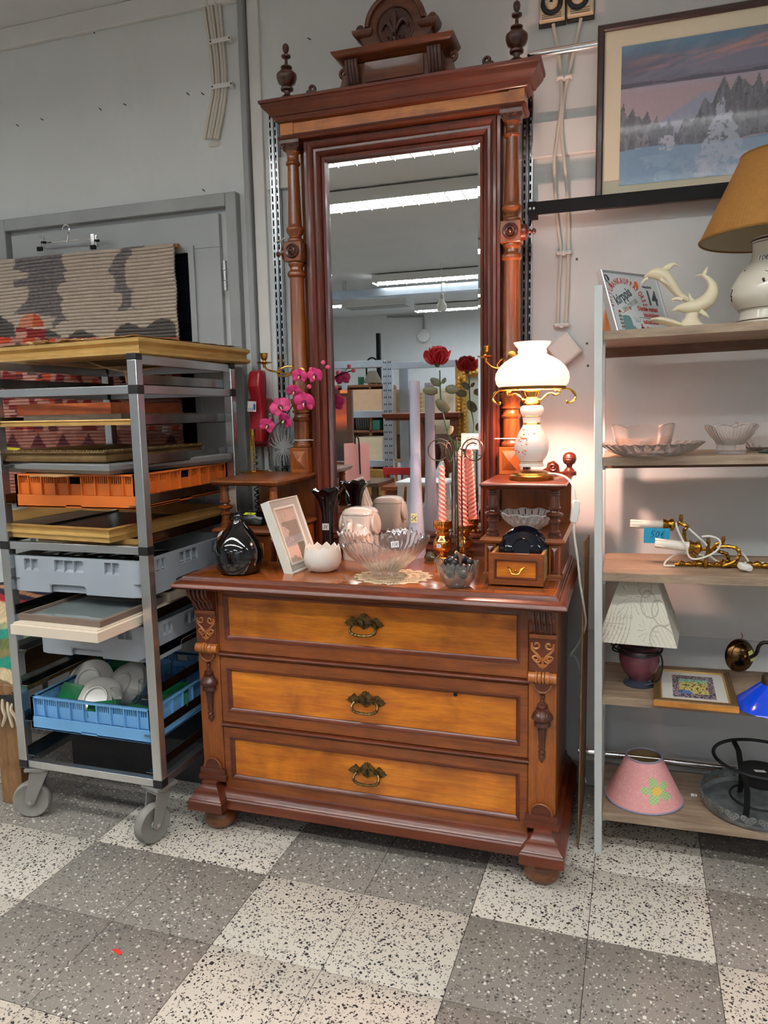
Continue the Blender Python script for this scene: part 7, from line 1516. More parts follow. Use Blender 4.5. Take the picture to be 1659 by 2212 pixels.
# blue glass shade
p = on(3, 1662, 1552); p.y += .09; p.x = at(1665, 1540, p.y).x; p.z = sz(3, p.x); k = 1/ppm(p)
bs = thing('blue_glass_shade', 'cobalt blue glass lampshade at right end of the fourth board', 'lampshade', p, rot3=(0, STILT, 0))
zt_ = at(1662, 1474, p.y).z-p.z
M_COB = plain('cobalt_glass', (10, 70, 220), .12, coat=.4, Transmission_Weight=.15)
MB().lathe([(78*k, .002), (76*k, .006), (62*k, zt_*.3), (40*k, zt_*.68), (22*k, zt_*.97), (20*k, zt_*.97), (38*k, zt_*.68), (60*k, zt_*.3), (74*k, .004)], 44, caps=False, loop=True).build('glass_cone', M_COB, bs, local=True)
MB().lathe([(19*k, zt_*.96), (21*k, zt_*.97), (20*k, zt_+.016), (17*k, zt_+.022), (.001, zt_+.022)], 30).build('metal_collar', plain('collar_bronze', (92, 74, 54), .4, .8), bs, local=True)
# bottom board: pink shade, price scrap, zinc tray, iron stand
p = on(4, 1390, 1756); r0 = 77/ppm(p); p.y += r0*.97; p.x = at(1390, 1740, p.y).x; p.z = sz(4, p.x); k = 1/ppm(p); r0 = 79*k
ps = thing('pink_lampshade', 'pink cone lampshade with green gingham flower applique', 'lampshade', p, rot3=(0, STILT, 0))
zt_ = at(1392, 1632, p.y).z-p.z; r1 = 36*k
def pinkcol(U, V):
    C = np.zeros(U.shape+(3,))+L3((226, 158, 156)); C = C*(.93+.14*fbm(U*90, V*60, 2))[..., None]; sp = vnoise(U*170, V*90, 5) > .86; C = lay(C, sp, (240, 200, 192), .7)
    a0 = -PI/2+.42; cu = (a0/(2*PI)) % 1; du = ((U-cu+.5) % 1-.5)*2*PI*.62; dv = (V-.44)*1.25
    for t0 in [PI/2+.25+j*2*PI/5 for j in range(5)]:
        ex_, ey_ = .21*math.cos(t0), .21*math.sin(t0); q = ((du-ex_)*math.cos(t0)+(dv-ey_)*math.sin(t0))/.14; w_ = (-(du-ex_)*math.sin(t0)+(dv-ey_)*math.cos(t0))/.095
        inn = q*q+w_*w_ < 1; C = lay(C, inn, (150, 184, 112)); C = lay(C, inn & ((np.sin(du*75) > .2) ^ (np.sin(dv*75) > .2)), (196, 214, 164), .8)
    C = lay(C, du*du+dv*dv < .105**2, (232, 190, 90)); return C
painted('shade_fabric', 260, 90, lambda U, V: ((r0+(r1-r0)*V)*np.cos(2*PI*U), (r0+(r1-r0)*V)*np.sin(2*PI*U), .003+(zt_-.003)*V), pinkcol, attrmat('shade_cotton', .85, .15, 500), ps, 0)
MB().loft([[((r-.0015)*math.cos(2*PI*j/48), (r-.0015)*math.sin(2*PI*j/48), z) for j in range(48)] for r, z in ((r0, .003), (r1, zt_))], False, False).build('shade_lining', plain('tan_lining', (176, 146, 96), .8), ps, local=True)
for r, z in ((r0, .003), (r1, zt_)): MB().tube([(r*math.cos(t), r*math.sin(t), z) for t in np.linspace(0, 2*PI, 60)[:-1]], .0028, 6, loop=True).build('shade_hem', plain('lilac_hem', (150, 146, 172), .8), ps, local=True)
MB().tube([(-r1, 0, zt_-.006), (r1, 0, zt_-.006)], .0012, 5).build('shade_bar', M_STEEL, ps, local=True)
p = on(4, 1499, 1718); sr = thing('price_scrap', 'tiny white price scrap lying on the bottom board', 'tag', p); price_tag(sr, p, (0, -.2, 1), .017, .013, '/e', M_TAGW, up=(.1, 1, 0))
p = on(4, 1622, 1790); kz = 1/ppm(p); RT = 118*kz; p.y = p.y+RT*.86; p.x = at(1634, 1760, p.y).x; p.z = sz(4, p.x)
M_GALV = plain('galvanised_zinc', (150, 156, 158), .35, .75, var=.35, vscale=30)
zt = thing('zinc_tray', 'round galvanised tray with pierced heart-edged rim', 'tray', p, rot3=(0, STILT, 0))
MB().lathe([(.001, 0), (RT*.93, 0), (RT*.97, .004), (RT, .018), (RT-.0015, .018), (RT*.955, .006), (.001, .003)], 64, caps=False).build('tray_base', M_GALV, zt, local=True)
for j in range(22):
    M = rot(0, 0, 2*PI*j/22) @ trs(0, -RT, .017) @ rot(.12, 0, 0); w_ = RT*PI/22*.98
    P = [(0, -.004), (w_*.45, .006), (w_*.95, .016), (w_*.98, .022), (w_*.8, .028), (w_*.5, .029), (w_*.2, .026), (0, .021), (-w_*.2, .026), (-w_*.5, .029), (-w_*.8, .028), (-w_*.98, .022), (-w_*.95, .016), (-w_*.45, .006)]
    hs_ = MB(M).prism(P, -.0006, .0006).build('heart_edge', M_GALV, zt, local=True)
    h = MB(M)
    for hx, hz in ((0, .005), (-.4, .012), (.4, .012), (0, .013), (-.65, .02), (.65, .02), (-.22, .02), (.22, .02)): h.lathe([(.0014, -.0012), (.0014, .0012)], 6, (hx*w_, 0, hz), rot(PI/2, 0, 0))
    h.build('punched_holes', MATS['dark_slot'], hs_, local=True)
p2 = at(1640, 1752, p.y-.02); cI = Vector((at(1640, 1700, p.y).x, p.y-.01, sz(4, p.x)+.005)); k = 1/ppm(cI)
ist = thing('iron_stand', 'black iron ring stand with burner cup set in the zinc tray', 'stand', cI)
M_IRON = plain('black_iron', (22, 22, 23), .5, .3)
zt1 = at(1640, 1638, cI.y).z-cI.z; zt2 = at(1640, 1735, cI.y).z-cI.z; zt2 = .03
for R_, z, th in ((94*k, zt1, .0052), (58*k, zt2, .0035)): MB().tube([(R_*math.cos(t), R_*math.sin(t), z) for t in np.linspace(0, 2*PI, 48)[:-1]], th, 8, loop=True).build('ring', M_IRON, ist, local=True)
for j in range(3):
    a_ = -PI/2-.55+j*2*PI/3; M = rot(0, 0, a_)
    MB(M).loft([[(r-.0025, -.008, z), (r+.0025, -.008, z), (r+.0025, .008, z), (r-.0025, .008, z)] for r, z in ((64*k, 0), (60*k, zt2), (62*k, zt1*.5), (74*k, zt1*.85), (94*k, zt1))]).build('leg', M_IRON, ist, local=True)
MB().lathe([(.001, zt1*.5), (34*k, zt1*.5), (38*k, zt1*.58), (38*k, zt1*.70), (44*k, zt1*.74), (44*k, zt1*.77), (36*k, zt1*.76), (.001, zt1*.74)], 32, caps=False).build('burner_cup', M_IRON, ist, local=True)
MB(trs(-.004, -.012, zt1*.775) @ rot(0, .1, .3)).box(-.016, .016, -.006, .006, 0, .001).build('paper_scrap', M_TAGW, ist, local=True)
# ------------------------------------------------------------------ painting above the shelf unit
yp = 2.553; a_ = at(1292, 58, yp); x0 = a_.x; zt_ = a_.z; z0 = at(1296, 452, yp).z; x1 = x0+1.12
pa = thing('landscape_painting', 'large dark-framed winter sunset landscape with cream mount', 'painting', ((x0+x1)/2, yp, z0))
ti = at(1296, 100, yp); tilt_ = rot(0, 0, 0)
MB().frame(x0+.021, x1-.021, z0+.021, zt_-.021, [(0, yp), (0, yp-.010), (.004, yp-.014), (.016, yp-.014), (.021, yp-.008), (.021, yp+.012), (0, yp+.012)]).build('frame_moulding', wood('espresso_frame', (44, 22, 20), (64, 34, 30), 'x', 1, .4, .2), pa)
mx0, mz0, mz1 = at(1337, 400, yp).x, at(1337, 403, yp).z, at(1337, 104, yp).z; ML = mx0-x0-.021
MB().box(x0+.02, x1-.02, yp-.003, yp, z0+.02, zt_-.02).build('mount', plain('cream_mount', (222, 212, 186), .8), pa)
vis = at(1659, 250, yp).x-mx0; CWD = x1-.021-ML-mx0
def dusk(U, V):
    U = U*CWD/vis; sl = V-.03*U
    C = np.zeros(U.shape+(3,))+L3((118, 122, 142)); s_ = fbm(U*3+V*3, V*12-U*5, 3)
    C = lay(C, np.clip((s_-.4)*4, 0, 1), (92, 96, 116), .9); C = lay(C, np.clip((V-.84)*5, 0, 1)*np.clip((fbm(U*4, V*9-U*3, 5)-.3)*3, 0, 1), (88, 140, 168), .9)
    C = lay(C, np.clip((V-.72)*8, 0, 1)*np.clip((.84-V)*9, 0, 1), (132, 112, 128), .7)
    for c0, w_, am in ((.795, .012, 1.0), (.83, .016, .8), (.86, .02, .6)):
        gl = np.exp(-((V-(c0+.065*U+.012*np.sin(U*9)))/w_)**2)*np.clip(U*4, 0, 1)*np.clip(fbm(U*5, V*40-U*6, 8)*2.6-.75, 0, 1)*am; C = lay(C, np.clip(gl, 0, 1), (206, 140, 120), .85)
    C = lay(C, (V < .745) & (V > .70), (112, 104, 124), .8); sh_ = (V < .728-.008*U+.006*np.sin(U*14)) & (V > .695+.012*np.sin(U*6)); C = lay(C, sh_, (80, 82, 94))
    C = lay(C, V <= .70, (166, 148, 156)); C = lay(C, (V < .70) & (V > .66), (160, 156, 176), .5*np.ones(U.shape) if False else .5)
    C = lay(C, (V < .38+.22*np.clip((U-.18)*2.5, 0, 1)) & (U > .15) & (U < .75), (138, 150, 174), .8)
    def trees(u0, u1, top, col, dens, seed):
        n = fbm(U*dens, U*0+seed, seed, 3); spk = np.abs(((U*dens*.8+n) % 1)-.5)*2
        t = top*(1-.16*spk)-.05*n; return (U > u0) & (U < u1) & (V < t) & (V > .245+.02*np.sin(U*8))
    m1 = trees(-.1, .37, .62-.42*np.clip(U, 0, .4), 0, 14, 3); C = lay(C, m1, (86, 90, 100), .92)
    m2 = trees(.38, 3, .40+.95*np.clip(U-.38, 0, .33)-.05*np.clip(U-.9, 0, 1), 0, 11, 6); C = lay(C, m2, (94, 96, 104), .92)
    C = lay(C, (m1 | m2) & (fbm(U*40, V*14, 9) > .5), (122, 124, 134), .7); C = lay(C, (m1 | m2) & (fbm(U*60, V*20, 19) > .62), (66, 70, 78), .7)
    C = lay(C, V <= .25+.012*np.sin(U*7), (116, 146, 174)); C = lay(C, (V < .245)*np.clip((U-.2)*2, 0, 1), (148, 166, 190), .7); C = lay(C, (V < .2) & (fbm(U*10, V*16, 13) > .5), (136, 164, 188), .6)
    w2 = .17*np.clip((.56-V)/.45, 0, 1)*(1+.12*np.sin(V*60)); sn = (np.abs(U-.70+.09*(fbm(U*14, V*16, 22)-.5)) < w2) & (V > .05) & (V < .56); C = lay(C, sn & (fbm(U*34, V*34, 12) > .36), (178, 186, 204), .75)
    sn2 = ((U-.33)/.06)**2+((V-.27)/.06)**2 < .5+fbm(U*20, V*20, 25); C = lay(C, sn2 & (fbm(U*50, V*50, 15) > .42), (176, 180, 196), .8)
    bush = np.clip((fbm(U*30, V*40, 14)-.40)*6, 0, 1)*np.clip((.19-V)*12, 0, 1)*np.clip((U-.40)*5, 0, 1); C = lay(C, bush, (192, 198, 212), .7)
    return C*(.94+.12*fbm(U*60, V*60, 1))[..., None]
o = painted('canvas', 340, 150, lambda U, V: (mx0+(x1-.021-ML-mx0)*U, U*0+yp-.0042, mz0+(mz1-mz0)*V), dusk, attrmat('oil_canvas', .5, .3, 150, coat=.15), pa, 0, local=False)
MB().box(x0+.02, x1-.02, yp+.002, yp+.010, z0+.02, zt_-.02).build('backing', plain('card_brown', (178, 134, 84), .9), pa)
# ------------------------------------------------------------------ the hall behind, seen in the mirror
def mir(px, py, Yr):
    P = at(px, py, 2*YM-Yr); return Vector((P.x, Yr, P.z))
def mk(Yr, px): return ppm(at(px, 900, 2*YM-Yr))
M_GALVB = plain('galvanised_beam', (184, 196, 212), .3, .8, var=.1, vscale=8)
fit3 = [(-4.2, -4.9, 'added louvred ceiling light deep in the hall, far left'), (.2, -4.9, 'added louvred ceiling light deep in the hall, right'), (3.2, .68, 'added louvred ceiling light far right of row nearest dresser'), (-5.2, .68, 'louvred ceiling light far left of row nearest dresser'), (-4.6, -2.2, 'added louvred ceiling light mid-hall on the left'), (2.6, -2.2, 'added louvred ceiling light mid-hall on the right')]  # mid-hall, far-wall and right-end fittings added as fill to brighten the hall
fit3 += [(-2.2, -5.9, 'added louvred ceiling light nearest the far wall, left'), (-.3, -5.9, 'added louvred ceiling light nearest the far wall, middle'), (1.8, -5.9, 'added louvred ceiling light nearest the far wall, right'), (-.2, -2.2, 'added louvred ceiling light mid-hall above the low table')]
for x, y, lb in fit3: fitting(x, y, 1.5, lb, M_TUBE2 if y < -1 else None)
# suspended cable tray
a_, b_ = mir(720, 640, -3.6), mir(1035, 625, -3.6); zc = min(a_.z, CEIL-.06)
ct = thing('cable_tray', 'galvanised cable tray hung under the hall ceiling, reflected in mirror', 'cable tray', (-2.5, -3.6, zc))
MB().box(-6, 1.5, -3.66, -3.54, zc-.045, zc+.045).build('tray_channel', M_GALVB, ct, .004)
for x in (-4.4, -3.2, -2.0, -.8): MB().box(x-.02, x+.02, -3.62, -3.58, zc+.045, CEIL).build('tray_hanger', M_STEEL, ct)
# unlit fitting, bare lamp
p = mir(815, 660, -4.2); t = thing('dark_fitting', 'unlit white ceiling fitting hanging in the hall, reflected in mirror', 'light', (p.x, -4.2, p.z))
MB().box(p.x-.42, p.x+.42, -4.36, -4.04, p.z-.02, p.z+.06).build('housing', M_LBODY, t, .004); MB().box(p.x-.39, p.x+.39, -4.33, -4.07, p.z-.024, p.z-.019).build('diffuser', plain('grey_diffuser', (150, 152, 154), .5), t)
for s_ in (-.3, .3): MB().tube([(p.x+s_, -4.2, p.z+.06), (p.x+s_, -4.2, CEIL)], .01, 6).build('hanger_rod', M_STEEL, t)
p = mir(954, 660, -3.0); t = thing('bare_bulb', 'white bare bulb hanging from the cable tray, reflected in mirror', 'bulb', p)
MB(trs(*p)).lathe([(.001, -.06), (.04, -.055), (.055, -.025), (.05, .01), (.03, .04), (.028, .07)], 20).build('bulb_glass', plain('bulb_white', (238, 238, 230), .3), t); MB(trs(*p)).lathe([(.024, .07), (.024, .11), (.01, .12)], 16).tube([(0, 0, .12), (0, 0, CEIL-p.z)], .004, 6).build('holder', plain('holder_white', (220, 220, 216), .4), t)
# socket and conduit on the rear wall
p = mir(915, 725, YR+.02); t = thing('wall_socket', 'round white wall socket under a conduit on far wall', 'socket', p)
MB(trs(p.x, YR, p.z)).lathe([(.10, 0), (.10, .05), (.07, .07)], 24, (0, 0, 0), rot(-PI/2, 0, 0)).build('socket_body', M_WHITE, t); MB().tube([(p.x, YR+.02, p.z+.1), (p.x, YR+.02, CEIL-.05), (p.x-.6, YR+.02, CEIL-.03)], .016, 8).build('conduit', M_TRIM, t)
p = mir(817, 720, -4.9); q = mir(817, 830, -4.9); t = thing('black_post', 'black steel display post with hook deep in the hall', 'post', (p.x, -4.9, 0))
MB().box(p.x-.025, p.x+.025, -4.93, -4.87, 0, p.z).build('post_tube', M_BLACK, t); MB().tube([(p.x-.02, -4.9, p.z-.6)]+[(p.x-.10+.08*math.cos(u), -4.9, p.z-.42+.10*math.sin(u)) for u in np.linspace(0, PI, 10)]+[(p.x-.18, -4.9, p.z-.62)], .012, 6).build('hook', M_BLACK, t)
# galvanised rack
yk = -1.35; L_, R_ = mir(716, 900, yk).x, mir(1046, 900, yk).x; P1 = mir(834, 900, yk).x; P2 = mir(844, 900, yk).x; zt_ = mir(838, 783, yk).z
rk = thing('metal_rack', 'galvanised steel rack with boxes in the hall, reflected in mirror', 'rack', ((L_+R_)/2, yk-.25, 0))
for x in (L_-.06, P1, P2, R_+.5):
    for y in (yk, yk-.5): MB().box(x-.022, x+.022, y-.018, y+.018, 0, zt_).build('upright', M_GALVB, rk)
for x in (P1, P2):
    m = MB()
    for z in np.arange(.3, zt_, .06): m.box(x-.012, x-.004, yk+.018, yk+.0186, z, z+.016).box(x+.004, x+.012, yk+.018, yk+.0186, z, z+.016)
    m.build('slot_row', MATS['dark_slot'], rk)
for py in (787, 895, 1001):
    z = mir(780, py, yk).z; MB().box(L_-.06, P1, yk-.015, yk+.015, z-.03, z+.03).build('beam', M_GALVB, rk, .003); MB().box(L_-.06, P1, yk-.5, yk, z-.005, z+.008).build('shelf_plate', plain('chipboard', (150, 124, 90), .8), rk)
z = mir(950, 786, yk).z; MB().box(P2, R_+.5, yk-.015, yk+.015, z-.03, z+.03).build('beam', M_GALVB, rk, .003)
M_CARD = plain('cardboard', (176, 146, 120), .85, var=.06); M_CARD2 = plain('cardboard_pale', (188, 174, 150), .85, var=.06)
for pxa, pxb, pya, pyb, mt, lb in ((758, 828, 840, 889, M_CARD, 'brown cardboard box on the rack middle shelf, in mirror'), (757, 829, 945, 996, M_CARD2, 'pale cardboard box on the rack lower shelf, in mirror')):
    a_, b_ = mir(pxa, pyb, yk), mir(pxb, pya, yk); zb_ = mir(780, 895 if pyb < 900 else 1001, yk).z+.0085
    o = MB().box(a_.x, b_.x-.025, yk-.4, yk-.03, zb_, b_.z).build('cardboard_box', mt, bevel=.003); center(o); tag(o, lb, 'box', 'cardboard boxes on the rack')
# wooden cabinet with glasses behind
yc = -2.5; a_, b_ = mir(722, 990, yc), mir(829, 832, yc); W_CAB = wood('cabinet_teak', (124, 74, 42), (156, 98, 60), 'x', 1, .5, .1)
cb_ = thing('display_cabinet', 'open teak cabinet holding drinking glasses, reflected in mirror', 'cabinet', ((a_.x+b_.x)/2, yc-.2, 0))
for x in (a_.x, mir(800, 900, yc).x, b_.x): MB().box(x-.012, x+.012, yc-.4, yc, 0, b_.z).build('side', W_CAB, cb_)
for z in (b_.z, mir(780, 932, yc).z, mir(780, 895, yc).z, .6, .1): MB().box(a_.x, b_.x, yc-.4, yc, z-.012, z+.012).build('shelf', W_CAB, cb_)
MB().box(a_.x, b_.x, yc-.41, yc-.40, 0, b_.z).build('back', W_CAB, cb_)
zg = mir(780, 932, yc).z+.013; g0 = None
for i in range(8):
    x = mir(764+i*5, 930, yc).x
    if g0 is None:
        g0 = thing('drinking_glass', 'drinking glass in the row inside the teak cabinet, reflected', 'glass', (x, yc-.12, zg), group='glasses in the reflected cabinet'); MB().lathe([(.001, 0), (.024, 0), (.03, .12), (.028, .12), (.022, .008), (.001, .008)], 14, caps=False, loop=True).build('glass_body', M_GLS, g0, local=True)
    else: dup(g0, (x, yc-.12, zg))
p = mir(807, 932, yc); o = MB().box(p.x-.05, p.x+.06, yc-.25, yc-.02, zg, zg+.1).build('teal_box', plain('teal_card', (60, 140, 124), .7), bevel=.003); center(o); tag(o, 'small teal box on the cabinet shelf, reflected', 'box')
p = mir(805, 828, yc-.1); t = thing('shade_lamp', 'taupe cone lampshade on the teak cabinet, reflected in mirror', 'lampshade', (p.x, yc-.1, b_.z+.012)); zh = mir(805, 804, yc-.1).z-b_.z
MB(trs(p.x, yc-.1, b_.z+.012)).lathe([(21/mk(yc, 805), zh*.12), (9/mk(yc, 805), zh), (8.5/mk(yc, 805), zh), (20/mk(yc, 805), zh*.12)], 30, caps=False, loop=True).build('shade', plain('taupe_fabric', (132, 122, 110), .9), t); MB(trs(p.x, yc-.1, b_.z+.012)).lathe([(.05, 0), (.05, .01), (.012, .016), (.012, zh*.8)], 16).build('stem', M_BRASS, t)
p = mir(779, 830, yc-.05); o = MB(trs(p.x, yc-.06, b_.z+.0125)).lathe([(.001, 0), (.03, 0), (.035, .08), (.032, .08), (.028, .006), (.001, .006)], 16, caps=False, loop=True).build('green_tumbler', glass('sea_glass', (120, 170, 150), .05)); center(o); tag(o, 'sea-green tumbler on top of the teak cabinet, reflected', 'glass')
# sunset painting in a dark frame, standing
ya = -.55; a_, b_ = mir(722, 1010, ya), mir(760, 842, ya); t = thing('sunset_painting', 'tall dark-framed red sunset painting, reflected at mirror left', 'painting', ((a_.x+b_.x)/2, ya, a_.z))
x0_, x1_ = b_.x-.42, b_.x
MB(trs(0, 0, 0)).frame(x0_+.05, x1_-.05, a_.z+.05, b_.z-.05, [(0, ya-.02), (0, ya), (.02, ya+.012), (.05, ya+.01), (.05, ya-.02)]).build('frame_moulding', W_DARK, t)
def sunset(U, V):
    C = np.zeros(U.shape+(3,))+L3((150, 60, 40)); C = lay(C, np.clip((V-.6)*3, 0, 1), (170, 60, 52)); C = lay(C, np.exp(-((V-.66)/.07)**2), (214, 96, 44), .9); C = lay(C, np.clip((.58-V)*8, 0, 1), (70, 50, 34)); C = lay(C, np.clip((.35-V)*5, 0, 1), (28, 26, 28)); return C*(.8+.4*fbm(U*20, V*50, 3))[..., None]
painted('canvas', 30, 60, lambda U, V: (x0_+.05+(x1_-x0_-.1)*U, U*0+ya-.004, a_.z+.05+(b_.z-a_.z-.1)*V), sunset, attrmat('oil_canvas', .5), t, 0, local=False)
MB().box(x0_+.05, x1_-.05, ya-.018, ya-.01, a_.z+.05, b_.z-.05).build('backing', M_CARD, t); MB().box((x0_+x1_)/2-.02, (x0_+x1_)/2+.02, ya-.03, ya-.02, 0, a_.z+.3).build('easel_leg', W_DARK, t)
p = mir(742, 846, ya+.012); MB(trs(p.x, ya+.013, p.z)).box(-.03, .03, 0, .001, -.012, .012).build('orange_sticker', plain('sticker_orange', (226, 120, 60), .7), t)
# pink drum lampshade on a small table
yq = -.15; a_, b_ = mir(746, 1037, yq), mir(796, 958, yq); cx = (a_.x+b_.x)/2; rr = (b_.x-a_.x)/2; h_ = b_.z-a_.z
tb_ = thing('side_table', 'small dark side table carrying the pink drum shade', 'table', (cx, yq, 0)); MB().box(cx-.22, cx+.22, yq-.2, yq+.2, a_.z-.03, a_.z).build('table_top', W_DARK, tb_, .004)
for sx_ in (-.19, .19):
    for sy_ in (-.17, .17): MB().box(cx+sx_-.02, cx+sx_+.02, yq+sy_-.02, yq+sy_+.02, 0, a_.z-.03).build('leg', W_DARK, tb_)
pk = thing('drum_lampshade', 'pink glossy drum lampshade reflected low in the mirror', 'lampshade', (cx, yq, a_.z)); MB().lathe([(rr, 0), (rr, h_), (rr-.004, h_), (rr-.004, 0)], 48, caps=False, loop=True).build('drum', plain('pink_drum', (232, 164, 160), .3), pk, local=True)
MB(trs(cx, yq, a_.z)).tube(spline([(rr*.2, rr*.9, h_), (rr*.3, rr*1.05, h_+.05), (rr*.55, rr*1.06, h_+.03), (rr*.6, rr*1.05, h_*.5), (rr*.62, rr*1.05, h_*.2)], 5), .006, 6).build('hanging_cord', plain('cord_black', (20, 18, 18), .4), pk)
# framed print standing behind the round table
yf = -1.93; a_, b_ = mir(851, 999, yf), mir(985, 838, yf); t = thing('framed_print', 'large white-framed print of an interior scene, reflected in mirror', 'print', ((a_.x+b_.x)/2, yf, a_.z))
MB().frame(a_.x+.03, b_.x-.03, a_.z+.03, b_.z-.03, [(0, yf-.02), (0, yf+.004), (.03, yf+.008), (.03, yf-.02)]).build('frame_moulding', M_CRM, t)
def interior(U, V):
    C = np.zeros(U.shape+(3,))+L3((196, 178, 150)); C = lay(C, (V > .55) & (U > .1) & (U < .62), (170, 138, 100)); C = lay(C, (V > .6) & (U > .14) & (U < .58) & (((U*22) % 1 < .3) | ((V*16) % 1 < .25)), (214, 196, 160)); C = lay(C, (V < .38), (104, 76, 64)); C = lay(C, ((U-.5)**2/.04+(V-.45)**2/.05 < 1), (88, 56, 58)); C = lay(C, (U < .4) & (V > .12) & (V < .34), (126, 92, 74)); C = lay(C, (U > .66) & (V > .5), (206, 192, 166)); return C*(.8+.4*fbm(U*16, V*20, 3))[..., None]
painted('print_sheet', 60, 70, lambda U, V: (a_.x+.03+(b_.x-a_.x-.06)*U, U*0+yf, a_.z+.03+(b_.z-a_.z-.06)*V), interior, attrmat('print', .6), t, 0, local=False); MB().box(a_.x+.03, b_.x-.03, yf-.016, yf-.008, a_.z+.03, b_.z-.03).build('backing', M_CARD, t)
for x in (a_.x+.1, b_.x-.1): MB().box(x-.02, x+.02, yf-.05, yf-.021, 0, a_.z+.4).build('stand_leg', W_DARK, t)
# mahogany table with cabriole leg
yt = -.45; a_, b_ = mir(824, 900, yt), mir(985, 895, yt); zt_ = mir(890, 892, yt).z; zu = mir(890, 908, yt).z
mt_ = thing('mahogany_table', 'red mahogany side table with cabriole legs, reflected in mirror', 'table', ((a_.x+b_.x)/2, yt-.2, 0))
MB().slab(a_.x+.02, b_.x, yt-.4, yt-.02, [(0, zu), (.0, zu+.012), (.014, zu+.02), (.02, zt_-.004), (.016, zt_)], back=1).build('table_top', W_RED, mt_)
def cab(x, sx_, y): 
    P = spline([(x, y, zu), (x+sx_*.01, y, zu-.12), (x+sx_*.05, y, zu-.26), (x-sx_*.02, y, zu-.40), (x-sx_*.12, y, zu-.52), (x-sx_*.22, y, zu-.58), (x-sx_*.26, y, zu-.62)], 5); MB().tube(P, list(np.interp(np.linspace(0, 1, len(P)), [0, .2, .5, .8, 1], [.03, .028, .05, .034, .026])), 12).build('leg', W_RED, mt_)
for x, sx_ in ((mir(905, 990, yt).x, 1), (b_.x-.03, -1)):
    for y in (yt-.06, yt-.36): cab(x, sx_, y)
lowz = zu-.62
MB().slab(mir(838, 1045, yt).x-.1, b_.x, yt-.42, yt, [(0, 0), (0, lowz-.02), (-.02, lowz)], back=1).build('plinth', W_RED, mt_)
# white stool
ys_ = .55; a_, b_ = mir(866, 1042, ys_), mir(968, 1040, ys_); zt_ = mir(915, 1037, ys_).z; t = thing('white_stool', 'white painted wooden stool, reflected beside the frosted vase', 'stool', ((a_.x+b_.x)/2, ys_, 0)); M_WST = plain('stool_white', (226, 228, 228), .4)
MB().box(a_.x, b_.x, ys_-.15, ys_+.13, zt_-.022, zt_).build('seat', M_WST, t, .006); w_ = b_.x-a_.x
for sx_ in (-1, 1):
    for sy_ in (-1, 1): MB().loft([[((a_.x+b_.x)/2+sx_*(w_*.4+f*.05)+q[0]*.016, ys_+sy_*(.1+f*.04)+q[1]*.016, z) for q in ((-1, -1), (1, -1), (1, 1), (-1, 1))] for f, z in ((0, zt_-.022), (1, 0))]).build('leg', M_WST, t)
    MB().box((a_.x+b_.x)/2-w_*.42, (a_.x+b_.x)/2+w_*.42, ys_+sx_*.11-.008, ys_+sx_*.11+.008, zt_*.62, zt_*.62+.03).build('stretcher', M_WST, t)
# low wooden bench-table with planter
yl_ = .0; a_, b_ = mir(822, 1055, yl_), mir(1060, 1050, yl_); zt_ = mir(930, 1052, yl_).z; t = thing('low_table', 'low brown wooden table behind the white stool, reflected', 'table', ((a_.x+b_.x)/2, yl_-.2, 0))
MB().box(a_.x, b_.x+.3, yl_-.40, yl_, zt_-.03, zt_).build('table_top', W_BROWN, t, .003); MB().box(a_.x+.03, b_.x+.27, yl_-.36, yl_-.03, zt_-.11, zt_-.03).build('apron', W_BROWN, t)
for x in (a_.x+.04, b_.x+.25):
    for y in (yl_-.35, yl_-.05): MB().box(x-.025, x+.025, y-.025, y+.025, 0, zt_-.1).build('leg', W_BROWN, t)
p = mir(990, 1060, yl_-.15); t = thing('white_planter', 'white ribbed planter with spiky green plant, reflected in mirror', 'plant', (p.x, yl_-.15, zt_)); rr = 20/mk(yl_-.15, 990)
MB(trs(p.x, yl_-.15, zt_)).lathe([(.001, 0), (rr*.6, 0), (rr*.95, rr*.5), (rr, rr), (rr*.92, rr*1.35), (rr*.85, rr*1.35), (rr*.9, rr), (.001, rr)], 30, caps=False).build('pot', M_CHINA, t)
for j in range(16):
    v_, f_ = petal_sheet(.012, .2+.08*random.random(), .2, .25); o = MB(trs(p.x, yl_-.15, zt_+rr) @ rot(0, 0, j*2.4) @ rot(.25+.5*random.random(), 0, 0)).add(v_, f_).build('leaf', plain('plant_green', (70, 96, 60), .6), t); sm = o.modifiers.new('s', 'SOLIDIFY'); sm.thickness = .002
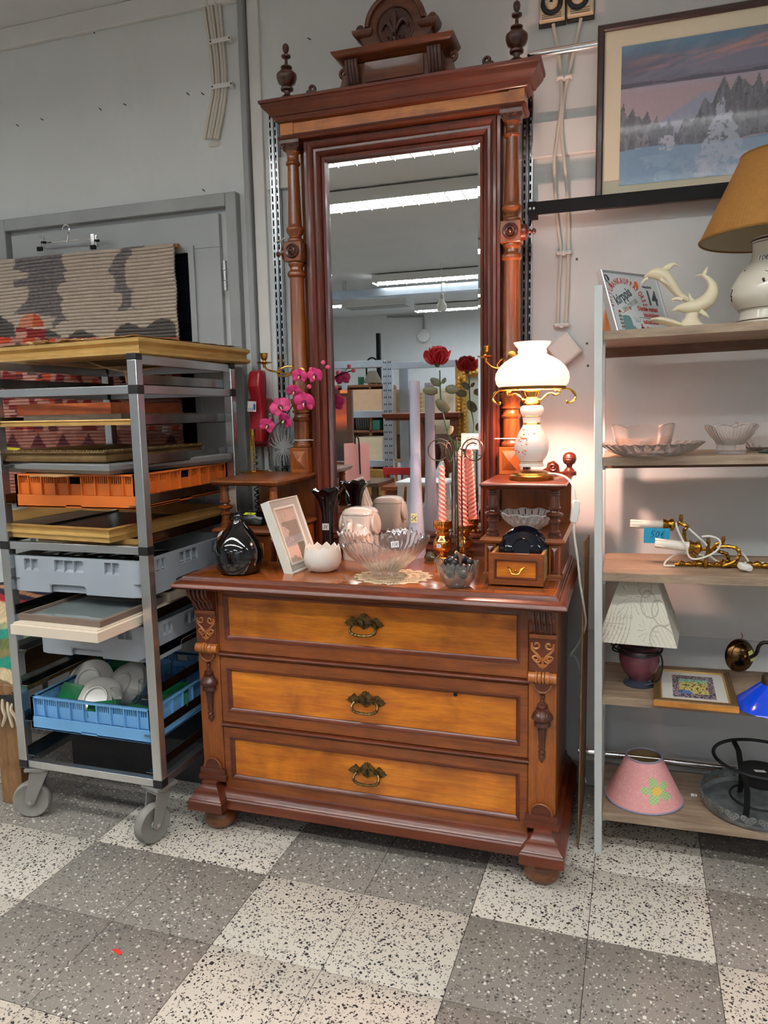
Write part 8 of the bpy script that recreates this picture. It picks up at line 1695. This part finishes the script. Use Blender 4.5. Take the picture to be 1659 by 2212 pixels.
# gilt mirror frame, standing on the low table
yg = -.60; a_ = mir(986, 1045, yg); b_ = mir(1010, 787, yg); t = thing('gilt_frame', 'tall ornate gilt frame reflected at right edge of mirror', 'frame', (b_.x+.2, yg, 0)); x1_ = b_.x+.42; wd = b_.x-a_.x
gm = MB().frame(a_.x+wd, x1_, .75, b_.z-wd, [(0, yg-.03), (0, yg+.005), (wd*.3, yg+.03), (wd*.6, yg+.015), (wd, yg+.025), (wd, yg-.03)])
for k_ in range(60):
    f = k_/59; gm.ball((a_.x+wd*(.3+.5*(k_ % 2)), yg+.025, .75+f*(b_.z-.75-wd)), .016, 6)
for k_ in range(20): gm.ball((a_.x+wd*.4+k_/19*(x1_-a_.x), yg+.03, b_.z-wd*(.3+.4*(k_ % 2))), .018, 6)
gm.build('gilt_moulding', plain('bright_gilt', (206, 164, 88), .35, .7, var=.3, vscale=30), t); MB().box(a_.x+wd, x1_, yg-.02, yg-.01, .75, b_.z-wd).build('pale_canvas', plain('pale_painting', (176, 184, 176), .6, var=.25, vscale=5), t)
for x in (a_.x+wd, x1_): MB().box(x-.02, x+.02, yg-.06, yg-.03, 0, 1.2).build('stand_leg', W_DARK, t)
# chairs further back
yy = -.9; p = mir(785, 1014, yy); W_YEL = wood('ochre_wood', (150, 112, 50), (178, 138, 70), 'z', 1, .5, .1); M_REDP = plain('red_paint', (176, 30, 34), .4)
def chair(x, y, zb_, mat, label, spind=0):
    t = thing('wooden_chair', label, 'chair', (x, y, 0), group='chairs in the reflected hall')
    MB().box(x-.2, x+.2, y-.2, y+.2, .43, .455).build('seat', mat, t, .006)
    for sx_ in (-.17, .17):
        for sy_ in (-.17, .17): MB().tube([(x+sx_, y+sy_, 0), (x+sx_*.95, y+sy_*.95, .43 if sy_ < 0 else zb_)], .016, 8).build('leg', mat, t)
    if spind:
        for j in range(6): MB().tube([(x-.14+j*.056, y+.165, .455), (x-.14+j*.056, y+.165, zb_-.03)], .009, 6).build('spindle', plain('yellow_paint', (206, 160, 50), .5) if j % 2 else mat, t)
        MB().box(x-.19, x+.19, y+.15, y+.18, zb_-.05, zb_+.01).build('top_rail', mat, t, .004)
    else: MB().box(x-.18, x+.18, y+.155, y+.175, zb_-.22, zb_).build('backrest', mat, t, .006)
chair(p.x, yy-.2, p.z, W_YEL, 'ochre wooden chair below the rack, reflected in mirror'); p = mir(866, 1011, -1.0); chair(p.x+.06, -1.09, max(.6, p.z), M_REDP, 'red painted spindle chair behind mahogany table, reflected', 1)
